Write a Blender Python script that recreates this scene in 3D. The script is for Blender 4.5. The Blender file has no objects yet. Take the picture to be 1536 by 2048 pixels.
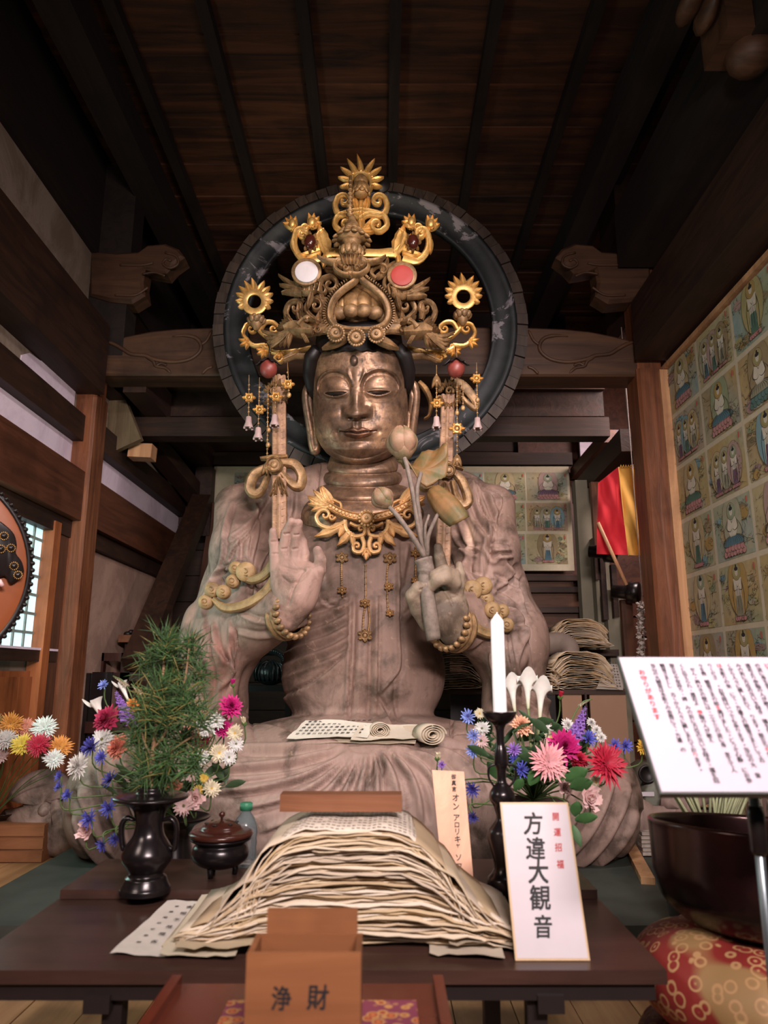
import bpy, math, random
import numpy as np
from mathutils import Vector, Matrix
PI = math.pi
random.seed(7); RNG = np.random.default_rng(7)
SC = bpy.context.scene
COL = SC.collection
# ------------------------------------------------------------------ camera
F_PX, PITCH, CAM_Z = 1454.0, math.radians(12.56), 0.76
cam = bpy.data.cameras.new('camera'); cam_o = bpy.data.objects.new('camera', cam); COL.objects.link(cam_o)
cam_o.location = (0, 0, CAM_Z); cam_o.rotation_euler = (PI / 2 + PITCH, 0, 0)
cam.sensor_fit = 'VERTICAL'; cam.sensor_height = 36; cam.lens = F_PX / 2048 * 36
cam.clip_start = 0.05; cam.dof.use_dof = True; cam.dof.focus_distance = 3.3; cam.dof.aperture_fstop = 4.0
SC.camera = cam_o
# ------------------------------------------------------------------ world and lights
W = bpy.data.worlds.new('world'); SC.world = W; W.use_nodes = True
W.node_tree.nodes['Background'].inputs[0].default_value = (0.85, 0.78, 0.80, 1)
W.node_tree.nodes['Background'].inputs[1].default_value = 0.035
SC.view_settings.view_transform = 'Standard'; SC.view_settings.look = 'None'
SC.view_settings.gamma = 1; SC.view_settings.exposure = -0.12; SC.view_settings.use_curve_mapping = False
def lamp(kind, name, loc, target, energy, color, size=0.5, size_y=None, spot=60, blend=0.6):
    l = bpy.data.lights.new(name, kind); l.energy = energy; l.color = color
    if kind == 'AREA':
        l.size = size
        if size_y: l.shape = 'RECTANGLE'; l.size_y = size_y
    elif kind == 'SPOT':
        l.spot_size = math.radians(spot); l.spot_blend = blend; l.shadow_soft_size = size
    else: l.shadow_soft_size = size
    o = bpy.data.objects.new(name, l); COL.objects.link(o); o.location = loc
    o.rotation_euler = (Vector(target) - Vector(loc)).to_track_quat('-Z', 'Y').to_euler()
    return o
# fluorescent tube over the visitors, right of the aisle
l_ = lamp('AREA', 'front_tube_light', (0.45, -0.7, 1.9), (-0.1, 3.3, 1.1), 58, (1.0, 0.85, 0.82), 1.0, 0.25); l_.data.spread = math.radians(95)
l_ = lamp('AREA', 'beam_tube_light', (0.75, 1.5, 3.0), (-0.1, 3.5, 1.3), 26, (1.0, 0.87, 0.85), 0.9, 0.2); l_.data.spread = math.radians(95)
# warm spot for the crown, mounted on the front tie beam
lamp('SPOT', 'crown_spot', (0.3, 1.6, 2.3), (-0.12, 3.4, 3.25), 85, (1.0, 0.82, 0.56), 0.05, spot=40, blend=0.8)
# daylight through the lattice door on the left
lamp('AREA', 'door_daylight', (-1.86, 3.1, 1.15), (-0.6, 3.6, 1.3), 22, (0.62, 0.98, 0.85), 0.9, 1.0)
# warm lamp low on the left in front of the statue
lamp('AREA', 'left_low_lamp', (-1.5, 0.5, 1.7), (-0.5, 3.0, 0.7), 17, (1.0, 0.84, 0.72), 0.5)
# lamp in the passage behind the right pillar
lamp('AREA', 'passage_lamp', (2.2, 4.6, 2.9), (1.75, 5.6, 1.2), 45, (1.0, 0.80, 0.76), 0.5)
# ------------------------------------------------------------------ geometry helpers
st, ct = math.sin(PITCH), math.cos(PITCH)
def P(x, y, Y):
    """world point at depth Y seen in direction (x, y) of the 1536x2048 frame"""
    u = (np.asarray(x, float) - 768) / F_PX; v = (1024 - np.asarray(y, float)) / F_PX
    F = ct - v * st; U = st + v * ct; s = np.asarray(Y, float) / F
    return np.stack(np.broadcast_arrays(u * s, np.asarray(Y, float) + 0 * s, CAM_Z + U * s), -1)
def PX(x, y, X):
    u = (x - 768) / F_PX; v = (1024 - y) / F_PX; s = X / u
    return np.array((X, s * (ct - v * st), CAM_Z + s * (st + v * ct)))
def PZ(x, y, z):
    u = (x - 768) / F_PX; v = (1024 - y) / F_PX; U = st + v * ct; s = (z - CAM_Z) / U
    return np.array((u * s, s * (ct - v * st), z))
def proj(p):
    p = np.asarray(p, float); d = p - np.array((0, 0, CAM_Z))
    zc = d[..., 1] * ct + d[..., 2] * st; up = -d[..., 1] * st + d[..., 2] * ct
    return 768 + F_PX * d[..., 0] / zc, 1024 - F_PX * up / zc
def V3(*a): return np.array(a, float)
def unit(v): v = np.asarray(v, float); return v / (np.linalg.norm(v) + 1e-12)
def rotz(a): c, s = math.cos(a), math.sin(a); return np.array(((c, -s, 0), (s, c, 0), (0, 0, 1)))
def rotx(a): c, s = math.cos(a), math.sin(a); return np.array(((1, 0, 0), (0, c, -s), (0, s, c)))
def roty(a): c, s = math.cos(a), math.sin(a); return np.array(((c, 0, s), (0, 1, 0), (-s, 0, c)))
def align(d):
    """rotation whose z axis is d"""
    d = unit(d); a = V3(0, 0, 1) if abs(d[2]) < .95 else V3(0, 1, 0)
    x = unit(np.cross(a, d)); y = np.cross(d, x); return np.stack((x, y, d), 1)
def smooth_path(pts, n=24):
    pts = np.asarray(pts, float); m = len(pts)
    if m < 3:
        t = np.linspace(0, 1, n)[:, None]; return pts[0] * (1 - t) + pts[-1] * t
    q = np.vstack((2 * pts[0] - pts[1], pts, 2 * pts[-1] - pts[-2])); out = []
    for t in np.linspace(0, m - 1 - 1e-9, n):
        i = int(t); f = t - i; p0, p1, p2, p3 = q[i:i + 4]
        out.append(.5 * ((2 * p1) + (p2 - p0) * f + (2 * p0 - 5 * p1 + 4 * p2 - p3) * f * f + (3 * p1 - p0 - 3 * p2 + p3) * f ** 3))
    return np.array(out)
ORIG = {}
class MB:
    """collects shapes; build() links them as ONE mesh object"""
    def __init__(s): s.v = []; s.f = []; s.m = []; s.c = []; s.n = 0; s.cur = 0; s.col = (1, 1, 1)
    def add(s, v, f):
        v = np.asarray(v, float).reshape(-1, 3); s.v.append(v); n = s.n
        if isinstance(f, np.ndarray): f = (f + n).tolist()
        else: f = [[i + n for i in q] for q in f]
        s.f += f; s.m += [s.cur] * len(f); s.c.append(np.tile(np.array(s.col, float), (len(v), 1))); s.n += len(v)
        return s
    def box(s, c, d, R=None, taper=None):
        h = np.array(d, float) / 2
        q = np.array([(x, y, z) for z in (-1, 1) for y in (-1, 1) for x in (-1, 1)], float) * h
        if taper: q[4:, 0] *= taper; q[4:, 1] *= taper
        if R is not None: q = q @ np.asarray(R).T
        return s.add(q + np.asarray(c, float), [(0, 2, 3, 1), (4, 5, 7, 6), (0, 1, 5, 4), (2, 6, 7, 3), (0, 4, 6, 2), (1, 3, 7, 5)])
    def bar(s, a, b, w, h, up=(0, 0, 1)):
        """beam from a to b, w across and h along up"""
        a = np.asarray(a, float); b = np.asarray(b, float); d = unit(b - a); u = np.asarray(up, float); u = unit(u - d * (u @ d)); r = np.cross(d, u)
        q = [p + r * w / 2 * i + u * h / 2 * j for p in (a, b) for j in (-1, 1) for i in (-1, 1)]
        return s.add(q, [(0, 1, 3, 2), (4, 6, 7, 5), (0, 4, 5, 1), (2, 3, 7, 6), (0, 2, 6, 4), (1, 5, 7, 3)])
    def grid(s, g, close_u=False, close_v=False):
        g = np.asarray(g, float); a, b = g.shape[:2]; idx = np.arange(a * b).reshape(a, b)
        if close_u: idx = np.vstack((idx, idx[:1]))
        if close_v: idx = np.hstack((idx, idx[:, :1]))
        f = np.stack((idx[:-1, :-1], idx[1:, :-1], idx[1:, 1:], idx[:-1, 1:]), -1).reshape(-1, 4)
        return s.add(g.reshape(-1, 3), f)
    def lathe(s, prof, c=(0, 0, 0), seg=32, R=None, sx=1, sy=1, caps=True, a0=0):
        prof = np.asarray(prof, float); a = np.linspace(0, 2 * PI, seg, endpoint=False) + a0
        g = np.stack((prof[:, 0:1] * np.cos(a) * sx, prof[:, 0:1] * np.sin(a) * sy, prof[:, 1:2] + 0 * a), -1)
        if R is not None: g = g @ np.asarray(R).T
        g = g + np.asarray(c, float); n = len(prof); s0 = s.n
        s.grid(g[:, ::-1], close_v=True)
        if caps:
            if prof[0, 0] > 1e-5: s.f.append([s0 + i for i in range(seg)]); s.m.append(s.cur)
            if prof[-1, 0] > 1e-5: s.f.append([s0 + (n - 1) * seg + seg - 1 - i for i in range(seg)]); s.m.append(s.cur)
        return s
    def tube(s, pts, r, seg=8, flat=1.0, up=None, caps=True):
        pts = np.asarray(pts, float); n = len(pts); r = np.broadcast_to(np.asarray(r, float), (n,))
        t = np.gradient(pts, axis=0); t /= np.linalg.norm(t, axis=1)[:, None] + 1e-12
        u = np.asarray(up, float) if up is not None else (V3(0, 0, 1) if abs(t[0][2]) < .9 else V3(0, 1, 0))
        ring = []; a = np.linspace(0, 2 * PI, seg, endpoint=False)
        for i in range(n):
            x = np.cross(u, t[i]); x = unit(x) if np.linalg.norm(x) > 1e-6 else unit(np.cross(V3(1, 0, 0), t[i]))
            y = np.cross(t[i], x)
            if up is None: u = y
            ring.append(pts[i] + r[i] * (np.cos(a)[:, None] * x + flat * np.sin(a)[:, None] * y))
        s0 = s.n; s.grid(np.array(ring)[:, ::-1], close_v=True)
        if caps:
            s.f.append([s0 + i for i in range(seg)]); s.f.append([s0 + (n - 1) * seg + seg - 1 - i for i in range(seg)]); s.m += [s.cur] * 2
        return s
    def ball(s, c, r, seg=14, rings=8, R=None):
        t = np.linspace(0, PI, rings + 1); prof = np.stack((np.sin(t), -np.cos(t)), 1)
        r = np.broadcast_to(np.asarray(r, float), (3,)); a = np.linspace(0, 2 * PI, seg, endpoint=False)
        g = np.stack((prof[:, 0:1] * np.cos(a), prof[:, 0:1] * np.sin(a), prof[:, 1:2] + 0 * a), -1) * r
        if R is not None: g = g @ np.asarray(R).T
        return s.grid((g + np.asarray(c, float))[:, ::-1], close_v=True)
    def prism(s, out, thick, fr, bevel=0.0, bulge=0.0):
        """outline (n,2) in the frame fr=(O, ax, ay, an), front face at +an*thick/2"""
        O, ax, ay, an = [np.asarray(q, float) for q in fr]; out = np.asarray(out, float); n = len(out)
        area = 0.5 * np.sum(out[:, 0] * np.roll(out[:, 1], -1) - np.roll(out[:, 0], -1) * out[:, 1])
        if area < 0: out = out[::-1]
        c = out.mean(0); L = [(out, -thick / 2), (out, thick / 2 - bevel)]
        if bevel > 0:
            ed = np.roll(out, -1, 0) - np.roll(out, 1, 0); nn = np.stack((ed[:, 1], -ed[:, 0]), 1); nn /= np.linalg.norm(nn, axis=1)[:, None] + 1e-9
            L.append((out - nn * bevel, thick / 2))
        q = np.vstack([O + o[:, 0:1] * ax + o[:, 1:2] * ay + h * an for o, h in L]); k = len(L); f = []
        for j in range(k - 1):
            f += [[j * n + i, j * n + (i + 1) % n, (j + 1) * n + (i + 1) % n, (j + 1) * n + i] for i in range(n)]
        f.append(list(range(n))[::-1]); f.append([(k - 1) * n + i for i in range(n)])
        return s.add(q, f)
    def xf(s, R=None, t=(0, 0, 0), sc=1.0):
        for i in range(len(s.v)):
            q = s.v[i] * sc
            if R is not None: q = q @ np.asarray(R).T
            s.v[i] = q + np.asarray(t, float)
        return s
    def join(s, o, R=None, t=(0, 0, 0), sc=1.0):
        v = np.vstack(o.v) * sc
        if R is not None: v = v @ np.asarray(R).T
        n = s.n; s.v.append(v + np.asarray(t, float)); s.c.append(np.vstack(o.c)); s.f += [[i + n for i in q] for q in o.f]; s.m += list(o.m); s.n += len(v)
        return s
    def build(s, name, mats, parent=None, smooth=True, origin=None, vcol=False, sharp=None):
        v = np.vstack(s.v); me = bpy.data.meshes.new(name)
        if parent is not None: o0 = np.array(ORIG[parent.name])
        elif origin is not None: o0 = np.asarray(origin, float)
        else: o0 = np.array(((v[:, 0].min() + v[:, 0].max()) / 2, (v[:, 1].min() + v[:, 1].max()) / 2, v[:, 2].min()))
        me.from_pydata((v - o0).tolist(), [], s.f)
        if not isinstance(mats, (list, tuple)): mats = [mats]
        for m in mats: me.materials.append(m)
        if len(mats) > 1: me.polygons.foreach_set('material_index', np.array(s.m, np.int32))
        if smooth:
            me.polygons.foreach_set('use_smooth', np.ones(len(s.f), bool))
            if sharp is not None:
                try: me.set_sharp_from_angle(angle=math.radians(sharp))
                except Exception: pass
        if vcol:
            ca = me.color_attributes.new('Col', 'FLOAT_COLOR', 'POINT'); c = np.vstack(s.c)
            ca.data.foreach_set('color', np.hstack((c, np.ones((len(c), 1)))).ravel())
        me.update()
        o = bpy.data.objects.new(name, me); COL.objects.link(o)
        if parent is not None: o.parent = parent; ORIG[o.name] = o0
        else: o.location = o0; ORIG[o.name] = o0
        return o
def tag(o, label, cat, group=None):
    o['label'] = label; o['category'] = cat
    if group: o['group'] = group
    return o
def thing(name, loc, label, cat, group=None):
    o = bpy.data.objects.new(name, None); o.empty_display_size = .05; COL.objects.link(o)
    o.location = tuple(float(q) for q in loc); ORIG[o.name] = np.asarray(loc, float); return tag(o, label, cat, group)
def struct(o): o['kind'] = 'structure'; return o
def copy_tree(o, M=None, parent=None):
    c = o.copy(); COL.objects.link(c); c.parent = parent
    if parent is None and M is not None: c.matrix_world = M
    for ch in [q for q in o.children]:
        copy_tree(ch, None, c)
    return c
# ------------------------------------------------------------------ materials
def srgb(r, g, b):
    f = lambda c: (c / 255 / 12.92) if c / 255 <= .04045 else ((c / 255 + .055) / 1.055) ** 2.4
    return (f(r), f(g), f(b), 1)
class NT:
    def __init__(s, name):
        s.m = bpy.data.materials.new(name); s.m.use_nodes = True; s.t = s.m.node_tree; s.b = s.t.nodes['Principled BSDF']
    def n(s, typ, **kw):
        x = s.t.nodes.new(typ)
        for k, v in kw.items():
            if hasattr(x, k) and not k.startswith('i_'): setattr(x, k, v)
        return x
    def l(s, a, b): s.t.links.new(a, b)
    def coords(s, scale=(1, 1, 1), kind='Object', rnd=True):
        tc = s.n('ShaderNodeTexCoord'); mp = s.n('ShaderNodeMapping'); mp.inputs['Scale'].default_value = scale
        s.l(tc.outputs[kind], mp.inputs['Vector'])
        if rnd:
            oi = s.n('ShaderNodeObjectInfo'); ml = s.n('ShaderNodeMath', operation='MULTIPLY'); ml.inputs[1].default_value = 37
            s.l(oi.outputs['Random'], ml.inputs[0]); s.l(ml.outputs[0], mp.inputs['Location'])
        return mp.outputs[0]
    def noise(s, vec, scale, detail=5, rough=.6, dist=0):
        x = s.n('ShaderNodeTexNoise'); s.l(vec, x.inputs['Vector']); x.inputs['Scale'].default_value = scale
        x.inputs['Detail'].default_value = detail; x.inputs['Roughness'].default_value = rough; x.inputs['Distortion'].default_value = dist
        return x.outputs['Fac']
    def ramp(s, fac, stops):
        r = s.n('ShaderNodeValToRGB'); e = r.color_ramp.elements
        while len(e) < len(stops): e.new(.5)
        for q, (p, c) in zip(e, stops): q.position = p; q.color = c if len(c) == 4 else (*c, 1)
        s.l(fac, r.inputs[0]); return r.outputs[0]
    def mix(s, fac, a, b, blend='MIX'):
        x = s.n('ShaderNodeMix', data_type='RGBA', blend_type=blend)
        for sock, val in ((x.inputs[0], fac), (x.inputs[6], a), (x.inputs[7], b)):
            if isinstance(val, (int, float)): sock.default_value = val
            elif isinstance(val, tuple): sock.default_value = val
            else: s.l(val, sock)
        return x.outputs[2]
    def bump(s, h, strength=.3, dist=.01):
        x = s.n('ShaderNodeBump'); x.inputs['Strength'].default_value = strength; x.inputs['Distance'].default_value = dist
        s.l(h, x.inputs['Height']); s.l(x.outputs[0], s.b.inputs['Normal'])
    def fin(s, col=None, rough=.6, metal=0.0, spec=.5):
        if col is not None:
            if isinstance(col, tuple): s.b.inputs['Base Color'].default_value = col
            else: s.l(col, s.b.inputs['Base Color'])
        if isinstance(rough, (int, float)): s.b.inputs['Roughness'].default_value = rough
        else: s.l(rough, s.b.inputs['Roughness'])
        if isinstance(metal, (int, float)): s.b.inputs['Metallic'].default_value = metal
        else: s.l(metal, s.b.inputs['Metallic'])
        s.b.inputs['Specular IOR Level'].default_value = spec
        return s.m
def m_wood(name, c1, c2, axis='z', rough=.6, scale=1.0, bump=.25, stain=None, spec=.4):
    n = NT(name); sc = {'x': (1.2, 14, 14), 'y': (14, 1.2, 14), 'z': (14, 14, 1.2)}[axis]; sc = tuple(q * scale for q in sc)
    v = n.coords(sc); a = n.noise(v, 1.0, 6, .65, 1.2); col = n.ramp(a, [(.3, c1), (.7, c2)])
    v2 = n.coords((3, 3, 3)); b = n.noise(v2, 1.0, 4, .6)
    dk = tuple(q * .35 for q in c1[:3]) + (1,) if stain is None else stain
    col = n.mix(n.ramp(b, [(.50, (0, 0, 0, 1)), (.75, (.6, .6, .6, 1))]), col, dk); n.bump(a, bump, .01)
    return n.fin(col, rough, 0, spec)
def m_plain(name, c, rough=.5, metal=0.0, var=.25, nscale=20, bump=0.0, spec=.5, kind='Object'):
    n = NT(name); v = n.coords(kind=kind); a = n.noise(v, nscale, 4); d = tuple(q * (1 - var) for q in c[:3]) + (1,); l = tuple(min(1, q * (1 + var * .6)) for q in c[:3]) + (1,)
    col = n.ramp(a, [(.3, d), (.7, l)])
    if bump: n.bump(a, bump, .005)
    return n.fin(col, rough, metal, spec)
def m_vcol(name, rough=.6, metal=0.0, nscale=30, var=.25, bump=.1, spec=.4):
    n = NT(name); at = n.n('ShaderNodeAttribute'); at.attribute_name = 'Col'; v = n.coords(); a = n.noise(v, nscale, 5)
    col = n.mix(1.0, at.outputs['Color'], n.ramp(a, [(.3, (1 - var, 1 - var, 1 - var, 1)), (.7, (1, 1, 1, 1))]), 'MULTIPLY')
    if bump: n.bump(a, bump, .004)
    return n.fin(col, rough, metal, spec)
# ------------------------------------------------------------------ text
TXT = {}
def glyph(ch, bold=0.012):
    k = (ch, bold)
    if k not in TXT:
        c = bpy.data.curves.new('glyph', 'FONT'); c.body = ch; c.size = 1; c.offset = bold; c.align_x = 'CENTER'; c.resolution_u = 3
        o = bpy.data.objects.new('glyph', c); COL.objects.link(o); bpy.context.view_layer.update()
        dg = bpy.context.evaluated_depsgraph_get(); me = o.evaluated_get(dg).to_mesh()
        v = np.array([q.co[:] for q in me.vertices]).reshape(-1, 3); f = [list(p.vertices) for p in me.polygons]
        o.evaluated_get(dg).to_mesh_clear(); COL.objects.unlink(o); bpy.data.objects.remove(o); bpy.data.curves.remove(c)
        if len(v):
            mn, mx = v.min(0), v.max(0); v = v - np.array(((mn[0] + mx[0]) / 2, (mn[1] + mx[1]) / 2, 0))
        TXT[k] = (v, f)
    return TXT[k]
def write_char(mb, ch, pos, size, fr, bold=.012, sx=1.0, shear=0.0, lift=.0006):
    v, f = glyph(ch, 0.0)
    if not len(v): return
    O, ax, ay, an = fr; x = v[:, 0] * sx + v[:, 1] * shear; y = v[:, 1]
    for k, (dx, dy) in enumerate(((-1, -.7), (1, .7), (.8, -1), (-.8, 1)) if size > .010 else ((-.9, -.5), (.9, .5))):   # brush weight
        q = O + (pos[0] + (x + dx * bold * .8) * size)[:, None] * ax + (pos[1] + (y + dy * bold * .8) * size)[:, None] * ay + (lift + .00004 * k) * an
        mb.add(q, f)
# ------------------------------------------------------------------ room materials
M_dark = m_wood('dark_old_timber', srgb(34, 20, 14), srgb(62, 37, 25), 'y', .6)
M_darkx = m_wood('dark_old_timber_across', srgb(36, 22, 15), srgb(66, 41, 27), 'x', .6)
M_darkz = m_wood('dark_old_timber_upright', srgb(60, 37, 26), srgb(100, 62, 40), 'z', .55)
M_pillar = m_wood('pillar_keyaki', srgb(86, 50, 33), srgb(140, 86, 56), 'z', .42, 1.3, .35)
M_nageshi = m_wood('red_brown_timber', srgb(66, 36, 24), srgb(104, 60, 40), 'y', .5)
M_ceil = m_wood('ceiling_board_wood', srgb(26, 15, 10), srgb(92, 54, 32), 'x', .7, .6, .2)
M_joist = m_wood('joist_wood', srgb(20, 12, 9), srgb(38, 24, 17), 'y', .8)
M_kohryo = m_wood('carved_beam_wood', srgb(52, 34, 23), srgb(92, 62, 42), 'x', .55, .7)
M_floor = m_wood('floor_plank_wood', srgb(150, 112, 78), srgb(190, 148, 104), 'y', .35, .8, .08)
M_mat = m_plain('dark_dais_board', srgb(58, 62, 56), .6, var=.35, nscale=6)
M_light_wood = m_wood('pale_new_wood', srgb(170, 120, 84), srgb(214, 166, 122), 'z', .5, 1.0, .1)
M_orange_wood = m_wood('orange_door_wood', srgb(120, 66, 36), srgb(170, 100, 58), 'z', .5, .8, .1)
def m_plaster(name, c1, c2):
    n = NT(name); v = n.coords((1, 1, 1), rnd=False); a = n.noise(v, 2.2, 6, .7, .6); f = n.noise(v, 60, 3)
    col = n.ramp(a, [(.42, c1), (.56, c2)]); n.bump(f, .25, .004); return n.fin(col, .9, 0, .2)
M_white_pl = m_plaster('white_plaster', srgb(218, 200, 216), srgb(238, 222, 236))
M_tan_pl = m_plaster('aged_tan_plaster', srgb(124, 108, 94), srgb(150, 134, 120))
M_brown_pl = m_plaster('brown_earth_plaster', srgb(150, 122, 108), srgb(172, 142, 126))
XL, XR = -1.90, 1.75
# ------------------------------------------------------------------ floor
fl = MB().box((0, 3.6, -.14), (5.2, 7.6, .06)); floor = struct(fl.build('floor', M_dark, smooth=False))
for i in range(30):
    x = -2.3 + i * .16
    MB().box((x, 3.4, -.105 + .0008 * (i % 3)), (.157, 7.0, .012)).build('floorboard', M_floor, floor, False)
d = MB().box((.05, 3.45, -.05), (2.9, 1.95, .1)); struct(d.build('dais', M_mat, smooth=False))['label'] = 'dark grey green low dais under the statue'
# ------------------------------------------------------------------ ceiling
CZ = 4.16
c = MB().box((0, 4.6, CZ + .08), (4.4, 5.4, .05)); ceiling = struct(c.build('ceiling', M_joist, smooth=False))
for i in range(14):
    y = 2.45 + i * .345
    MB().box((0, y, CZ + .02), (4.2, .352, .018), rotx(.035)).build('ceiling_board', M_ceil, ceiling, False)
for x in (-1.9, -1.4, -.93, -.42, .06, .58, 1.1, 1.62):
    MB().box((x, 4.6, CZ - .035), (.062, 5.2, .075)).build('joist', M_joist, ceiling, False)
# ------------------------------------------------------------------ walls
wl = struct(MB().box((XL - .06, 4.2, 1.95), (.06, 5.6, 4.3)).build('wall_left', M_tan_pl, smooth=False))
def strip(z0, z1, y0, y1, m, x=XL - .02, th=.05): return MB().box((x, (y0 + y1) / 2, (z0 + z1) / 2), (th, y1 - y0, z1 - z0)).build('plaster_panel', m, wl, False)
strip(2.88, 3.44, 1.4, 4.25, M_tan_pl); strip(2.32, 2.565, 1.4, 4.25, M_tan_pl); strip(1.97, 2.17, 1.4, 4.25, M_white_pl)
g = MB(); o_ = PX(0, 640, XL); 
crack = [PX(*q, XL + .012) for q in ((72, 655), (156, 738), (148, 812), (110, 782), (42, 722), (44, 710), (60, 706), (82, 722), (96, 712))]
g.prism(np.array([(q[1], q[2]) for q in crack]), .012, ((XL + .006, 0, 0), (0, 1, 0), (0, 0, 1), (1, 0, 0))); g.build('bare_plaster_patch', M_white_pl, wl, False)
strip(1.97, 2.17, 4.4, 6.6, M_white_pl); strip(2.33, 2.6, 4.4, 6.6, M_tan_pl); strip(-.1, 1.62, 4.42, 6.6, M_brown_pl)
def beam(name, x0, x1, y0, y1, z0, z1, m): return struct(MB().box(((x0 + x1) / 2, (y0 + y1) / 2, (z0 + z1) / 2), (x1 - x0, y1 - y0, z1 - z0)).build(name, m, smooth=False))
beam('wall_beam', XL - .05, XL + .17, 1.4, 4.23, 2.445, 2.90, M_dark); beam('wall_beam', XL - .05, XL + .07, 1.4, 4.23, 2.142, 2.305, M_dark)
beam('wall_beam', XL - .05, XL + .10, 1.4, 6.55, 1.648, 1.948, M_nageshi); beam('wall_beam', XL - .05, XL + .05, 1.4, 6.5, 1.545, 1.65, M_dark)
beam('wall_beam', XL - .05, XL + .08, 4.43, 6.5, 2.17, 2.34, M_dark); beam('wall_beam', XL - .05, XL + .04, 1.4, 6.5, 3.42, 4.14, M_joist); beam('wall_beam', XL - .05, XL + .02, 4.42, 6.55, 3.0, 4.14, M_dark)  # last one: dark board added over plaster, standing in for shade up there
beam('purlin', -1.66, -1.48, 1.6, 6.5, 3.86, 4.06, M_joist); beam('purlin', 1.3, 1.46, 1.6, 6.5, 3.78, 3.98, M_joist)
beam('wall_beam', XL - .05, XL + .12, 4.43, 6.5, 2.6, 3.1, M_dark)
# back wall of boards
wb = struct(MB().box((0, 6.62, 2.0), (4.4, .05, 4.4)).build('wall_back', M_joist, smooth=False))
for i in range(18):
    MB().box((0, 6.57, .1 + i * .235), (4.0, .03 + .004 * (i % 3), .228)).build('wall_board', M_darkx, wb, False)
# pillars
def pillar(cx, cy, w, z0, z1, m, top=None):
    g = MB(); h = w / 2; b = .018; o = [(-h + b, -h), (h - b, -h), (h, -h + b), (h, h - b), (h - b, h), (-h + b, h), (-h, h - b), (-h, -h + b)]
    g.prism(o, z1 - z0, ((cx, cy, (z0 + z1) / 2), (1, 0, 0), (0, 1, 0), (0, 0, 1)))
    if top: g.box((cx + top[0], cy, (z1 + top[2]) / 2), (top[1], top[1], top[2] - z1))
    return struct(g.build('pillar', m, smooth=False))
pillar(-1.883, 4.33, .212, -.1, 2.46, M_pillar, (.02, .15, 2.72))
pillar(1.682, 4.33, .212, -.1, 2.62, M_pillar, (-.02, .15, 3.35))
beam('wall_beam', -2.0, -1.65, 4.26, 4.44, 2.72, 4.1, M_joist)
# carved rainbow beam behind the halo
yb = 4.26
top = [P(x, y, yb) for x, y in ((198, 690), (215, 682), (250, 672), (300, 662), (350, 657), (425, 654), (740, 652), (1056, 654), (1130, 657), (1180, 662), (1230, 672), (1262, 680), (1282, 688))]
bot = [P(x, y, yb) for x, y in ((1284, 752), (198, 750))]
out = np.array([(q[0], q[2]) for q in top + bot])
kb = MB().prism(out, .2, ((0, yb + .1, 0), (1, 0, 0), (0, 0, 1), (0, -1, 0)), bevel=.012); kb = struct(kb.build('rainbow_beam', M_kohryo, smooth=False))
sw = [[(196, 684), (222, 686), (245, 698), (262, 708), (290, 711), (310, 719), (345, 724), (378, 719), (398, 705), (402, 690), (392, 676), (370, 671), (345, 673)],
      [(290, 713), (306, 722), (312, 732), (330, 736), (342, 746)], [(312, 732), (322, 727), (334, 731)], [(402, 690), (414, 680), (424, 660)], [(404, 748), (414, 738), (426, 733)]]
for mir in (0, 1):
    for k, w in enumerate(sw):
        q = np.array([((1481 - x) if mir else x, y) for x, y in w], float); sp = smooth_path(q, 40)
        MB().tube(P(sp[:, 0], sp[:, 1], yb - .002), np.interp(np.linspace(0, 1, 40), (0, .1, .9, 1), (.004, .013, .012, .004)) * (1 if k == 0 else .8), 6, up=(0, 1, 0)).build('carved_scroll', M_kohryo, kb)
# rails and boards under and behind the beam
def hbeam(y, px0, px1, th, m, x0=-1.8, x1=1.6, name='cross_beam'):
    z0 = P(768, px1, y)[2]; z1 = P(768, px0, y)[2]
    return beam(name, x0, x1, y, y + th, z0, z1, m)
hbeam(4.95, 767, 778, .08, M_kohryo); hbeam(5.0, 780, 832, .1, M_dark); hbeam(4.9, 834, 872, .14, M_darkx); hbeam(6.3, 905, 929, .06, M_darkx, -1.9, 1.7)
beam('wall_beam', -1.7, -1.55, 4.45, 6.5, 2.55, 2.75, M_dark)
# slanting brace and short posts at back left
g = MB().bar(P(405, 1000, 6.2), P(270, 1330, 4.9), .16, .12, (0, 1, 0)); struct(g.build('slanted_brace', M_dark, smooth=False))
g = MB().bar(P(440, 1010, 6.3), P(395, 1320, 6.1), .14, .1, (0, 1, 0)); struct(g.build('slanted_brace', M_darkz, smooth=False))
g = MB().box(P(408, 1005, 6.25), (.15, .12, .62)); struct(g.build('corner_post', M_dark, smooth=False))
g = MB().bar(P(300, 880, 5.4), P(400, 1000, 6.4), .16, .12); struct(g.build('wall_beam', M_dark, smooth=False))
# short plank hung at an angle and new wood block at top left
pl = MB().bar(P(222, 800, 4.75), P(258, 892, 4.75), .2, .05, (0, 1, .2)); tag(pl.build('hanging_plank', m_wood('dusty_plank', srgb(88, 74, 54), srgb(120, 104, 78), 'z'), smooth=False), 'dusty slanting plank hanging right behind the left pillar', 'plank')
g = MB().bar(P(262, 904, 4.9), P(308, 906, 4.9), .12, .1); tag(g.build('wood_block', M_light_wood, smooth=False), 'small pale new wood block fixed up left of the statue', 'wood block')
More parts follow.
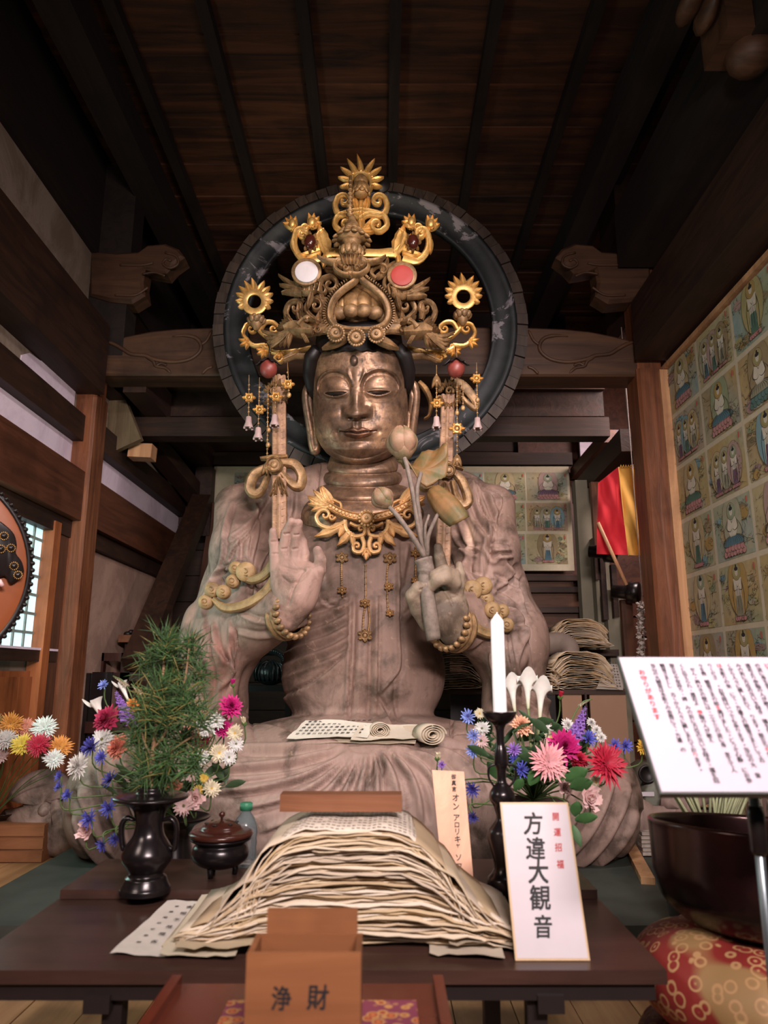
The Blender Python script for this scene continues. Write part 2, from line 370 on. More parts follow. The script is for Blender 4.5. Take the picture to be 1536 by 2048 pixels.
# bracket noses carved on the pillar heads
nose = [(186, 514), (240, 516), (282, 513), (300, 500), (335, 497), (362, 508), (374, 524), (352, 540), (338, 556), (312, 552), (296, 548), (292, 575), (296, 600), (270, 616), (226, 612), (186, 600)]
for mir in (0, 1):
    q = np.array([((1481 - x) if mir else x, y) for x, y in nose], float); w = P(q[:, 0], q[:, 1], 4.3)
    g = MB().prism(w[:, [0, 2]], .14, ((0, 4.3, 0), (1, 0, 0), (0, 0, 1), (0, -1, 0)), bevel=.02)
    br = struct(g.build('bracket_nose', M_kohryo, smooth=False))
    for path in ([(330, 505), (352, 512), (356, 528), (340, 536), (326, 528), (332, 518), (342, 522)], [(285, 548), (310, 545), (330, 552)], [(240, 530), (285, 530), (306, 526)], [(296, 575), (270, 590), (230, 590)]):
        sp = smooth_path([((1481 - x) if mir else x, y) for x, y in path], 20); MB().tube(P(sp[:, 0], sp[:, 1], 4.225), .008, 6, up=(0, 1, 0)).build('carved_line', M_kohryo, br)
# nose bracket near, upper right, and stepped bracket in the corner
def cloud_nose(path, Y, th, m, lines):
    w = P([q[0] for q in path], [q[1] for q in path], Y)
    sp = smooth_path(np.vstack((w, w[:1])), 60)[:-1]
    b = struct(MB().prism(sp[:, [0, 2]], th, ((0, Y, 0), (1, 0, 0), (0, 0, 1), (0, -1, 0)), bevel=.03).build('bracket_nose', m, smooth=True))
    for l in lines:
        sp = smooth_path(l, 24); MB().tube(P(sp[:, 0], sp[:, 1], Y - th / 2 - .001), .008, 6, up=(0, 1, 0)).build('carved_line', m, b)
cloud_nose([(1412, 262), (1420, 243), (1446, 233), (1480, 236), (1500, 210), (1540, 205), (1590, 230), (1590, 330), (1540, 345), (1508, 322), (1480, 306), (1440, 308), (1418, 292)], 3.3, .14, M_kohryo,
           [[(1446, 236), (1450, 252), (1480, 262), (1510, 262), (1540, 245)], [(1536, 290), (1515, 300), (1510, 318)]])
cr = struct(MB().box(P(1545, 60, 2.55), (.5, .22, .2)).build('stepped_bracket', M_kohryo, smooth=False))
for i, (x, y, w, h) in enumerate(((1378, 12, 40, 36), (1412, 26, 34, 60), (1446, 40, 34, 70), (1500, 110, 90, 80))):
    a = P(x - w / 2, y, 2.5); b = P(x + w / 2, y, 2.5)
    MB().ball(P(x, y, 2.5 + .02 * i), (w * .0011, .1, h * .0011), 14, 8).build('bracket_block', M_kohryo, cr)
# right wall: beam, backing board and its frame
ZT = 2.60
beam('wall_beam', 1.56, 1.9, .9, 4.2, 2.66, 3.05, M_dark); beam('wall_beam', 1.5, 1.9, .9, 4.2, 3.3, 3.7, M_joist)
wr = struct(MB().box((XR + .06, 2.75, 1.3), (.08, 3.0, 2.8)).build('wall_right', M_dark, smooth=False))
for pos, dim in (((XR + .005, 2.75, ZT + .02), (.04, 3.0, .03)), ((XR - .02, 4.215, 1.25), (.05, .03, 2.7))):
    MB().box(pos, dim).build('frame_strip', M_light_wood, wr, False)
# ------------------------------------------------------------------ paintings (flat drawn sheets, one part each)
INK = (.03, .025, .03)
M_paint = m_vcol('painted_paper', .8, nscale=25, var=.18, bump=.05)
class Draw:
    def __init__(s, fr, w, h): s.fr = fr; s.w = w; s.h = h; s.mb = MB(); s.k = 0
    def _p(s, q):
        O, ax, ay, an = s.fr; q = np.asarray(q, float); s.k += 1
        q = np.clip(q, (0.002, 0.002), (s.w - .002, s.h - .002))
        return O + q[:, 0:1] * ax + q[:, 1:2] * ay + an * (.0008 + .00004 * s.k)
    def poly(s, q, col): s.mb.col = col; v = s._p(q); s.mb.add(np.vstack((v.mean(0), v)), [(0, i + 1, (i + 1) % len(v) + 1) for i in range(len(v))])
    def ell(s, cx, cy, rx, ry, col, n=20):
        a = np.linspace(0, 2 * PI, n, endpoint=False); s.poly(np.stack((cx + rx * np.cos(a), cy + ry * np.sin(a)), 1), col)
    def stroke(s, q, w=.003, col=INK, n=12):
        sp = smooth_path(q, n) if len(q) > 2 else smooth_path(q, 3); t = np.gradient(sp, axis=0); nn = np.stack((-t[:, 1], t[:, 0]), 1); nn /= np.linalg.norm(nn, axis=1)[:, None] + 1e-9
        ww = (w * 1.25 / 2 * np.sin(np.linspace(.25, PI - .1, len(sp))))[:, None]; s.mb.col = col; a = s._p(sp + nn * ww); s.k -= 1; b = s._p(sp - nn * ww); k = len(sp)
        s.mb.add(np.vstack((a, b)), [(k + i, k + i + 1, i + 1, i) for i in range(k - 1)])
    def ring(s, cx, cy, rx, ry, w=.0025, col=INK, n=26):
        a = np.linspace(0, 2 * PI, n); s.stroke(np.stack((cx + rx * np.cos(a), cy + ry * np.sin(a)), 1), w, col, n)
PAL = [(.46, .30, .10), (.42, .36, .16), (.30, .34, .20), (.44, .30, .26), (.22, .36, .38), (.50, .40, .22), (.40, .38, .26), (.34, .26, .14)]
def painting(fr, w, h, parent, kind, seed, name='painting', dim=1.0, blank=False):
    r = np.random.default_rng(seed); D = Draw(fr, w, h); BIG = 1.13; O, ax, ay, an = [np.asarray(q, float) for q in fr]
    nx, ny = 14, 11; gx, gy = np.meshgrid(np.linspace(0, w, nx), np.linspace(0, h, ny), indexing='ij')
    c1, c2, c3 = [np.array(PAL[i]) for i in r.choice(len(PAL), 3, False)]
    ph = r.uniform(0, 6, 6); a = .5 + .5 * np.sin(gx / w * 4 + ph[0]) * np.cos(gy / h * 3.4 + ph[1]); b = .5 + .5 * np.sin(gx / w * 7 + ph[2] + gy / h * 4)
    col = (c1 * a[..., None] + c2 * (1 - a[..., None])) * (1 - .4 * b[..., None]) + c3 * .4 * b[..., None]; col = .12 * np.array((.60, .54, .40)) + .88 * col
    g = O + gx[..., None] * ax + gy[..., None] * ay + an * .0004; D.mb.grid(g if np.dot(np.cross(ax, ay), an) > 0 else g); D.mb.c[-1] = col.reshape(-1, 3)
    if not blank:
        for i in range(9):   # scenery washes: clouds, rocks, foliage
            cx, cy = r.uniform(.08, .92) * w, r.uniform(.05, .9) * h; cc = np.array(PAL[r.integers(len(PAL))]) * r.uniform(.7, 1.1)
            D.ell(cx, cy, r.uniform(.06, .16) * w, r.uniform(.05, .13) * h, tuple(cc), 14)
            for k in range(12):
                x, y = cx + r.normal() * .09 * w, cy + r.normal() * .08 * h; D.stroke([(x, y), (x + r.normal() * .02, y + r.normal() * .012), (x + r.normal() * .03, y + r.normal() * .02)], .002, (.06, .07, .05), 6)
        n = {'seat': 1, 'stand': 1, 'trio': 3, 'dragon': 1}[kind]
        for i in range(n):
            cx = w * (.5 + (0 if n == 1 else (i - 1) * .24)) + r.normal() * .01 * w; s = h * (BIG if n == 1 else .86); y0 = h * .05
            rob = tuple(np.array(((.10, .20, .14), (.10, .20, .24), (.32, .30, .20), (.20, .12, .18))[r.integers(4)])); skin = (.66, .60, .48)
            D.ell(cx, y0 + s * .50, s * .30, s * .44, tuple(np.array(PAL[r.integers(len(PAL))]) * .95), 26); D.ring(cx, y0 + s * .50, s * .30, s * .44, .0022, (.20, .10, .05))
            if kind == 'stand' or n == 3:
                for k in range(5): D.ell(cx + (k - 2) * s * .06, y0 + s * .03, s * .05, s * .035, (.50, .24, .22), 10); D.ring(cx + (k - 2) * s * .06, y0 + s * .03, s * .05, s * .035, .0018)
                D.poly([(cx - s * .10, y0 + s * .07), (cx + s * .10, y0 + s * .07), (cx + s * .09, y0 + s * .42), (cx + s * .13, y0 + s * .62), (cx - s * .13, y0 + s * .62), (cx - s * .09, y0 + s * .42)], skin)
                D.poly([(cx - s * .10, y0 + s * .07), (cx + s * .10, y0 + s * .07), (cx + s * .07, y0 + s * .36), (cx - s * .07, y0 + s * .36)], rob)
                for k in range(9): x = cx + (k - 4) * s * .024; D.stroke([(x, y0 + s * .08), (x + r.normal() * .006, y0 + s * .25), (x * .6 + cx * .4, y0 + s * .5)], .002)
                for sd in (-1, 1): D.stroke([(cx + sd * s * .12, y0 + s * .6), (cx + sd * s * .17, y0 + s * .4), (cx + sd * s * .15, y0 + s * .1), (cx + sd * s * .2, y0 + s * .04)], .003); D.stroke([(cx + sd * s * .12, y0 + s * .6), (cx + sd * s * .13, y0 + s * .45), (cx, y0 + s * .46)], .0028)
                hy = y0 + s * .72
            else:
                for row in (0, 1):
                    for k in range(7 - row): x = cx + (k - 3 + row * .5) * s * .095; D.ell(x, y0 + s * (.04 + .07 * row), s * .06, s * .055, (.52, .26, .24) if kind != 'dragon' else (.12, .22, .2), 10); D.ring(x, y0 + s * (.04 + .07 * row), s * .06, s * .055, .002)
                D.poly([(cx - s * .30, y0 + s * .15), (cx + s * .30, y0 + s * .15), (cx + s * .26, y0 + s * .24), (cx + s * .10, y0 + s * .30), (cx - s * .10, y0 + s * .30), (cx - s * .26, y0 + s * .24)], rob)
                D.poly([(cx - s * .09, y0 + s * .28), (cx + s * .09, y0 + s * .28), (cx + s * .16, y0 + s * .42), (cx + s * .12, y0 + s * .56), (cx - s * .12, y0 + s * .56), (cx - s * .16, y0 + s * .42)], skin)
                for k in range(11): a_ = (k - 5) * .055 * s; D.stroke([(cx + a_ * .4, y0 + s * .30), (cx + a_, y0 + s * .22), (cx + a_ * 1.15, y0 + s * .15)], .0022)
                for sd in (-1, 1):
                    D.stroke([(cx + sd * s * .12, y0 + s * .56), (cx + sd * s * .18, y0 + s * .42), (cx + sd * s * .08, y0 + s * .36), (cx, y0 + s * .4)], .003)
                    D.stroke([(cx + sd * s * .10, y0 + s * .3), (cx + sd * s * .27, y0 + s * .25), (cx + sd * s * .30, y0 + s * .15), (cx, y0 + s * .14)], .003)
                    D.stroke([(cx + sd * s * .13, y0 + s * .54), (cx + sd * s * .26, y0 + s * .40), (cx + sd * s * .30, y0 + s * .24), (cx + sd * s * .36, y0 + s * .16)], .0024)
                hy = y0 + s * .66
            D.ell(cx, hy, s * .13, s * .13, ((.36, .32, .14), (.30, .36, .24), (.44, .30, .10))[r.integers(3)], 20); D.ring(cx, hy, s * .13, s * .13, .0026, (.20, .09, .05)); D.ring(cx, hy, s * .105, s * .105, .0016, (.30, .18, .08))
            D.ell(cx, hy - s * .01, s * .045, s * .058, skin, 12); D.ell(cx, hy + s * .04, s * .055, s * .032, INK, 12); D.ell(cx, hy + s * .08, s * .022, s * .03, INK, 10)
            D.stroke([(cx - s * .02, hy - s * .01), (cx - s * .005, hy - s * .013)], .0016); D.stroke([(cx + s * .005, hy - s * .013), (cx + s * .02, hy - s * .01)], .0016); D.stroke([(cx - s * .01, hy - s * .04), (cx + s * .01, hy - s * .04)], .0016, (.4, .1, .08))
            D.stroke([(cx - s * .035, y0 + s * .54), (cx, y0 + s * .49), (cx + s * .035, y0 + s * .54)], .002)
        for k in range(60):   # waves, flowers and grass at the foot and the sides
            x = r.uniform(.04, .96) * w; y = r.uniform(.03, .30 if abs(x / w - .5) < .3 else .85) * h
            if abs(x / w - .5) < .24 and y > .1 * h: continue
            t = r.uniform(0, 6.28); D.stroke([(x, y), (x + .014 * math.cos(t), y + .012 * math.sin(t)), (x + .022 * math.cos(t + .9), y + .02 * math.sin(t + .9))], .0022, tuple(np.array(((.05, .06, .05), (.12, .16, .06), (.28, .10, .08))[r.integers(3)])), 6)
        D.poly([(w * .93, h * .83), (w * .965, h * .83), (w * .965, h * .93), (w * .93, h * .93)], (.5, .12, .08))
    return D.mb.build(name, M_paint, parent, False, vcol=True)
M_sheet = m_plain('mount_paper', srgb(196, 184, 158), .85, var=.08)
mount = MB().box((XR + .012, 2.72, 1.13), (.012, 2.98, 2.92)).build('mount_board', M_sheet, wr, False)
zr = [PX(*q, XR)[2] for q in ((1345, 838), (1355, 941), (1370, 1051), (1385, 1162), (1392, 1270))]
pitch = (zr[0] - zr[4]) / 4
kinds = ['seat', 'seat', 'stand', 'seat', 'dragon', 'trio', 'seat', 'stand', 'seat', 'trio', 'stand', 'seat']
n = 0
for row in range(8):
    zt = zr[0] + pitch * (1 - row); 
    for colm in range(6):
        y1 = 4.20 - colm * .42; w_, h_ = .392, pitch - .028
        if zt > ZT: zt = ZT - .005
        kd = {(1, 0): 'trio', (2, 1): 'trio', (0, 1): 'trio', (3, 0): 'stand', (4, 0): 'stand', (2, 0): 'seat', (1, 1): 'seat', (1, 2): 'dragon', (3, 1): 'seat', (4, 1): 'stand'}.get((row, colm), kinds[n % 12])
        if colm > 3 and row > 5: continue
        painting(((XR + .005, y1, zt - h_), V3(0, -1, 0), V3(0, 0, 1), V3(-1, 0, 0)), w_, h_, wr, kd, 100 + n); n += 1
# extra narrow row right under the top frame follows the same sheets
# poster boards on the back wall
a, b = P(428, 932, 6.3), P(1150, 1141, 6.3)
pb = MB().box(((a[0] + b[0]) / 2, 6.33, (a[2] + b[2]) / 2), (b[0] - a[0], .03, a[2] - b[2])); pb = tag(pb.build('picture_board', M_sheet, smooth=False), 'wide pale board with rows of painted figures on the back wall behind the statue', 'picture board')
for row, (t0, t1) in enumerate(((945, 1001), (1006, 1062), (1068, 1128))):
    for k in range(8):
        x0 = 1135 - 84 * (k + 1) + 4; x1 = 1135 - 84 * k - 2
        if x0 > 560 and x1 < 950: continue
        q0 = P(x0, t1, 6.313); q1 = P(x1, t0, 6.313)
        painting((V3(q0[0], 6.312, q0[2]), V3(1, 0, 0), V3(0, 0, 1), V3(0, -1, 0)), q1[0] - q0[0], q1[2] - q0[2], pb, kinds[(row * 5 + k) % 12] if (row, k) != (1, 2) else 'dragon', 300 + row * 10 + k)
# ------------------------------------------------------------------ stepped shelves and stair side at back right
tr = thing('stepped_shelf', P(1080, 1380, 5.6) * (1, 1, 0) + (0, 0, -.1), 'dark wooden stepped shelf rising behind the statue on the right', 'shelf')
for i, (px1, py, dy) in enumerate(((1172, 1152, 6.1), (1186, 1175, 5.95), (1206, 1215, 5.8), (1224, 1255, 5.6), (1235, 1300, 5.35), (1240, 1345, 5.1))):
    q = P(px1, py, dy); x0 = P(900, py, dy)[0]
    MB().box(((q[0] + x0) / 2, dy + .15, q[2] - .02), (q[0] - x0, .36, .045)).build('tread', M_darkx, tr, False)
    MB().box(((q[0] + x0) / 2 - .05, dy + .05, q[2] - .14), (q[0] - x0 - .1, .03, .2)).build('riser', m_wood('riser_wood', srgb(66, 40, 26), srgb(104, 66, 42), 'x') if i == 0 else bpy.data.materials['riser_wood'], tr, False)
M_green_pl = m_plain('grey_green_wall', srgb(128, 122, 104), .85, var=.15, nscale=5)
sw_ = thing('stair_wall', P(1200, 1300, 5.2) * (1, 1, 0) + (0, 0, -.1), 'grey green stepped stair side wall with dark posts behind the right pillar', 'stair wall')
for i, (x0, x1, y0, y1, Y) in enumerate(((1150, 1192, 960, 1400, 5.6), (1186, 1215, 1075, 1400, 5.5), (1212, 1246, 1180, 1400, 5.4))):
    a = P(x0, y0, Y); b = P(x1, y0, Y); MB().box(((a[0] + b[0]) / 2, Y + .05, a[2] / 2 - .05), (b[0] - a[0], .1, a[2] + .1)).build('wall_step', M_green_pl, sw_, False)
for (x0, x1, y0, y1, Y, m) in ((1180, 1196, 965, 1096, 5.45, M_pillar), (1196, 1206, 1088, 1240, 5.42, M_dark), (1186, 1196, 1095, 1160, 5.44, M_dark), (1220, 1230, 1130, 1235, 5.35, M_dark), (1240, 1262, 1200, 1330, 5.3, M_darkz)):
    a = P(x0, y0, Y); b = P(x1, y0, Y); c_ = P(x1, y1, Y); MB().box(((a[0] + b[0]) / 2, Y, (a[2] + c_[2]) / 2), (b[0] - a[0], .05, a[2] - c_[2])).build('post', m, sw_, False)
M_black = m_plain('black_lacquer', srgb(26, 20, 20), .3, var=.3)
for (x, y) in ((1215, 1104), (1262, 1185)):
    c_ = P(x, y, 5.2); g = MB(); R = align(unit(V3(.9, -.5, -.12)))
    g.lathe([(.045, -.13), (.05, -.04), (.052, -.03), (.075, -.02), (.078, .05), (.066, .06), (0, .062)], c_, 24, R)
    g2 = g.build('rail_end_cap', M_black, sw_)
# slanted beam right of the picture board and bright gap above
g = MB().bar(P(1160, 990, 6.1), P(1262, 880, 4.7), .14, .16); struct(g.build('stair_beam', M_dark, smooth=False))
g = MB().bar(P(1152, 948, 6.4), P(1220, 872, 5.3), .1, .1); struct(g.build('stair_beam', M_nageshi, smooth=False))
g = MB().bar(P(1190, 965, 5.9), P(1280, 900, 4.8), .07, .1); struct(g.build('stair_beam', M_nageshi, smooth=False))
MBp = MB().box((1.9, 6.5, 2.0), (1.3, .04, 4.3)); struct(MBp.build('wall_passage', M_nageshi, smooth=False))
g = MB().box(P(1215, 905, 6.3), (.5, .03, .42)); struct(g.build('wall_passage_plaster', M_white_pl, smooth=False))
beam('wall_passage_side', 2.45, 2.5, 3.9, 6.5, -.1, 4.2, M_nageshi); beam('lintel', 1.6, 2.5, 4.45, 4.82, 3.0, 4.2, M_dark); beam('gable_board', -1.95, 1.75, 6.45, 6.5, 3.2, 4.2, M_joist)
for i in range(9): beam('wall_passage_board', 1.55, 2.45, 6.2, 6.24, .05 + i * .17, .205 + i * .17, M_nageshi)
# banner
bn = thing('banner', P(1240, 1110, 4.75), 'red and yellow striped cloth banner hanging beside the right pillar', 'banner')
M_red = m_plain('red_cloth', srgb(196, 32, 44), .85, var=.12, nscale=5); M_yel = m_plain('yellow_cloth', srgb(222, 168, 78), .85, var=.1, nscale=5)
def cloth(p00, p10, p01, p11, m, nm, Y):
    g = np.zeros((13, 21, 3))
    for i in range(13):
        for j in range(21):
            u, v = i / 12, j / 20; t = (1 - v) * ((1 - u) * np.array(p00) + u * np.array(p10)) + v * ((1 - u) * np.array(p01) + u * np.array(p11))
            g[i, j] = P(t[0], t[1], Y + .03 * math.sin(u * 5 + v * 7) * (.3 + v) + .012 * math.sin(11 * u - 9 * v))
    return MB().grid(g).build(nm, m, bn)
cloth((1196, 966), (1236, 934), (1193, 1108), (1256, 1110), M_red, 'red_panel', 4.75); cloth((1236, 934), (1300, 936), (1256, 1110), (1300, 1112), M_yel, 'yellow_panel', 4.752)
g = MB()
for i in range(12): q = P(1240 + i * 5, 932, 4.75); g.tube([q + (0, 0, -.012), q + (.006, 0, .008), q + (.012, 0, -.012)], .0035, 5)
g.build('hanging_loop', M_yel, bn); MB().tube([P(1262, 930, 4.75), P(1262, 930, 4.75) * (1, 1, 0) + (0, 0, 3.02)], .0025, 5).build('hanging_cord', M_joist, bn); MB().tube(smooth_path([P(1237, 934, 4.735), P(1246, 1020, 4.735), P(1257, 1111, 4.735)], 10), .004, 6).build('edge_cord', M_yel, bn)
MB().tube([P(1196, 1045, 4.7), P(1253, 1170, 4.7)], .012, 8).build('pole', M_light_wood, bn)
# strings of folded paper cranes hanging by the pillar
g = thing('paper_crane_strand', P(1288, 1320, 4.6), 'hanging strands of grey folded paper cranes beside the right pillar foot', 'paper strand')
M_crane = m_plain('grey_paper', srgb(170, 156, 146), .8, var=.35)
q = MB()
for i in range(90):
    c_ = P(1282 + random.uniform(-6, 8), 1205 + i * 1.3, 4.6 + random.uniform(-.03, .03)); a = rotz(random.uniform(0, 6)) @ rotx(random.uniform(-.6, .6)) * .02
    q.add(np.array(((-1, 0, .3), (0, .3, -.4), (1, 0, .3), (0, -.3, -.4), (0, 0, .7))) @ a.T + c_, [(0, 1, 4), (1, 2, 4), (2, 3, 4), (3, 0, 4)])
q = q.build('folded_crane', M_crane, g, False); q['kind'] = 'stuff'
MB().tube([P(1284, 1190, 4.47) * (1, 1, 0) + (0, 0, 3.02), P(1284, 1190, 4.6), P(1290, 1322, 4.6)], .003, 5).build('string', M_crane, g)
# ------------------------------------------------------------------ left door with lattice window
def yz(px, py, X=XL + .02): q = PX(px, py, X); return q[1], q[2]
M_paper = NT('lit_shoji_paper'); M_paper.b.inputs['Emission Color'].default_value = (.62, .95, 1.0, 1); M_paper.b.inputs['Emission Strength'].default_value = 1.0; M_paper = M_paper.fin(srgb(200, 230, 235), .8)
y_a, y_b = 2.7, yz(88, 1150)[0]; zt = yz(60, 1030)[1]; zb = yz(40, 1302)[1]
wn = struct(MB().box((XL - .012, (y_a + y_b) / 2, (zt + zb) / 2), (.012, y_b - y_a, zt - zb)).build('window_1', M_paper, smooth=False))
M_lat = m_plain('grey_lattice_wood', srgb(128, 140, 134), .7)
k = int((y_b - y_a) / .115)
for i in range(k + 1):
    MB().box((XL - .002, y_b - i * .115, (zt + zb) / 2), (.010, .014, zt - zb)).build('lattice_bar', M_lat, wn, False)
for i in range(8):
    MB().box((XL - .002, (y_a + y_b) / 2, zb + i * (zt - zb) / 7), (.009, y_b - y_a, .014)).build('lattice_bar', M_lat, wn, False)
dr = struct(MB().box((XL - .01, 3.4, zb / 2 - .1), (.03, 1.6, zb + .0)).build('door_1', M_orange_wood, smooth=False))
for i in range(12): MB().box((XL + .01, 4.12 - i * .11, zb / 2 - .12), (.018, .104, zb - .02)).build('door_board', M_orange_wood, dr, False)
MB().box((XL + .02, 3.4, zb - .02), (.05, 1.6, .06)).build('sill', M_dark, dr, False); MB().box((XL + .03, 3.4, zb + .015), (.04, 1.6, .012)).build('sill_edge', M_white_pl, dr, False)
beam('door_post', XL - .02, XL + .06, y_b - .01, y_b + .07, -.1, 1.6, M_orange_wood); beam('door_post', XL - .02, XL + .04, y_b + .075, 4.25, -.1, 1.6, M_darkz)
import openvdb as vdb
# ------------------------------------------------------------------ implicit sculpting
class SDF:
    def __init__(s, lo, hi, vox):
        s.lo = np.asarray(lo, float); s.vox = vox; s.n = np.ceil((np.asarray(hi) - s.lo) / vox).astype(int) + 1; s.d = np.full(s.n, .12, np.float32)
    def _block(s, lo, hi, pad):
        a = np.maximum(((lo - pad - s.lo) / s.vox).astype(int), 0); b = np.minimum(np.ceil((hi + pad - s.lo) / s.vox).astype(int) + 1, s.n)
        if np.any(b <= a): return None
        ax = [s.lo[i] + s.vox * np.arange(a[i], b[i], dtype=np.float32) for i in range(3)]
        return tuple(slice(a[i], b[i]) for i in range(3)), (ax[0][:, None, None], ax[1][None, :, None], ax[2][None, None, :])
    def _put(s, sl, d, k, cut=False):
        e = s.d[sl]
        if cut:
            h = np.maximum(k - np.abs(e + d), 0) / k if k > 0 else 0; s.d[sl] = np.maximum(e, -d) + h * h * k * .25
        else:
            h = np.maximum(k - np.abs(e - d), 0) / k if k > 0 else 0; s.d[sl] = np.minimum(e, d) - h * h * k * .25
    def cap(s, a, b, ra, rb=None, k=.04, flat=1.0, cut=False, fa=1):
        a = np.asarray(a, float); b = np.asarray(b, float); rb = ra if rb is None else rb; r = max(ra, rb)
        q = s._block(np.minimum(a, b) - r, np.maximum(a, b) + r, .1)
        if q is None: return s
        sl, (X, Y, Z) = q; ab = b - a; L = ab @ ab + 1e-12
        t = np.clip(((X - a[0]) * ab[0] + (Y - a[1]) * ab[1] + (Z - a[2]) * ab[2]) / L, 0, 1)
        dx = X - a[0] - t * ab[0]; dy = (Y - a[1] - t * ab[1]) / flat; dz = Z - a[2] - t * ab[2]
        d = np.sqrt(dx * dx + dy * dy + dz * dz) - (ra + (rb - ra) * t); s._put(sl, (d * min(1, flat)).astype(np.float32), k, cut); return s
    def ell(s, c, r, R=None, k=.05, p=2.0, cut=False):
        c = np.asarray(c, float); r = np.asarray(r, float); m = r.max() if R is not None else r
        q = s._block(c - m, c + m, .1)
        if q is None: return s
        sl, (X, Y, Z) = q; x, y, z = X - c[0], Y - c[1], Z - c[2]
        if R is not None: R = np.asarray(R); x, y, z = [R[0, i] * x + R[1, i] * y + R[2, i] * z for i in range(3)]
        x, y, z = np.abs(x / r[0]), np.abs(y / r[1]), np.abs(z / r[2])
        f = (x ** p + y ** p + z ** p) ** (1 / p); g = np.sqrt((x / r[0]) ** 2 + (y / r[1]) ** 2 + (z / r[2]) ** 2) / np.maximum(np.sqrt(x * x + y * y + z * z), 1e-4)
        s._put(sl, ((f - 1) / np.maximum(g, 1e-3)).astype(np.float32), k, cut); return s
    def path(s, pts, rs, k=.02, flat=1.0):
        for i in range(len(pts) - 1): s.cap(pts[i], pts[i + 1], rs[i], rs[i + 1], k, flat)
        return s
    def mesh(s, floor=None):
        d = s.d
        if floor is not None:
            z = s.lo[2] + s.vox * np.arange(s.n[2]); d = np.maximum(d, (floor - z)[None, None, :].astype(np.float32))
        g = vdb.FloatGrid(.12); g.copyFromArray(d); pts, quads = g.convertToQuads(0.0)
        v = pts * s.vox + s.lo; f = np.asarray(quads).astype(int); n = vnormals(v, f)
        if ((v - v.mean(0)) * n).sum() < 0: f = f[:, ::-1]
        return v, f
def vnormals(v, f):
    n = np.zeros_like(v); a, b, c, d = [v[f[:, i]] for i in range(4)]; fn = np.cross(c - a, d - b)
    for i in range(4): np.add.at(n, f[:, i], fn)
    return n / (np.linalg.norm(n, axis=1)[:, None] + 1e-12)
def relax(v, f, it=2, w=.5):
    n = len(v)
    for _ in range(it):
        acc = np.zeros_like(v); cnt = np.zeros(n)
        for i in range(4): np.add.at(acc, f[:, i], v[f[:, (i + 1) % 4]] + v[f[:, (i + 3) % 4]]); np.add.at(cnt, f[:, i], 2)
        v = v * (1 - w) + w * acc / cnt[:, None]
    return v
def polydist(x, y, line, n=30, closed=False):
    """signed distance of 2D points to a smoothed polyline, and the parameter along it"""
    sp = smooth_path(line, n); a, b = sp[:-1], sp[1:]; best = np.full(x.shape, 1e9); sg = np.zeros(x.shape); tt = np.zeros(x.shape)
    for i in range(len(a)):
        d = b[i] - a[i]; L = d @ d + 1e-9; px, py = x - a[i][0], y - a[i][1]; t = np.clip((px * d[0] + py * d[1]) / L, 0, 1)
        qx, qy = px - t * d[0], py - t * d[1]; D = qx * qx + qy * qy; m = D < best
        best[m] = D[m]; sg[m] = np.sign(d[0] * qy[m] - d[1] * qx[m]); tt[m] = (i + t[m]) / len(a)
    return np.sqrt(best), sg, tt
def carve(v, nrm, items, mask=None):
    """raise or cut folds that run along curves drawn as the front sees them; items: (curve, kind, width_px, amount_m)"""
    x, y = proj(v); disp = np.zeros(len(v)); front = nrm[:, 1] < -.05
    if mask is not None: front &= mask
    for line, kind, w, a in items:
        L = np.asarray(line, float); R = 4 * w
        m = front & (x > L[:, 0].min() - R) & (x < L[:, 0].max() + R) & (y > L[:, 1].min() - R) & (y < L[:, 1].max() + R)
        if not m.any(): continue
        d, sg, t = polydist(x[m], y[m], L); env = np.clip(np.minimum(t, 1 - t) * 8, 0, 1) ** .7; s = d * sg / w
        if kind == 'groove': f = -np.exp(-s * s)
        elif kind == 'ridge': f = np.exp(-s * s)
        elif kind == 'fold': f = 1.65 * s * np.exp(-s * s * .9)            # ridge on one side, groove on the other
        elif kind == 'step': f = np.where(s > 0, np.exp(-s * .6), 0) * np.clip(s * 3, 0, 1) - .5 * np.exp(-(s * 2) ** 2)
        disp[m] += a * env * f * 1.45
    return v + nrm * disp[:, None]
# ------------------------------------------------------------------ statue materials
def m_statue():
    n = NT('aged_statue_wood'); at = n.n('ShaderNodeAttribute'); at.attribute_name = 'Col'; v = n.coords((1, 1, 1), rnd=False)
    a = n.noise(v, 5, 8, .65, .4); b = n.noise(v, 22, 6, .7, .8); gr = n.noise(n.coords((40, 40, 4), rnd=False), 1, 4, .6)
    col = n.mix(n.ramp(a, [(.47, (0, 0, 0, 1)), (.63, (.85, .85, .85, 1))]), at.outputs['Color'], srgb(74, 60, 50))
    col = n.mix(n.ramp(b, [(.60, (0, 0, 0, 1)), (.72, (.5, .5, .5, 1))]), col, srgb(188, 158, 132))
    col = n.mix(.35, col, n.ramp(gr, [(.3, (.45, .45, .45, 1)), (.7, (1, 1, 1, 1))]), 'MULTIPLY')
    n.bump(b, .25, .006); return n.fin(col, .62, 0, .35)
M_statue = m_statue()
def m_gold(name, c1, c2, c3, rough=.34, sc=7, worn=.55, metal=.85):
    n = NT(name); v = n.coords((1, 1, 1), rnd=False); a = n.noise(v, sc, 9, .7, .3); b = n.noise(v, sc * 5, 6, .75, .5)
    col = n.ramp(a, [(.36, c1), (.52, c2), (.66, c3)]); col = n.mix(n.ramp(b, [(worn, (0, 0, 0, 1)), (worn + .14, (.8, .8, .8, 1))]), col, srgb(66, 48, 38))
    rg = n.ramp(b, [(.4, (rough, rough, rough, 1)), (.7, (.62, .62, .62, 1))]); n.bump(b, .08, .003)
    return n.fin(col, rg, n.ramp(b, [(worn, (metal,) * 3 + (1,)), (worn + .12, (.25, .25, .25, 1))]), .5)
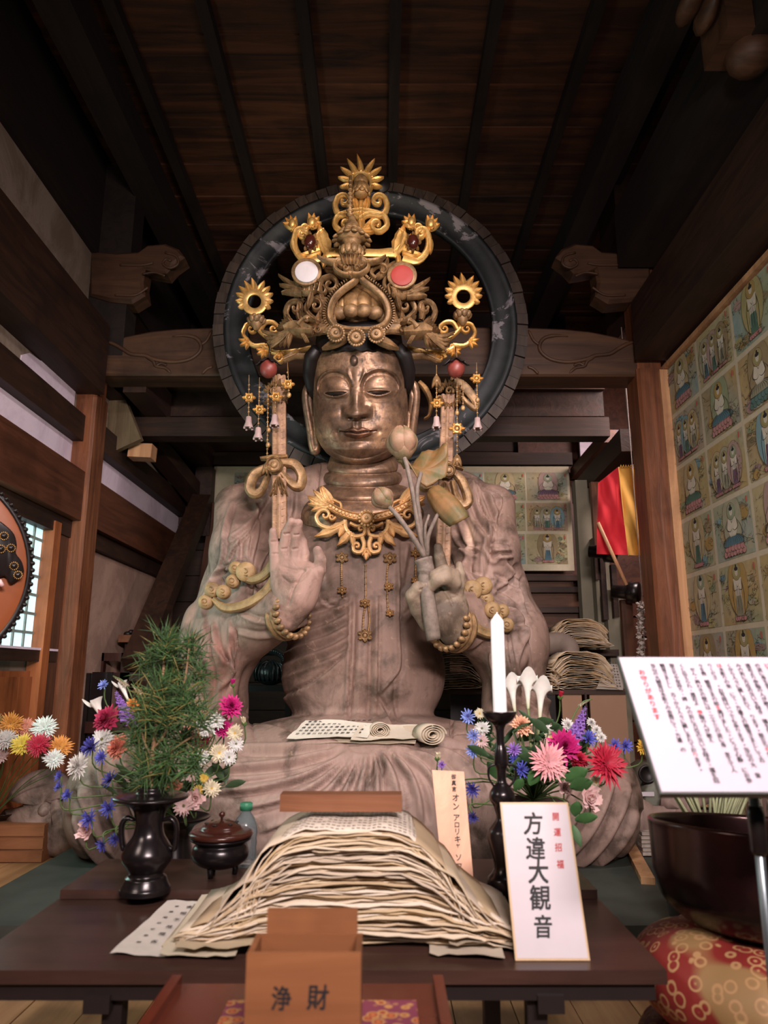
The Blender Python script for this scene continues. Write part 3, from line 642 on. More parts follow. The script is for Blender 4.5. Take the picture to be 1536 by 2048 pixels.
M_face = m_gold('tarnished_face_gold', srgb(80, 62, 48), srgb(132, 102, 80), srgb(182, 142, 108), .36, 6, .50, .55)
M_gold = m_gold('bright_gilding', srgb(186, 142, 80), srgb(214, 170, 102), srgb(236, 196, 132), .38, 12, .64, .7)
M_ogold = m_gold('aged_gilding', srgb(112, 84, 54), srgb(156, 120, 78), srgb(190, 148, 96), .48, 16, .60, .45)
M_dull = m_gold('worn_ornament', srgb(96, 72, 48), srgb(136, 106, 72), srgb(168, 132, 92), .52, 20, .58, .35)
M_hair = m_plain('dark_lacquer_hair', srgb(22, 16, 16), .5, var=.4)
# ------------------------------------------------------------------ the body
statue = thing('statue', (-.12, 3.7, 0), 'huge seated wooden temple statue with gilded face and tall openwork crown on the dais', 'statue')
cx = P(730, 1100, 3.75)[0]
S = SDF((-1.62, 2.85, -.03), (1.4, 4.4, 2.32), .0086)
# lap and knees
S.ell((cx, 3.72, .10), (.99, .60, .42), k=.05, p=2.1)
S.ell((cx, 3.62, .34), (.74, .42, .24), k=.12)
for sd, kx in ((-1, P(262, 1600, 3.45)[0]), (1, P(1155, 1600, 3.45)[0])):
    S.ell((kx, 3.46, .215), (.27, .34, .285), k=.14, p=2.1)
    S.ell((kx * .75 + cx * .25, 3.42, .27), (.34, .33, .25), k=.12)
S.ell((cx, 3.38, .22), (.75, .34, .27), k=.12, p=2.3)
# torso
S.ell(P(727, 1345, 3.78), (.415, .30, .36), k=.04)
S.ell(P(728, 1180, 3.80), (.40, .27, .42), k=.12)
S.ell(P(730, 1110, 3.82), (.50, .25, .30), k=.12)
S.cap(P(550, 1012, 3.90), P(910, 1012, 3.90), .20, k=.10)
S.cap(P(660, 985, 3.92), P(800, 985, 3.92), .16, k=.1)
# shoulders, upper arms, sleeves
for sd in (-1, 1):
    X = lambda px: 730 + sd * (px - 730) if sd < 0 else px
    def A(px, py, Y): return P(730 + sd * px, py, Y)
    S.cap(A(205, 1040, 3.80), A(240, 1180, 3.74), .20, .20, k=.08)
    S.cap(A(240, 1180, 3.74), A(285, 1285, 3.66), .20, .195, k=.08)
    S.cap(A(285, 1290, 3.66), A(160, 1215, 3.30), .17, .115, k=.06)          # forearm
    S.cap(A(292, 1265, 3.70), A(300, 1420, 3.62), .175, .14, k=.05)           # hanging sleeve
    S.cap(A(300, 1420, 3.62), A(330, 1520, 3.60), .14, .14, k=.08)
    S.path([A(262, 1010, 3.72), A(250, 1100, 3.60), A(215, 1190, 3.56)], [.10, .13, .10], k=.08)   # shawl mass over the arm
    S.path([A(270, 1235, 3.52), A(280, 1320, 3.46), A(282, 1400, 3.47)], [.08, .085, .06], k=.04)   # falling cloth
    S.path([A(215, 1120, 3.60), A(225, 1200, 3.50)], [.08, .07], k=.05)
v, f = S.mesh(floor=.002); v = relax(v, f, 4)
nr = vnormals(v, f); items = []
mir = lambda L, c=730: [(2 * c - x, y) for x, y in L]
# robe folds running out from under the scroll papers over the lap
fan = [[(700, 1500), (660, 1530), (600, 1560), (520, 1580), (430, 1590)], [(705, 1505), (672, 1540), (630, 1575), (560, 1605), (470, 1625)], [(712, 1508), (690, 1545), (655, 1590), (600, 1635), (520, 1670)],
       [(722, 1508), (708, 1550), (688, 1600), (655, 1660)], [(738, 1508), (732, 1550), (722, 1600), (705, 1670)], [(752, 1506), (760, 1550), (760, 1600), (750, 1680)], [(768, 1505), (790, 1545), (802, 1600), (800, 1680)],
       [(785, 1502), (822, 1540), (842, 1590), (850, 1650)], [(800, 1500), (850, 1530), (880, 1575), (895, 1640)], [(812, 1495), (872, 1515), (915, 1555), (940, 1610)], [(826, 1490), (890, 1498), (945, 1530), (975, 1580)],
       [(690, 1494), (640, 1512), (570, 1530), (490, 1538), (420, 1540)], [(680, 1488), (620, 1495), (550, 1500), (470, 1500)]]
items += [(q, 'fold', 7.5, .018) for q in fan]
fan2 = [[(745, 1508), (746, 1560), (740, 1620)], [(716, 1508), (697, 1552), (668, 1600), (630, 1650)], [(777, 1504), (806, 1545), (822, 1600)], [(793, 1500), (840, 1540), (868, 1590), (880, 1650)], [(694, 1500), (650, 1525), (580, 1548), (500, 1562), (430, 1570)], [(840, 1486), (910, 1490), (970, 1512), (1010, 1560)], [(480, 1560), (420, 1575), (380, 1600), (360, 1640)], [(900, 1560), (935, 1610), (950, 1680)]]
items += [(q, 'groove', 4, .010) for q in fan2]
# ribs wrapped round the knees
rib = [[(1010, 1745), (1090, 1725), (1150, 1690), (1190, 1640), (1215, 1580), (1222, 1540)], [(1000, 1720), (1070, 1700), (1125, 1660), (1165, 1605), (1185, 1550), (1185, 1520)], [(1010, 1680), (1060, 1660), (1105, 1620), (1135, 1570), (1148, 1520)],
       [(1100, 1745), (1165, 1715), (1210, 1670), (1240, 1610), (1252, 1560)], [(1160, 1745), (1215, 1705), (1250, 1660), (1268, 1610)]]
items += [(q, 'ridge', 12, .030) for q in rib] + [([(x + 16, y + 8) for x, y in q], 'groove', 9, .022) for q in rib]
ribl = [[(500, 1745), (420, 1738), (340, 1700), (290, 1650), (262, 1590), (250, 1530), (255, 1480)], [(400, 1750), (320, 1725), (262, 1680), (225, 1620), (205, 1560), (200, 1500)], [(330, 1752), (262, 1722), (212, 1680), (178, 1620), (162, 1570)], [(470, 1700), (400, 1690), (350, 1650), (322, 1600), (305, 1545), (305, 1490)], [(270, 1750), (210, 1720), (170, 1670), (152, 1620)]]
items += [(q, 'ridge', 11, .026) for q in ribl] + [([(x - 14, y + 8) for x, y in q], 'groove', 8, .020) for q in ribl]
items += [([(560, 1445), (600, 1462), (680, 1472), (760, 1474), (850, 1466), (900, 1446)], 'groove', 7, .02), ([(905, 1395), (903, 1480)], 'groove', 2.5, .03), ([(500, 1440), (515, 1490)], 'groove', 2, .01)]
# diagonal sash folds on the belly, the apron panel and its edges
for i, (y0, y1) in enumerate(((1262, 1196), (1285, 1222), (1308, 1245), (1332, 1268), (1356, 1292))):
    items.append(([(560, y0), (610, y0 - 22), (660, y0 - 40), (703, y1)], 'fold', 6, .011))
items += [([(560, 1395), (600, 1378), (650, 1345), (695, 1304)], 'step', 8, .022), ([(706, 1190), (702, 1300), (694, 1452)], 'fold', 5, .014), ([(742, 1195), (740, 1320), (736, 1450)], 'groove', 4, .013), ([(720, 1200), (718, 1330), (716, 1450)], 'ridge', 6, .006),
          ([(757, 1190), (756, 1300), (754, 1440)], 'fold', 4, .010), ([(800, 1080), (800, 1250), (803, 1320), (795, 1350), (755, 1395)], 'fold', 5, .014), ([(795, 1350), (790, 1400), (800, 1445)], 'groove', 5, .012), ([(755, 1395), (775, 1430), (785, 1450)], 'fold', 5, .012),
          ([(800, 1245), (830, 1215), (870, 1170)], 'fold', 6, .012), ([(822, 1080), (812, 1140), (803, 1185)], 'fold', 8, .012), ([(560, 1160), (610, 1205), (660, 1200), (706, 1190)], 'step', 7, .010), ([(640, 925), (636, 960), (634, 1000)], 'groove', 2, .02)]
# shawl folds, left and right
left = [[(540, 990), (500, 1050), (452, 1085)], [(560, 1010), (545, 1080), (520, 1150), (515, 1200)], [(515, 1000), (520, 1060), (505, 1130), (500, 1200)], [(480, 1070), (478, 1120), (470, 1180)], [(560, 1040), (590, 1090), (560, 1130), (530, 1145)],
        [(455, 1150), (435, 1170), (425, 1200)], [(440, 1155), (415, 1200), (405, 1235)], [(460, 1140), (440, 1145), (420, 1190), (402, 1205)], [(420, 1240), (410, 1290), (425, 1350), (420, 1410)], [(470, 1250), (462, 1300), (468, 1345), (440, 1385)], [(428, 1240), (436, 1290), (455, 1330)], [(395, 1270), (385, 1330), (392, 1400)], [(405, 1300), (402, 1350), (405, 1400)]]
right = [[(935, 955), (970, 985), (1000, 1000)], [(925, 970), (950, 1040), (975, 1080), (978, 1150)], [(950, 960), (975, 1020), (985, 1060), (968, 1110), (970, 1180)], [(980, 985), (996, 1030), (992, 1080)], [(905, 1060), (930, 1100), (960, 1110)], [(900, 1110), (930, 1095), (962, 1092)], [(930, 1120), (945, 1160), (975, 1170)],
         [(970, 1090), (985, 1120), (1000, 1110), (1028, 1112)], [(975, 1098), (1000, 1098), (1025, 1100)], [(978, 1086), (1002, 1088), (1020, 1090)], [(1030, 1125), (1020, 1160), (985, 1190)], [(1042, 1150), (1040, 1180), (1052, 1210)], [(1000, 1255), (1050, 1260), (1040, 1330), (1060, 1390)], [(1020, 1260), (1030, 1320), (1040, 1380)], [(985, 1290), (995, 1340), (1010, 1390)], [(1000, 1210), (1040, 1230), (1060, 1300)]]
items += [(q, 'fold', 5.5, .0125) for q in left + right]
more = [([(470, 1000), (452, 1060), (448, 1120), (432, 1170)], 'fold', 6, .016), ([(590, 975), (585, 1030), (560, 1080), (548, 1120)], 'fold', 8, .014), ([(575, 1060), (560, 1100), (566, 1150)], 'groove', 4, .016), ([(590, 1040), (578, 1075), (556, 1100), (535, 1108), (520, 1140)], 'step', 6, .020),
        ([(505, 1060), (498, 1110), (508, 1160), (520, 1190)], 'step', 6, .018), ([(530, 1010), (500, 1065), (470, 1100), (440, 1160), (420, 1190)], 'step', 7, .022), ([(395, 1190), (375, 1250), (362, 1330), (350, 1400)], 'fold', 8, .015), ([(418, 1275), (436, 1300), (464, 1330), (470, 1345)], 'step', 4, .018), ([(412, 1230), (420, 1300), (400, 1370), (398, 1420)], 'step', 6, .020),
        ([(460, 1235), (474, 1290), (468, 1350), (450, 1390)], 'step', 5, .016), ([(380, 1260), (372, 1320), (368, 1400)], 'fold', 6, .014), ([(480, 1225), (520, 1240), (560, 1235)], 'fold', 7, .012), ([(470, 1260), (520, 1270), (570, 1262)], 'fold', 7, .010),
        ([(940, 950), (972, 975), (1000, 990), (1006, 1010), (992, 1050), (985, 1090)], 'step', 7, .022), ([(948, 962), (962, 1020), (985, 1060), (980, 1100), (974, 1150)], 'step', 6, .024), ([(905, 1010), (930, 1060), (940, 1110), (925, 1160)], 'fold', 8, .016), ([(890, 1060), (905, 1130), (935, 1140), (965, 1150)], 'step', 6, .018), ([(910, 1180), (960, 1185), (990, 1160)], 'fold', 6, .014),
        ([(1010, 1115), (1030, 1150), (1045, 1200), (1058, 1230)], 'fold', 6, .014), ([(985, 1150), (1015, 1165), (1040, 1185)], 'fold', 6, .012), ([(985, 1180), (1010, 1190), (1035, 1210)], 'fold', 6, .012), ([(1000, 1215), (1030, 1222), (1052, 1260), (1062, 1320), (1072, 1380)], 'step', 7, .022), ([(985, 1270), (990, 1330), (1012, 1385), (1030, 1420)], 'step', 6, .018),
        ([(1012, 1262), (1022, 1330), (1048, 1395)], 'fold', 6, .014), ([(970, 1280), (940, 1300), (900, 1300)], 'fold', 7, .010), ([(1035, 1390), (1080, 1420), (1130, 1470), (1190, 1520)], 'fold', 9, .016), ([(1070, 1385), (1120, 1410), (1170, 1460), (1230, 1520)], 'fold', 9, .016),
        ([(560, 1130), (600, 1180), (560, 1220)], 'groove', 8, .01), ([(650, 1060), (640, 1120), (650, 1180)], 'fold', 10, .008), ([(640, 1200), (670, 1215), (706, 1200)], 'fold', 4, .010), ([(565, 1240), (620, 1228), (664, 1214), (704, 1180)], 'fold', 5, .012),
        ([(430, 1440), (500, 1428), (560, 1420)], 'fold', 9, .010), ([(400, 1470), (470, 1452), (540, 1450), (640, 1480)], 'step', 8, .014), ([(905, 1440), (980, 1440), (1040, 1460)], 'fold', 9, .010), ([(870, 1475), (960, 1470), (1030, 1500), (1070, 1560)], 'step', 8, .014)]
items += [(l, k_, w_ * .85, a_ * .85) for l, k_, w_, a_ in more]
items += [([(448, 1128), (490, 1118)], 'ridge', 4, .012), ([(450, 1140), (488, 1130)], 'ridge', 4, .012), ([(982, 1100), (1018, 1096)], 'ridge', 5, .016), ([(982, 1116), (1026, 1112)], 'ridge', 4, .012)]
for q in range(10): items.append(([(983 + 4 * q, 1104 - q), (985 + 4 * q, 1112 - q)], 'ridge', 2.5, .006))
v = carve(v, nr, items); nr = vnormals(v, f); x, y = proj(v)
def band(lo, hi, t): return np.clip((t - lo) / (hi - lo), 0, 1)
base = np.array(srgb(134, 108, 96)[:3]); pale = np.array(srgb(166, 140, 130)[:3]); dark = np.array(srgb(92, 70, 60)[:3]); red = np.array(srgb(134, 90, 78)[:3]); green = np.array(srgb(150, 156, 142)[:3])
C = np.tile(base, (len(v), 1))
def blot(c, cx_, cy_, rx, ry, k=1.0):
    global C
    m = np.clip(1.4 - np.sqrt(((x - cx_) / rx) ** 2 + ((y - cy_) / ry) ** 2), 0, 1)[:, None] * k; C = C * (1 - m) + np.asarray(c) * m
blot(pale, 740, 1650, 700, 180, .9); blot(dark, 640, 1290, 90, 60, .55); blot(dark, 860, 1310, 60, 70, .45); blot(dark, 690, 1090, 90, 90, .35); blot(red, 442, 1320, 34, 80, .8); blot(pale, 1020, 1200, 70, 110, .5); blot(pale, 440, 1150, 60, 120, .5)
blot(dark, 600, 1120, 50, 90, .5); blot(dark, 700, 1150, 60, 50, .4); blot(dark, 520, 1040, 50, 60, .35); blot(dark, 840, 1200, 40, 90, .35); blot(dark, 590, 1390, 40, 60, .35); blot(dark, 900, 1290, 50, 40, .4); blot(srgb(120, 100, 92)[:3], 1020, 1320, 40, 70, .6); blot(pale, 640, 1400, 80, 40, .5); blot(pale, 830, 1400, 50, 50, .5); blot(srgb(206, 172, 148)[:3], 940, 1070, 9, 32, .8)
b = MB(); b.cur = 0; b.add(v, f); b.c[-1] = C
body = b.build('body', M_statue, statue, True, vcol=True)
# carved scroll ends of the robe beside each knee
for k, sc_ in enumerate(([(140, 1640), (110, 1655), (75, 1640), (58, 1610), (72, 1585), (100, 1578), (116, 1592), (112, 1612), (96, 1618)], [(1262, 1650), (1300, 1665), (1345, 1660), (1385, 1640), (1392, 1612), (1370, 1600), (1350, 1612), (1356, 1630)])):
    sp = smooth_path(sc_, 36); w = P(sp[:, 0], sp[:, 1], 3.75); g = MB()
    g.tube(w, np.linspace(.065, .03, 36), 10, flat=2.2, up=(0, 0, 1)); g.col = tuple(pale); g.ball(w[-1], (.04, .07, .04)); 
    for q in range(len(g.c)): g.c[q][:] = pale * .8
    g.build('robe_scroll_end', M_statue, statue, True, vcol=True)
# beaded arm ring and bracelets
# ------------------------------------------------------------------ hands
def hand(lo, hi, spec, name, ccol):
    H = SDF(lo, hi, .0046); spec(H); v, f = H.mesh(); v = relax(v, f, 2); g = MB(); g.add(v, f); g.c[-1] = np.tile(np.array(ccol), (len(v), 1)); return v, f, g
YH = 3.22
def hl(H):
    Q = lambda x, y, d=0: P(x, y, YH + d)
    H.ell(Q(592, 1168), (.105, .055, .115), k=.03); H.ell(Q(572, 1150, .01), (.065, .05, .10), k=.04); H.cap(Q(596, 1200, .01), Q(574, 1236, .03), .075, .065, k=.04)
    H.cap(Q(622, 1150, -.02), Q(600, 1195, -.01), .05, .055, k=.04)                                   # ball of the thumb
    for pts, r in (([(551, 1140, 0), (550, 1108, -.005), (547, 1082, -.01), (546, 1062, -.03)], (.027, .024, .021, .017)),
                   ([(570, 1130, 0), (568, 1098, -.01), (573, 1066, -.03), (583, 1043, -.065)], (.030, .027, .024, .019)),
                   ([(588, 1128, 0), (590, 1098, -.01), (593, 1068, -.03), (597, 1046, -.055)], (.030, .027, .024, .020)),
                   ([(606, 1132, 0), (608, 1108, .0), (604, 1084, -.005), (598, 1066, -.02)], (.028, .025, .022, .018)),
                   ([(628, 1160, -.01), (638, 1140, -.03), (641, 1120, -.04), (635, 1101, -.05)], (.036, .030, .026, .021))):
        H.path([Q(*p) for p in pts], r, k=.007)
v, f, g = hand(P(525, 1270, YH + .16) - .03, P(665, 1025, YH - .12) * (1, 1, 1) + (.03, 0, .03), hl, 'hand', srgb(150, 120, 108)[:3]) if False else (None, None, None)
lo = P(520, 1275, YH); hi = P(670, 1020, YH); lo[1] = YH - .2; hi[1] = YH + .16
v, f, g = hand(lo, hi, hl, 'hand', srgb(152, 122, 110)[:3]); nr = vnormals(v, f)
v2 = carve(v, nr, [([(560, 1150), (580, 1165), (600, 1160), (622, 1140)], 'groove', 3, .006), ([(575, 1215), (585, 1180), (600, 1150), (612, 1138)], 'groove', 3, .006), ([(560, 1132), (590, 1140), (612, 1138)], 'groove', 3, .004)]
           + [([(a, b_), (a + 14, b_ - 1)], 'groove', 1.5, .005) for a, b_ in ((543, 1108), (541, 1084), (561, 1098), (566, 1068), (583, 1098), (586, 1070))])
g.v[0] = v2; HL = g.build('right_hand', M_statue, statue, True, vcol=True); HL['label'] = 'raised open hand, palm forward'
YR = 3.2
def hr(H):
    Q = lambda x, y, d=0: P(x, y, YR + d)
    H.ell(Q(893, 1205, .02), (.085, .05, .12), k=.03); H.cap(Q(900, 1225, .03), Q(908, 1262, .06), .08, .07, k=.04); H.ell(Q(876, 1225, .0), (.07, .05, .08), k=.04)
    for pts, r in (([(884, 1160, 0), (884, 1135, -.01), (879, 1112, -.02), (876, 1094, -.02)], (.030, .027, .024, .019)),
                   ([(908, 1172, .01), (906, 1152, -.05), (888, 1142, -.09), (870, 1152, -.10), (862, 1166, -.08)], (.032, .031, .029, .026, .022)),
                   ([(908, 1186, .01), (908, 1166, -.05), (890, 1156, -.10), (874, 1162, -.11), (862, 1176, -.09)], (.032, .031, .029, .026, .02)),
                   ([(912, 1195, .0), (918, 1170, -.02), (920, 1148, -.03), (918, 1130, -.03)], (.030, .026, .022, .017)),
                   ([(858, 1245, .0), (838, 1218, -.03), (826, 1192, -.06), (836, 1176, -.08), (850, 1170, -.09)], (.045, .038, .033, .028, .022))):
        H.path([Q(*p) for p in pts], r, k=.008)
lo = P(800, 1290, YR); hi = P(950, 1070, YR); lo[1] = YR - .22; hi[1] = YR + .18
v, f, g = hand(lo, hi, hr, 'hand', srgb(140, 122, 104)[:3]); nr = vnormals(v, f)
g.v[0] = carve(v, nr, [([(880, 1172), (896, 1190), (908, 1215)], 'groove', 3, .005), ([(862, 1190), (866, 1215), (872, 1240)], 'groove', 3, .006), ([(838, 1180), (848, 1178)], 'groove', 2, .004)])
HR = g.build('left_hand', M_statue, statue, True, vcol=True); HR['label'] = 'hand closed round the lotus stems'
def bracelet(a, d, r, name='bracelet'):
    R = align(d); g = MB(); g.lathe([(r, -.035), (r + .02, -.03), (r + .024, -.012), (r + .012, -.006), (r + .02, .004), (r + .026, .018), (r + .012, .03), (r, .034)], a, 32, R, caps=False)
    for k in range(20):
        t = k / 20 * 2 * PI; g.ball(a + R @ V3((r + .02) * math.cos(t), (r + .02) * math.sin(t), .045), (.014, .014, .02), 8, 6, R)
    g.build(name, M_dull, statue)
bracelet(P(571, 1236, YH + .06), P(571, 1236, YH + .06) - P(505, 1262, 3.42), .078); bracelet(P(912, 1258, YR + .08), P(912, 1258, YR + .08) - P(985, 1285, 3.45), .082)
# ------------------------------------------------------------------ the head
HC = P(721, 815, 3.62); ray = unit(HC - V3(0, 0, CAM_Z)); zc = (HC[1]) * ct + (HC[2] - CAM_Z) * st; U1 = zc / F_PX * .985
fw = -unit(V3(0, ray[1], ray[2])); yaw = rotz(math.radians(-3.5)); fw = yaw @ fw; rt = yaw @ V3(1, 0, 0); upv = unit(np.cross(rt, -fw)); 
if upv[2] < 0: upv = -upv
def HF(x, y, d):
    """head frame: x right, y down in units of one frame pixel from the centre of the face, d towards the viewer"""
    x, y, d = np.broadcast_arrays(np.asarray(x, float), np.asarray(y, float), np.asarray(d, float)); return HC + (x[..., None] * rt - y[..., None] * upv + d[..., None] * fw) * U1
ys = np.concatenate((np.linspace(-172, -120, 20), np.linspace(-119, 118, 238))); nth = 420
hw = np.interp(ys, [-172, -168, -155, -135, -115, -95, -75, -50, -25, 0, 30, 55, 75, 90, 102, 111, 116, 118], [8, 45, 72, 82, 84, 88, 91, 94, 95.5, 96, 95.5, 92, 83, 72, 57, 38, 18, 3])
dp = np.interp(ys, [-172, -165, -130, -90, -50, 0, 40, 80, 105, 118], [10, 50, 72, 78, 80, 82, 84, 82, 70, 40])
th = np.concatenate((np.linspace(-PI * .62, PI * .62, nth - 40), np.linspace(PI * .62, 2 * PI - PI * .62, 42)[1:-1])); 
TH, YS = np.meshgrid(th, ys, indexing='ij'); HW = np.broadcast_to(hw, TH.shape); DP = np.broadcast_to(dp, TH.shape)
s_, c_ = np.sin(TH), np.cos(TH); e = .86
X = HW * np.sign(s_) * np.abs(s_) ** e; Dd = DP * np.sign(c_) * np.abs(c_) ** .80 * np.where(c_ > 0, 1, 1.15) - 8
G = lambda x, s: np.exp(-(x / s) ** 2); sst = lambda a, b_, t: (lambda q: q * q * (3 - 2 * q))(np.clip((t - a) / (b_ - a), 0, 1))
fr_ = np.clip(c_ * 3, 0, 1); aX = np.abs(X); r_ = np.zeros_like(X)
# eye sockets under long arched brows
ex, ey = (aX - 45) / 36, (YS + 40) / 31; er = np.sqrt(ex ** 2 + ey ** 2); up_m = sst(8, -14, YS + 28)
r_ -= 6.5 * (1 - sst(.86, 1.0, er)) * up_m; r_ += 1.8 * G(er - 1.06, .10) * up_m
r_ += 10 * np.sqrt(np.clip(1 - ((aX - 46) / 33) ** 2 - ((YS + 34) / 27) ** 2, 0, 1)) * (1 - .92 * sst(-30, -16, YS))
lid = -31 + 5 * (1 - ((aX - 42) / 25) ** 2) * 0 - 2.0 * ((aX - 42) / 25) ** 2 * -1; low = -31 + 8.5 * (1 - ((aX - 42) / 25) ** 2)
slit = (YS > lid) & (YS < low) & (np.abs(aX - 42) < 25); r_ -= 4.5 * slit; r_ += 2.2 * G(YS - (lid - 2.5), 2.0) * G(aX - 42, 26); r_ += 1.6 * G(YS - (low + 2.2), 2.2) * G(aX - 42, 24)
r_ -= 1.0 * G(aX - 46, 30) * sst(-24, -10, YS) * (1 - sst(0, 20, YS))
# nose
nb = np.interp(YS, [-78, -58, -40, -10, 8, 14, 19, 21, 26], [0, 5, 9, 19, 29, 30, 24, 8, 0]); nwid = np.interp(YS, [-70, -40, -5, 12, 20], [9, 8, 10, 15, 14])
r_ += nb * np.exp(-np.abs(X / nwid) ** 2.6); r_ += 13 * G(aX - 19, 8.5) * G(YS - 9, 9) ; r_ -= 3 * G(aX - 31, 4) * G(YS - 8, 10); nos = G(aX - 12, 5) * G(YS - 19.5, 2.6); r_ -= 7 * nos
r_ += 3.2 * np.exp(-((aX - np.interp(YS, [-70, -50, -20], [16, 10, 9])) / 3.5) ** 2) * sst(-78, -64, YS) * (1 - sst(-30, -10, YS))
# mouth
Xm = X - 1; r_ += 7 * G(Xm, 38) * G(YS - 46, 20); bow = 41.5 - 3.4 * G(np.abs(Xm) - 9, 8) + 1.2 * G(Xm, 4) + (np.abs(Xm) / 37) ** 2 * 4
lipline = 47.0 + 1.6 * np.cos(Xm / 7.0) * G(Xm, 18) - (np.abs(Xm) / 37) ** 2 * 2.2; inm = np.clip((37 - np.abs(Xm)) / 10, 0, 1)
ul = (YS > bow - 1) & (YS < lipline); ll_b = 59.5 - (np.abs(Xm) / 30) ** 2 * 9; ll = (YS > lipline) & (YS < ll_b)
r_ += 4.2 * inm * ul * np.clip((YS - bow + 1) / 3, 0, 1) + 5.5 * inm * ll * np.sqrt(np.clip((ll_b - YS) / 6, 0, 1)) * np.clip((30 - np.abs(Xm)) / 8, 0, 1); r_ -= 5.5 * inm * G(YS - lipline, 1.5)
r_ -= 2.6 * G(Xm, 4.5) * sst(20, 26, YS) * (1 - sst(38, 42, YS)); r_ += 1.6 * G(np.abs(Xm) - 8, 3.5) * sst(22, 28, YS) * (1 - sst(36, 42, YS)); r_ -= 3 * G(np.abs(Xm) - 40, 6) * G(YS - 46, 7); r_ -= 4 * G(Xm, 22) * G(YS - 65, 5)
r_ += 7 * G(Xm, 24) * G(YS - 80, 15); r_ -= 2.5 * G(YS - (99 - (Xm / 40) ** 2 * 8), 2.0) * G(Xm, 46); r_ += 4 * G(aX - 60, 26) * G(YS - 30, 36)
ur = ((X + 4) / 7.5) ** 2 + ((YS + 89) / 10.5) ** 2; r_ += 3.5 * np.sqrt(np.clip(1 - ur, 0, 1))
Dd = Dd + r_ * fr_; g = MB(); g.cur = 0
vv = HF(X, YS, Dd); g.grid(vv[::-1], close_u=True)
cA = np.ones(X.shape + (3,)) * 1.0; dk = (slit & (fr_ > .5)); cA[dk] = (.10, .08, .07); cA[(ur < 1.0) & (fr_ > .5)] = (.42, .42, .46)
brow = (np.abs(er - 1.05) < .065) & (YS < -38) & (fr_ > .3); cA[brow] = (.50, .50, .46); cA[(nos > .45)] = (.18, .14, .12); cA[(np.abs(YS - lipline) < 1.3) & (np.abs(Xm) < 37) & (fr_ > .5)] = (.2, .14, .12)
lips = (ul | (ll & (np.abs(Xm) < 27))) & (np.abs(Xm) < 36) & (fr_ > .5); cA[lips & ~(np.abs(YS - lipline) < 1.3)] = (.82, .64, .60)
hairm = (YS < -112 + 2.5 * np.abs(np.sin(X / 7.5)) - 0 * X) | ((np.abs(TH) > PI * .40) & (YS < -35)) | (np.abs(TH) > PI * .55); cA[hairm] = (.10, .08, .08)
g.c[-1] = cA[::-1].reshape(-1, 3)
fm = bpy.data.materials['tarnished_face_gold']; nt = fm.node_tree; pb_ = nt.nodes['Principled BSDF']; src = pb_.inputs['Base Color'].links[0].from_socket
at = nt.nodes.new('ShaderNodeAttribute'); at.attribute_name = 'Col'; mx = nt.nodes.new('ShaderNodeMix'); mx.data_type = 'RGBA'; mx.blend_type = 'MULTIPLY'; mx.inputs[0].default_value = 1
nt.links.new(src, mx.inputs[6]); nt.links.new(at.outputs['Color'], mx.inputs[7]); nt.links.new(mx.outputs[2], pb_.inputs['Base Color'])
head = g.build('head', M_face, statue, True, vcol=True)
# hair: dark lacquered cap with scalloped edge, side locks
g = MB(); yy = np.linspace(-176, -108, 16); ww = np.interp(yy, [-176, -168, -150, -108], [20, 62, 84, 90]); dd = np.interp(yy, [-176, -160, -108], [20, 60, 84])
a = np.linspace(0, 2 * PI, 96, endpoint=False); sc_ = 2.0 * np.abs(np.sin(a * 14))
gx = ww[:, None] * np.sign(np.sin(a)) * np.abs(np.sin(a)) ** .86; gd = dd[:, None] * np.sign(np.cos(a)) * np.abs(np.cos(a)) ** .8 - 6
gy = yy[:, None] + np.where(np.arange(16)[:, None] == 15, sc_[None, :] * 2 - 2, 0); g.grid(HF(gx, gy + 0 * gx, gd), close_v=True); g.build('hair', M_hair, head)
for sd in (-1, 1):
    g = MB(); g.tube(HF(np.array([78, 92, 98, 97, 94]) * sd, np.array([-116, -100, -70, -45, -25]), np.array([42, 34, 18, 6, 0])), [.03, .038, .04, .034, .016], 10); g.build('side_lock', M_hair, head)
    # long ear: helix, bowl and stretched lobe with slot
    g = MB(); e_ = smooth_path([(97, -42), (108, -46), (114, -25), (111, 10), (106, 45), (103, 75), (98, 88), (92, 78), (95, 45), (98, 10)], 44)
    g.tube(HF(e_[:, 0] * sd, e_[:, 1], -14 + 6 * np.sin(np.linspace(0, PI, 44))), np.interp(np.linspace(0, 1, 44), (0, .2, .6, .7, 1), (.012, .016, .017, .02, .013)), 8, flat=1.3)
    g.tube(HF(np.array([100, 106, 103, 101]) * sd, np.array([-35, -20, 10, 45]), np.array([-12, -14, -14, -14.])), [.014, .022, .02, .012], 8); g.build('ear', M_face, head).data.color_attributes.new('Col', 'FLOAT_COLOR', 'POINT')
for o in bpy.data.objects:
    if o.name.startswith('ear'): o.data.color_attributes['Col'].data.foreach_set('color', np.ones(len(o.data.vertices) * 4))
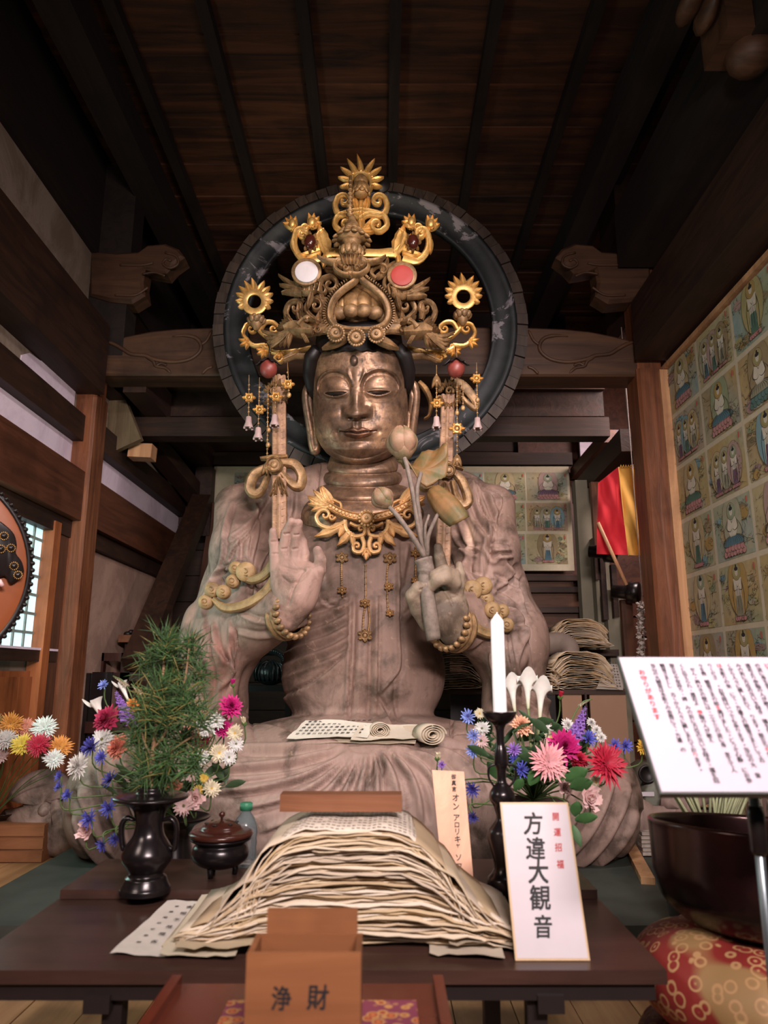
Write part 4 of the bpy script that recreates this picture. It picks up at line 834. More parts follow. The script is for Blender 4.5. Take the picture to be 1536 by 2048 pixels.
# neck with three creases and gilded upper chest
g = MB(); prof = np.array([(.165, 905, 3.84), (.18, 925, 3.81), (.19, 938, 3.80), (.186, 946, 3.80), (.176, 950, 3.80), (.20, 955, 3.79), (.212, 965, 3.79), (.205, 972, 3.79), (.195, 976, 3.79), (.23, 983, 3.78), (.25, 994, 3.77), (.245, 1000, 3.77), (.235, 1004, 3.77), (.27, 1010, 3.77), (.30, 1022, 3.77), (.33, 1040, 3.79), (.35, 1060, 3.83)])
sp = np.stack([np.interp(np.linspace(0, 16, 81), np.arange(17), prof[:, i]) for i in range(3)], 1); k_ = np.array([.25, .5, .25])
for _ in range(2): sp[1:-1] = .25 * sp[:-2] + .5 * sp[1:-1] + .25 * sp[2:]
a = np.linspace(0, 2 * PI, 80, endpoint=False); rings = []
for r, py, cy in sp:
    cy -= .05
    tl = .42; yf = cy - .8 * r * math.cos(tl); z = P(724, py, yf)[2] + .8 * r * math.sin(tl); c0 = V3(P(726, py, cy)[0], cy, z)
    rings.append(c0 + np.stack((r * np.cos(a), .8 * r * np.sin(a) * math.cos(tl), .8 * r * np.sin(a) * math.sin(tl)), 1))
g.grid(np.array(rings), close_v=True); neck = g.build('neck', M_face, statue, vcol=True)
# ------------------------------------------------------------------ carved ornament tools (openwork boards with real thickness)
from mathutils.bvhtree import BVHTree
bv = [tuple(q) for q in b.v[0]] if False else [tuple(q) for q in body_v] if 'body_v' in globals() else None
_me = body.data; _o = ORIG[body.name]
BVH = BVHTree.FromPolygons([tuple(np.array(q.co) + _o) for q in _me.vertices], [tuple(p.vertices) for p in _me.polygons])
def surf(x, y, off=0.0, default=3.5):
    d = P(x, y, 1.0) - V3(0, 0, CAM_Z); d = unit(d); h = BVH.ray_cast(Vector((0, 0, CAM_Z)), Vector(d))
    return (np.array(h[0]) - d * off) if h[0] is not None else P(x, y, default)
class Orn:
    def __init__(s, depth, thick=.022): s.Y = depth if callable(depth) else (lambda x: depth + 0 * np.asarray(x, float)); s.t = thick; s.mb = MB()
    def W(s, p, off=0.0):
        p = np.asarray(p, float).reshape(-1, 2); q = P(p[:, 0], p[:, 1], s.Y(p[:, 0])); q[:, 1] += off; return q
    def band(s, pts, w, n=30, th=None, off=0.0, raw=False):
        sp = np.asarray(pts, float) if raw else smooth_path(pts, n); n = len(sp); t = np.gradient(sp, axis=0); nn = np.stack((-t[:, 1], t[:, 0]), 1); nn /= np.linalg.norm(nn, axis=1)[:, None] + 1e-9
        w = np.interp(np.linspace(0, 1, n), np.linspace(0, 1, len(w)), w) if np.ndim(w) else np.full(n, float(w)); th = th or s.t; h = (w / 2)[:, None]
        ring = np.stack((s.W(sp - nn * h, off + th / 2), s.W(sp - nn * h, off - th * .15), s.W(sp - nn * h * .55, off - th / 2), s.W(sp, off - th * .36), s.W(sp + nn * h * .55, off - th / 2), s.W(sp + nn * h, off - th * .15), s.W(sp + nn * h, off + th / 2)), 1)
        g = ring; n0 = s.mb.n; s.mb.grid(g, close_v=True); k = 7
        s.mb.f.append([n0 + i for i in range(k)][::-1]); s.mb.f.append([n0 + (n - 1) * k + i for i in range(k)]); s.mb.m += [s.mb.cur] * 2; return s
    def scroll(s, lead, c, r, turns=1.2, sgn=1, w=(8, 3), th=None, off=0.0, ball=True):
        """band that runs along lead and then winds round c (radius r shrinking)"""
        lead = np.asarray(lead, float); c = np.asarray(c, float); a0 = math.atan2(lead[-1][1] - c[1], lead[-1][0] - c[0]); r0 = np.linalg.norm(lead[-1] - c)
        k = 26; a = a0 + sgn * np.linspace(0, turns * 2 * PI, k); rr = r0 + (r * .28 - r0) * np.linspace(0, 1, k) ** .75; sp = c + np.stack((rr * np.cos(a), rr * np.sin(a)), 1)
        path = np.vstack((smooth_path(lead, 12)[:-1], sp)) if len(lead) > 1 else sp; s.band(path, w, raw=True, th=th, off=off)
        if ball: s.ball(sp[-1], max(w[-1] * .62, 1.6), off=off)
        return s
    def cscroll(s, c, r, a0, turns=1.1, sgn=1, w=(8, 3.5), th=None, off=0.0):
        p = np.asarray(c, float) + r * np.array((math.cos(a0), math.sin(a0))); return s.scroll([p], c, r, turns, sgn, w, th, off)
    def leaf(s, b, t, w, curl=0.0, th=None, off=0.0, n=9, lob=0):
        b = np.asarray(b, float); t = np.asarray(t, float); d = t - b; L = np.linalg.norm(d); d /= L; nn = np.array((-d[1], d[0])); u = np.linspace(0, 1, n)
        prof = np.sin(np.pi * (.12 + .86 * u) ** .8) ** .8; prof[-1] = .03
        if lob: prof = prof * (1 - .18 * (np.cos(u * lob * 2 * PI) < 0))
        mid = b + d * (u * L)[:, None] + nn * (curl * L * u ** 2)[:, None]; th = th or s.t; h = (w / 2 * prof)[:, None]
        g = np.stack((s.W(mid - nn * h, off + th * .5), s.W(mid - nn * h, off), s.W(mid - nn * h * .5, off - th * .55), s.W(mid, off - th * .2), s.W(mid + nn * h * .5, off - th * .55), s.W(mid + nn * h, off), s.W(mid + nn * h, off + th * .5)), 1)
        s.mb.grid(g, close_v=True); return s
    def fan(s, c, ang, R, n=5, spread=1.6, w=9, th=None, off=0.0):
        for i in range(n):
            a = ang + (i - (n - 1) / 2) * spread / max(n - 1, 1); L = R * (1 - .18 * abs(i - (n - 1) / 2) / max((n - 1) / 2, 1)); s.leaf(c, (c[0] + L * math.cos(a), c[1] + L * math.sin(a)), w, .12 * (i - (n - 1) / 2), th, off - .002 * (i % 2))
        return s
    def ball(s, c, r, off=0.0, sy=1.0):
        q = s.W([c], off)[0]; e = np.linalg.norm(s.W([(c[0] + r, c[1])], off)[0] - q); s.mb.ball(q, (e, e * .8, e * sy), 12, 8); return s
    def disc(s, c, r, th=None, off=0.0, dome=0.0):
        q = s.W([c], off)[0]; e = np.linalg.norm(s.W([(c[0] + r, c[1])], off)[0] - q); th = th or s.t; R = rotx(PI / 2)
        s.mb.lathe([(e, -th / 2), (e, th / 2 * .6), (e * .92, th / 2), (e * .5, th / 2 + dome * .8), (0, th / 2 + dome)], q, 28, R); return s
    def ring(s, c, r, w, off=0.0, th=None):
        a = np.linspace(0, 2 * PI, 41); s.band(np.asarray(c) + r * np.stack((np.cos(a), np.sin(a)), 1), w, raw=True, th=th, off=off); return s
    def rosette(s, c, r, n=12, off=0.0):
        s.disc(c, r * .74, off=off); s.ring(c, r * .62, r * .2, off=off - s.t * .5)
        for i in range(n): a = 2 * PI * i / n; s.ball((c[0] + r * .86 * math.cos(a), c[1] + r * .86 * math.sin(a)), r * .17, off - .002)
        s.ball(c, r * .22, off - s.t * .6); return s
    def flames(s, c, r, n=9, a0=-PI, a1=0, L=16, w=9, off=0.0, hole=True):
        for i in range(n):
            a = a0 + (a1 - a0) * (i + .5) / n; k = 1 - .35 * abs((i + .5) / n - .5) * 2; b_ = (c[0] + r * math.cos(a), c[1] + r * math.sin(a)); t_ = (c[0] + (r + L * k) * math.cos(a), c[1] + (r + L * k) * math.sin(a) - L * .25 * k)
            s.leaf(b_, t_, w, .22 * (1 if a > -PI / 2 else -1), off=off)
        return s
    def out(s, name, m, parent, smooth=True): return s.mb.build(name, m, parent, smooth, sharp=50)
def mirror(fn, axis):
    fn(lambda x: x); fn(lambda x: 2 * axis - x)
# ------------------------------------------------------------------ crown
crown = bpy.data.objects.new('crown', None); COL.objects.link(crown); crown.parent = statue; ORIG[crown.name] = ORIG[statue.name]; crown['label'] = 'tall openwork crown with phoenixes, discs and flaming jewels'
YC = lambda x: 3.29 + .42 * ((np.asarray(x, float) - 720) / 250) ** 2
AX = 721
for sg in (1, -1):
    m = (lambda x: x) if sg == 1 else (lambda x: 2 * AX - x); S_ = lambda L: [(m(x), y) for x, y in L]
    # scroll field
    o = Orn(YC, .028)
    o.scroll(S_([(672, 640), (640, 650), (590, 650), (572, 628), (575, 612)]), (m(592), 616), 19, 1.0, sg, (13, 5)); o.leaf((m(600), 640), (m(588), 600), 14, .3 * sg)
    o.scroll(S_([(660, 645), (632, 640), (612, 620), (618, 602)]), (m(632), 612), 14, 1.05, sg, (11, 5)); o.leaf((m(632), 640), (m(655), 612), 12, -.2 * sg)
    o.scroll(S_([(662, 630), (650, 610), (640, 585), (643, 560), (660, 552)]), (m(660), 570), 17, 1.0, sg, (12, 5)); o.scroll(S_([(655, 600), (640, 596), (628, 588), (634, 572)]), (m(643), 582), 11, .9, sg, (9, 4))
    for q in ((650, 648, 652, 610), (640, 650, 634, 622), (664, 650, 668, 600), (645, 655, 620, 640)): o.leaf((m(q[0]), q[1]), (m(q[2]), q[3]), 12, .15 * sg)
    o.fan((m(676), 545), -PI / 2 - .6 * sg, 34, 4, 1.2, 13); o.leaf((m(690), 555), (m(655), 530), 14, -.2 * sg); o.fan((m(608), 600), -PI / 2 - sg * .7, 24, 3, 1.2, 10)
    o.scroll(S_([(690, 560), (700, 548), (690, 535), (678, 532)]), (m(676), 544), 9, .9, -sg, (8, 4), off=-.01)
    o.out('openwork_scroll', M_dull, crown)
    # sun / moon disc on cloud with flame tails
    cxd, cyd = (613, 546) if sg == 1 else (804, 553)
    o = Orn(lambda x: YC(x) - .05, .03); dx = -1 if sg == 1 else 1
    for i in range(5): o.scroll([(cxd + (i - 2) * 9 - 6 * dx, cyd + 38), (cxd + (i - 2) * 10 - 8 * dx, cyd + 26 + abs(i - 2) * -3)], (cxd + (i - 2) * 10, cyd + 28 - abs(i - 2) * 3), 6, 1.0, dx, (6, 3))
    o.leaf((cxd - 20, cyd + 30), (cxd + 22, cyd + 36), 24, 0); 
    for i, (ex_, ey_) in enumerate(((-56, 4), (-54, 24), (-50, 40))): o.band([(cxd + dx * 10, cyd + 30 + i * 4), (cxd + dx * 30, cyd + 22 + i * 8), (cxd + dx * 42, cyd + 14 + i * 12), (cxd - ex_ * dx, cyd + ey_)], (14, 12, 8, 1.5), 14)
    o.leaf((cxd - dx * 10, cyd + 40), (cxd - dx * 2, cyd + 70), 12); fr_ = o.out('cloud_bracket', M_dull, crown)
    o = Orn(lambda x: YC(x) - .08, .02); o.disc((cxd, cyd - 2), 25); o.out('disc_rim', M_dull, crown)
    o = Orn(lambda x: YC(x) - .094, .012); o.disc((cxd, cyd - 2), 19); q = o.out('disc_face', m_plain('white_disc_paint', srgb(196, 188, 190), .6, var=.08) if sg == 1 else m_plain('red_disc_paint', srgb(150, 50, 44), .6, var=.12), crown); q['label'] = 'white moon disc' if sg == 1 else 'red sun disc'
    # phoenix
    bxo, byo = (584, 656) if sg == 1 else (848, 660); o = Orn(lambda x: YC(x) - .07, .03); d = -sg
    def F(*a): return [(bxo + d * x, byo + y) for x, y in a]
    bd = F((-34, -6), (-22, 4), (0, 4), (20, 10)); o.band(F((-40, 6), (-20, 2), (0, 0), (16, 4)), (12, 26, 28, 12), 16, th=.07); o.band(F((-14, 0), (-22, -10), (-30, -14)), (14, 9, 8), 10, th=.045, off=-.02); 
    o.ball(F((-30, -15))[0], 6.5, -.02); o.leaf(F((-33, -14))[0], F((-48, -9))[0], 6, off=-.02); o.leaf(F((-28, -19))[0], F((-18, -30))[0], 5, off=-.02)
    for i in range(6): o.leaf(F((-2 + i * 2, -6))[0], F((22 + i * 5 - 14, -26 + i * 4))[0], 9, .2 * d, off=.006 * i - .01)
    for i in range(8): o.band(F((6, 4 + i * .6), (24, 12 + i * 2), (42, 14 + i * 4.4 - 4), (62 - i * 3, 4 + i * 6)), (6, 8, 6, 1.5), 14, th=.016, off=-.012 * (i % 2))
    for i in range(4): o.leaf(F((0, 8))[0], F((14 + 8 * i, 36 - 3 * i))[0], 9, .2 * d, off=.004 * i)
    for i in range(3): o.band(F((-16, 8), (-26 + i * 3, 16), (-34 + i * 3, 30)), (5, 4, 2), 8, th=.014, off=-.01)
    q = o.out('phoenix', M_dull, crown); q['label'] = 'carved phoenix facing inward'
    # side flame jewel on lotus cup, gilt scrolls beneath
    fx, fy = (509, 603) if sg == 1 else (927, 593); o = Orn(lambda x: 3.48 + 0 * np.asarray(x, float), .014)
    o.ring((fx, fy), 20, 13); o.flames((fx, fy), 22, 11, -PI * 1.18, PI * .18, 20, 13); o.out('flame_ring', M_gold, crown)
    q0 = P(fx + (4 if sg == 1 else -2), fy + 40, 3.48); g = MB()
    for row, (n_, r_, zz) in enumerate(((9, .05, .02), (9, .04, .045))):
        for i in range(n_):
            a = 2 * PI * (i + row * .5) / n_; dd = V3(math.cos(a), math.sin(a), 0); g.ball(q0 + dd * r_ * .8 + V3(0, 0, zz * .5 - .01), (.016, .009, .018), 8, 6, rotz(a) @ roty(.5) @ rotz(PI / 2))
    g.lathe([(.01, -.05), (.022, -.03), (.04, 0), (.036, .008), (0, .008)], q0, 20); g.build('lotus_cup', M_dull, crown)
    o = Orn(lambda x: 3.50 + 0 * np.asarray(x, float), .02); gx_ = (lambda x: x) if sg == 1 else (lambda x: 1436 - x); T = lambda L: [(gx_(x), y) for x, y in L]
    o.scroll(T([(530, 690), (505, 690), (486, 668), (492, 650)]), (gx_(503), 658), 12, 1.1, sg, (9, 4)); o.scroll(T([(520, 660), (530, 645), (545, 644), (556, 652)]), (gx_(547), 658), 10, 1.0, sg, (9, 4))
    o.scroll(T([(505, 640), (520, 662), (540, 680), (545, 696)]), (gx_(533), 694), 9, .9, sg, (9, 4)); o.fan((gx_(498), 682), PI - .2 if sg == 1 else .2, 22, 4, 1.6, 9); o.fan((gx_(528), 700), PI / 2 + .3 * sg, 18, 5, 2.2, 9); o.fan((gx_(560), 706), PI / 2 - .2 * sg, 16, 4, 2.0, 9)
    o.band(T([(520, 690), (550, 704), (590, 702), (622, 694)]), (8, 11, 10, 7)); o.leaf((gx_(545), 690), (gx_(575), 668), 14, .2); o.cscroll((gx_(556), 716), 11, 0, 1.1, sg, (8, 4)); o.fan((gx_(512), 655), -PI / 2, 20, 3, 1.0, 8)
    o.out('gilt_side_scroll', M_gold, crown)
    # upper gilt flower branches
    o = Orn(lambda x: 3.36 + 0 * np.asarray(x, float), .018); U_ = (lambda x: x) if sg == 1 else (lambda x: 1446 - x); T = lambda L: [(U_(x), y) for x, y in L]
    o.band(T([(722, 505), (690, 506), (662, 505), (650, 510)]), (15, 15, 18, 14)); o.band(T([(655, 505), (640, 488), (636, 470), (648, 458)]), (14, 14, 10, 4)); o.leaf((U_(655), 508), (U_(644), 446), 27, -.12 * sg, lob=3); o.leaf((U_(640), 500), (U_(600), 520), 18, .25 * sg, lob=2); o.leaf((U_(650), 510), (U_(648), 538), 14, .1 * sg, lob=2); o.leaf((U_(640), 506), (U_(612), 524), 13, .2 * sg)
    o.scroll(T([(640, 516), (612, 522), (594, 505), (588, 482), (592, 462)]), (U_(604), 468), 12, 1.1, sg, (14, 7)); o.cscroll((U_(611), 456), 10, 1.2, 1.1, sg, (9, 4)); o.leaf((U_(586), 478), (U_(588), 508), 15, -.1); o.leaf((U_(634), 500), (U_(628), 468), 14, .1)
    for (fx2, fy2, an_) in ((585, 446, -2.1), (624, 442, -1.0)):
        an2 = an_ if sg == 1 else PI - an_
        for k in (-1.5, -.5, .5, 1.5): a = an2 + k * .62; o.leaf((U_(fx2) - 7 * math.cos(a), fy2 + 8 - 7 * math.sin(a)), (U_(fx2) + 19 * math.cos(a), fy2 + 4 + 19 * math.sin(a)), 17, off=.003 * k)
        o.ball((U_(fx2), fy2 + 4), 7, -.014, 1.4)
    q = o.out('gilt_flower_branch', M_gold, crown)
    g = MB(); g.ball(P(U_(620), 484, 3.33), (.032, .03, .042)); q = g.build('dark_jewel', m_plain('dark_red_jewel', srgb(60, 24, 18), .2, var=.3), crown)
    o = Orn(3.335, .02)
    for k in range(8): a = 2 * PI * k / 8; o.leaf((U_(620) + 10 * math.cos(a), 484 + 14 * math.sin(a)), (U_(620) + 17 * math.cos(a), 484 + 21 * math.sin(a)), 6)
    o.out('jewel_claws', M_dull, crown)
    # ogee frame half with beaded edge
    o = Orn(lambda x: YC(x) - .04, .03); T = lambda L: [(m(x) - 3, y) for x, y in L]
    og = T([(721, 548), (712, 562), (690, 578), (672, 596), (663, 618), (664, 638), (676, 652), (700, 658), (722, 658)]); o.band(og, (11, 12, 12, 13, 13, 12, 10, 9)); sp = smooth_path(og, 44)
    tt_ = np.gradient(sp, axis=0); nn_ = np.stack((-tt_[:, 1], tt_[:, 0]), 1); nn_ /= np.linalg.norm(nn_, axis=1)[:, None]
    for k in range(4, 34): pt = sp[k] + nn_[k] * (10 * sg); o.mb.bar(o.W([pt - nn_[k] * 2.2])[0], o.W([pt + nn_[k] * 2.2])[0], .005, .02, (0, 1, 0))
    o.out('ogee_frame', M_dull, crown)
    o = Orn(lambda x: YC(x) - .02, .03); T = lambda L: [(m(x), y) for x, y in L]
    o.band(T([(700, 664), (660, 656), (620, 660), (570, 668)]), (18, 20, 22, 14)); o.leaf((m(692), 676), (m(642), 692), 20, -.12 * sg); o.cscroll((m(636), 664), 8, 0, 1.2, sg, (6, 3), off=-.02); o.cscroll((m(612), 668), 7, 0, 1.2, sg, (6, 3), off=-.02); o.leaf((m(640), 650), (m(608), 640), 14, .15 * sg, off=-.01); o.leaf((m(636), 656), (m(600), 654), 10, .1 * sg, off=-.01)
    o.out('diadem_band', M_dull, crown)
    # gold strap from crown to knot at the temple
    o = Orn(3.50, .02); o.band([(m(618), 712), (m(590), 712), (m(566), 722)], (12, 12, 9)); o.leaf((m(600), 700), (m(560), 726), 18, .1 * sg); o.out('temple_strap', M_dull, crown)
# three rosettes
for cx_, cy_, r in ((672, 667, 18), (713, 675, 18.5), (753, 669, 18)): o = Orn(lambda x: YC(x) - .07, .022); o.rosette((cx_, cy_), r, 20); o.out('rosette', M_dull, crown)
# topknot seen through the frame: gilt lotus bud on pale lotus rim
g = MB()
for row, (n_, r_, zz, hh) in enumerate(((10, .115, .0, .10), (9, .10, .04, .10), (7, .06, .09, .08))):
    for i in range(n_): a = 2 * PI * (i + row * .5) / n_; g.ball(P(716, 622, 3.42) + V3(r_ * math.cos(a), r_ * .8 * math.sin(a), zz), (.045, .022, hh * .62), 12, 8, rotz(a + PI / 2) @ rotx(-.25 * row))
g.ball(P(716, 618, 3.42), (.1, .08, .13)); g.build('topknot_lotus', M_ogold, crown)
g = MB()
for i in range(14): a = 2 * PI * i / 14; g.ball(P(716, 642, 3.40) + V3(.14 * math.cos(a), .11 * math.sin(a), 0), (.042, .036, .035), 12, 8)
g.build('topknot_lotus_rim', M_dull, crown)
# pagoda ornament with cloud bracket
o = Orn(3.22, .03); bx = 703
for sg in (1, -1): 
    q = lambda x: bx + sg * (x - bx)
    o.scroll([(q(703), 548), (q(686), 548), (q(670), 536), (q(672), 522)], (q(682), 528), 10, 1.0, sg, (9, 4)); o.cscroll((q(692), 540), 6, 0, 1.1, sg, (6, 3), off=-.015); o.band([(q(700), 520), (q(676), 524), (q(650), 520), (q(634), 512)], (12, 14, 9, 2))
for k in range(5): o.leaf((bx + (k - 2) * 6, 534), (bx + (k - 2) * 10, 508), 13, 0, off=-.01)
o.leaf((bx - 2, 530), (bx - 2, 556), 20); o.out('cloud_bracket', M_dull, crown)
c0 = P(bx, 512, 3.22); zt = lambda y: P(bx, y, 3.22)[2] - c0[2]; g = MB(); g.lathe([(.052, 0), (.052, zt(500)), (.046, zt(498)), (.04, zt(488)), (.05, zt(484)), (.03, zt(482))], c0, 12)
for k in range(10): a = 2 * PI * k / 10; g.ball(c0 + V3(.05 * math.cos(a), .05 * math.sin(a), .02), (.018, .012, .026), 8, 6, rotz(a + PI / 2))
g.build('pagoda_body', M_dull, crown)
g = MB(); zb_ = zt(480)
for row in range(5):
    n_ = 14 - row * 2; R0 = .095 - row * .018; zz = zb_ + row * .022
    for k in range(n_): a = 2 * PI * (k + .5 * row) / n_; dd = V3(math.cos(a), math.sin(a), 0); g.ball(c0 + dd * (R0 - .018) + V3(0, 0, zz + .006), (.030, .020, .009), 8, 5, rotz(a) @ roty(.62))
g.lathe([(.075, zb_), (.05, zb_ + .05), (.018, zb_ + .115), (.02, zb_ + .125), (0, zb_ + .13)], c0, 16); g.build('pagoda_roof', M_dull, crown)
g = MB(); z0_, z1_ = zt(436), zt(352); g.lathe([(.009, z0_), (.007, z1_)], c0 + V3(-.01, 0, 0), 8)
for k in range(9): zz = z0_ + (z1_ - z0_) * (k + .7) / 10; g.lathe([(.008, zz - .005), (.021 - .0012 * k, zz), (.008, zz + .005)], c0 + V3(-.01, 0, 0), 12)
g.build('pagoda_finial', M_dull, crown)
# top finial: flaming jewel on lotus, S scrolls
o = Orn(3.33, .02); tx = 722
for sg in (1, -1):
    q = lambda x: tx + sg * (x - tx)
    o.scroll([(q(724), 438), (q(708), 428), (q(680), 430), (q(670), 412), (q(674), 396)], (q(688), 402), 14, 1.0, sg, (13, 6)); o.scroll([(q(724), 420), (q(700), 424), (q(676), 432), (q(670), 450), (q(682), 462)], (q(690), 449), 12, 1.0, -sg, (13, 6)); o.leaf((q(712), 420), (q(700), 388), 10, .2 * sg)
    for k in range(4): o.leaf((q(724), 462 - 2 * k), (q(750 + 4 * k), 470 - 13 * k), 10, -.25 * sg, off=.003 * k)
for k in range(3): o.leaf((tx, 432), (tx + (k - 1) * 13, 392), 15, 0, off=.003 * (k != 1))
o.leaf((tx, 424), (tx, 470), 16); o.band([(tx + 4, 470), (tx + 5, 506)], (7, 9), 6); o.out('gilt_finial_scroll', M_gold, crown)
o = Orn(3.34, .016); o.ring((tx, 368), 21, 9); o.flames((tx, 368), 22, 9, -PI * 1.12, PI * .12, 30, 12); 
for k in range(11): a = -PI * 1.12 + PI * 1.24 * (k + 1) / 12; o.ball((tx + 27 * math.cos(a), 368 + 27 * math.sin(a)), 3.4)
o.out('flame_ring', M_gold, crown)
g = MB(); g.ball(P(tx, 363, 3.30), (.036, .036, .038), 20, 14); g.build('jewel', M_ogold, crown)
g = MB()
for row in range(2):
    for k in range(9): a = 2 * PI * (k + .5 * row) / 9; g.ball(P(tx, 382 - row * 5, 3.30) + V3(.036 * math.cos(a), .036 * math.sin(a), 0), (.02, .01, .03), 8, 6, rotz(a + PI / 2) @ rotx(-.35))
g.lathe([(.01, -.035), (.034, -.02), (.04, 0), (0, .01)], P(tx, 384, 3.30), 18); g.build('lotus_cup', M_ogold, crown)
g = MB(); g.lathe([(.055, -.005), (.055, .005)], P(760, 368, 3.42), 24, rotx(PI / 2)); g.build('dark_disc', M_hair, crown)
g = MB(); g.tube([P(722, 470, 3.36), P(722, 690, 3.42)], .014, 8); g.build('crown_post', M_dull, crown)
# ------------------------------------------------------------------ hanging ribbons (long fluted bars), bows, tassels
M_bar = m_gold('ribbon_gilding', srgb(112, 84, 64), srgb(142, 108, 82), srgb(162, 126, 96), .6, 18, .60, .15)
for sg, (x0, y0, x1, y1), kn in ((1, (558, 752, 559, 1080), (549, 933)), (-1, (896, 790, 885, 1150), (897, 944))):
    a, b_ = P(x0, y0, 3.46), P(x1, y1, 3.30 if sg == 1 else 3.27); d = unit(b_ - a); r_ = V3(1, 0, 0); up = np.cross(r_, d); g = MB()
    prf = [(-.034, .02), (-.034, -.008), (-.026, -.014), (-.012, -.004), (-.006, -.018), (.006, -.018), (.012, -.004), (.026, -.014), (.034, -.008), (.034, .02)]; sn = 1 if up[1] > 0 else -1
    g.grid([[p + r_ * u + up * sn * w for u, w in prf] for p in (a + (b_ - a) * t for t in np.linspace(0, 1, 12))], close_v=True)
    rb = g.build('ribbon_bar', M_bar, statue, True)
    for k in range(26):
        p = a + (b_ - a) * (k + .5) / 26
        g = MB(); g.grid([[p + V3(u, w_, h_) for u, w_ in ((-.029, -.015), (-.012, -.008), (0, -.020), (.012, -.008), (.029, -.015))] for h_ in (-.002, .002)]); g.build('ribbon_rib', M_bar, rb)
    yk = 3.36 if sg == 1 else 3.33; o = Orn(yk, .035); kx, ky = kn; q = lambda x: kx + sg * (x - 549)
    if sg == 1:
        o.band([(kx - 10, ky), (kx - 40, ky + 16), (kx - 50, ky + 42), (kx - 40, ky + 54), (kx - 26, ky + 46), (kx - 12, ky + 14)], (16, 20, 20, 20, 16, 10)); o.band([(kx + 12, ky - 8), (kx + 40, ky - 4), (kx + 54, ky + 18), (kx + 50, ky + 38), (kx + 36, ky + 36), (kx + 14, ky + 12)], (16, 20, 20, 20, 18, 12)); o.band([(kx - 28, ky - 16), (kx + 26, ky - 20)], (6, 12, 8), 8)
    else:
        o.band([(kx - 12, ky + 6), (kx - 34, ky + 4), (kx - 52, ky + 14), (kx - 48, ky + 30), (kx - 30, ky + 28)], (14, 20, 22, 18, 10)); o.band([(kx + 12, ky + 2), (kx + 28, ky + 20), (kx + 40, ky + 56), (kx + 28, ky + 66), (kx + 16, ky + 48), (kx + 8, ky + 18)], (14, 18, 20, 18, 14, 10)); o.band([(kx - 10, ky - 22), (kx + 30, ky - 6)], (6, 10, 6), 8)
    o.out('ribbon_bow', M_dull, rb)
    o = Orn(yk - .03, .03); o.disc((kx, ky - 2), 17 if sg == 1 else 13); o.ring((kx, ky - 2), 14 if sg == 1 else 11, 5, off=-.012); o.ball((kx, ky - 2), 8, -.01); o.out('bow_boss', M_dull, rb)
    o = Orn(yk - .02, .03)
    for k in range(5): o.leaf((q(558), ky + 22), (q(558) + (k - 2) * 9, ky + 60), 10, 0, off=-.004 * (k % 2))
    o.band([(q(546), ky + 54), (q(572), ky + 54)], 6, 6); o.out('tassel', M_dull, rb)
    # temple cluster of gilt leaves at the top of the bar, and the red fruit-like globe
    gx0, gy0 = (537, 738) if sg == 1 else (912, 738); o = Orn(3.44, .02)
    for k in range(9): a_ = -2.6 + k * .62; c_ = (q(556) + (8 if sg == -1 else -4) + 16 * math.cos(a_), gy0 + 52 + 18 * math.sin(a_)); o.fan(c_, a_ + .3, 14, 3, 1.6, 7, off=-.006 * (k % 3))
    o.cscroll((q(548), gy0 + 44), 9, .5, 1.1, sg, (6, 3)); o.cscroll((q(566), gy0 + 60), 8, 2, 1.1, -sg, (6, 3)); o.out('gilt_leaf_cluster', M_dull, rb)
    gl = thing('hanging_globe', P(gx0, gy0 + 20, 3.36), 'dull red globe with dark leaf cap hanging beside the ' + ('left' if sg == 1 else 'right') + ' temple of the statue', 'globe ornament', 'red globes under the crown')
    g = MB(); g.ball(P(gx0, gy0, 3.36), (.043, .043, .047), 22, 14); g.build('globe', m_plain('dull_red_paint', srgb(122, 54, 46), .45, var=.3, nscale=30) if sg == 1 else bpy.data.materials['dull_red_paint'], gl)
    g = MB()
    for k in range(6): a_ = 2 * PI * k / 6; g.tube(P(gx0, gy0, 3.36) + np.array([(0, 0, .05), (.03 * math.cos(a_), .03 * math.sin(a_), .045), (.055 * math.cos(a_), .055 * math.sin(a_), .022), (.068 * math.cos(a_), .068 * math.sin(a_), .02)]), (.01, .017, .013, .002), 6, flat=.3)
    g.tube([P(gx0, gy0, 3.36) + (0, 0, .05), P(gx0, gy0, 3.36) + (0, 0, .12)], .003, 5); g.build('leaf_cap', M_hair, gl)
    # strands with small flowers and bells
    ss = [(498, 770, ((498, 795, 'f'), (497, 846, 'b'))), (519, 775, ((519, 819, 'f'), (516, 868, 'b'))), (552, 770, ((552, 793, 'f'), (549, 842, 'b'))), (536, 790, ((537, 860, 'd'), (536, 890, 'd'), (534, 935, 'c'))), (575, 745, ((576, 768, 'f'), (578, 790, 'd')))] if sg == 1 else \
         [(953, 745, ((953, 757, 'f'), (955, 800, 'd'), (955, 848, 'b'))), (873, 750, ((873, 762, 'c'), (874, 806, 'f'), (873, 846, 'b'))), (914, 775, ((914, 826, 'd'), (914, 857, 'F'), (914, 920, 'c'))), (926, 780, ((926, 816, 'd'),))]
    for x_, y_, els in ss:
        stt = thing('pendant_strand', P(x_, els[-1][1], 3.32), f'beaded strand, ' + {498: 'outermost of the three left bell strands', 519: 'lowest hanging of the left bell strands', 552: 'bell strand over the left ribbon bar', 536: 'long strand ending in leaves above the left bow', 575: 'short flower strand right of the left bar', 953: 'outermost bell strand under the right globe', 873: 'bell strand between the right ear and bar', 914: 'long strand down the front of the right bar', 926: 'short single bead strand by the right bar'}[x_], 'ornament strand', 'beaded strands under the crown')
        g = MB(); g.tube([P(x_, y_ - 20, 3.32), P(els[-1][0], els[-1][1], 3.32)], .0022, 5); k = int((els[-1][1] - y_) / 9)
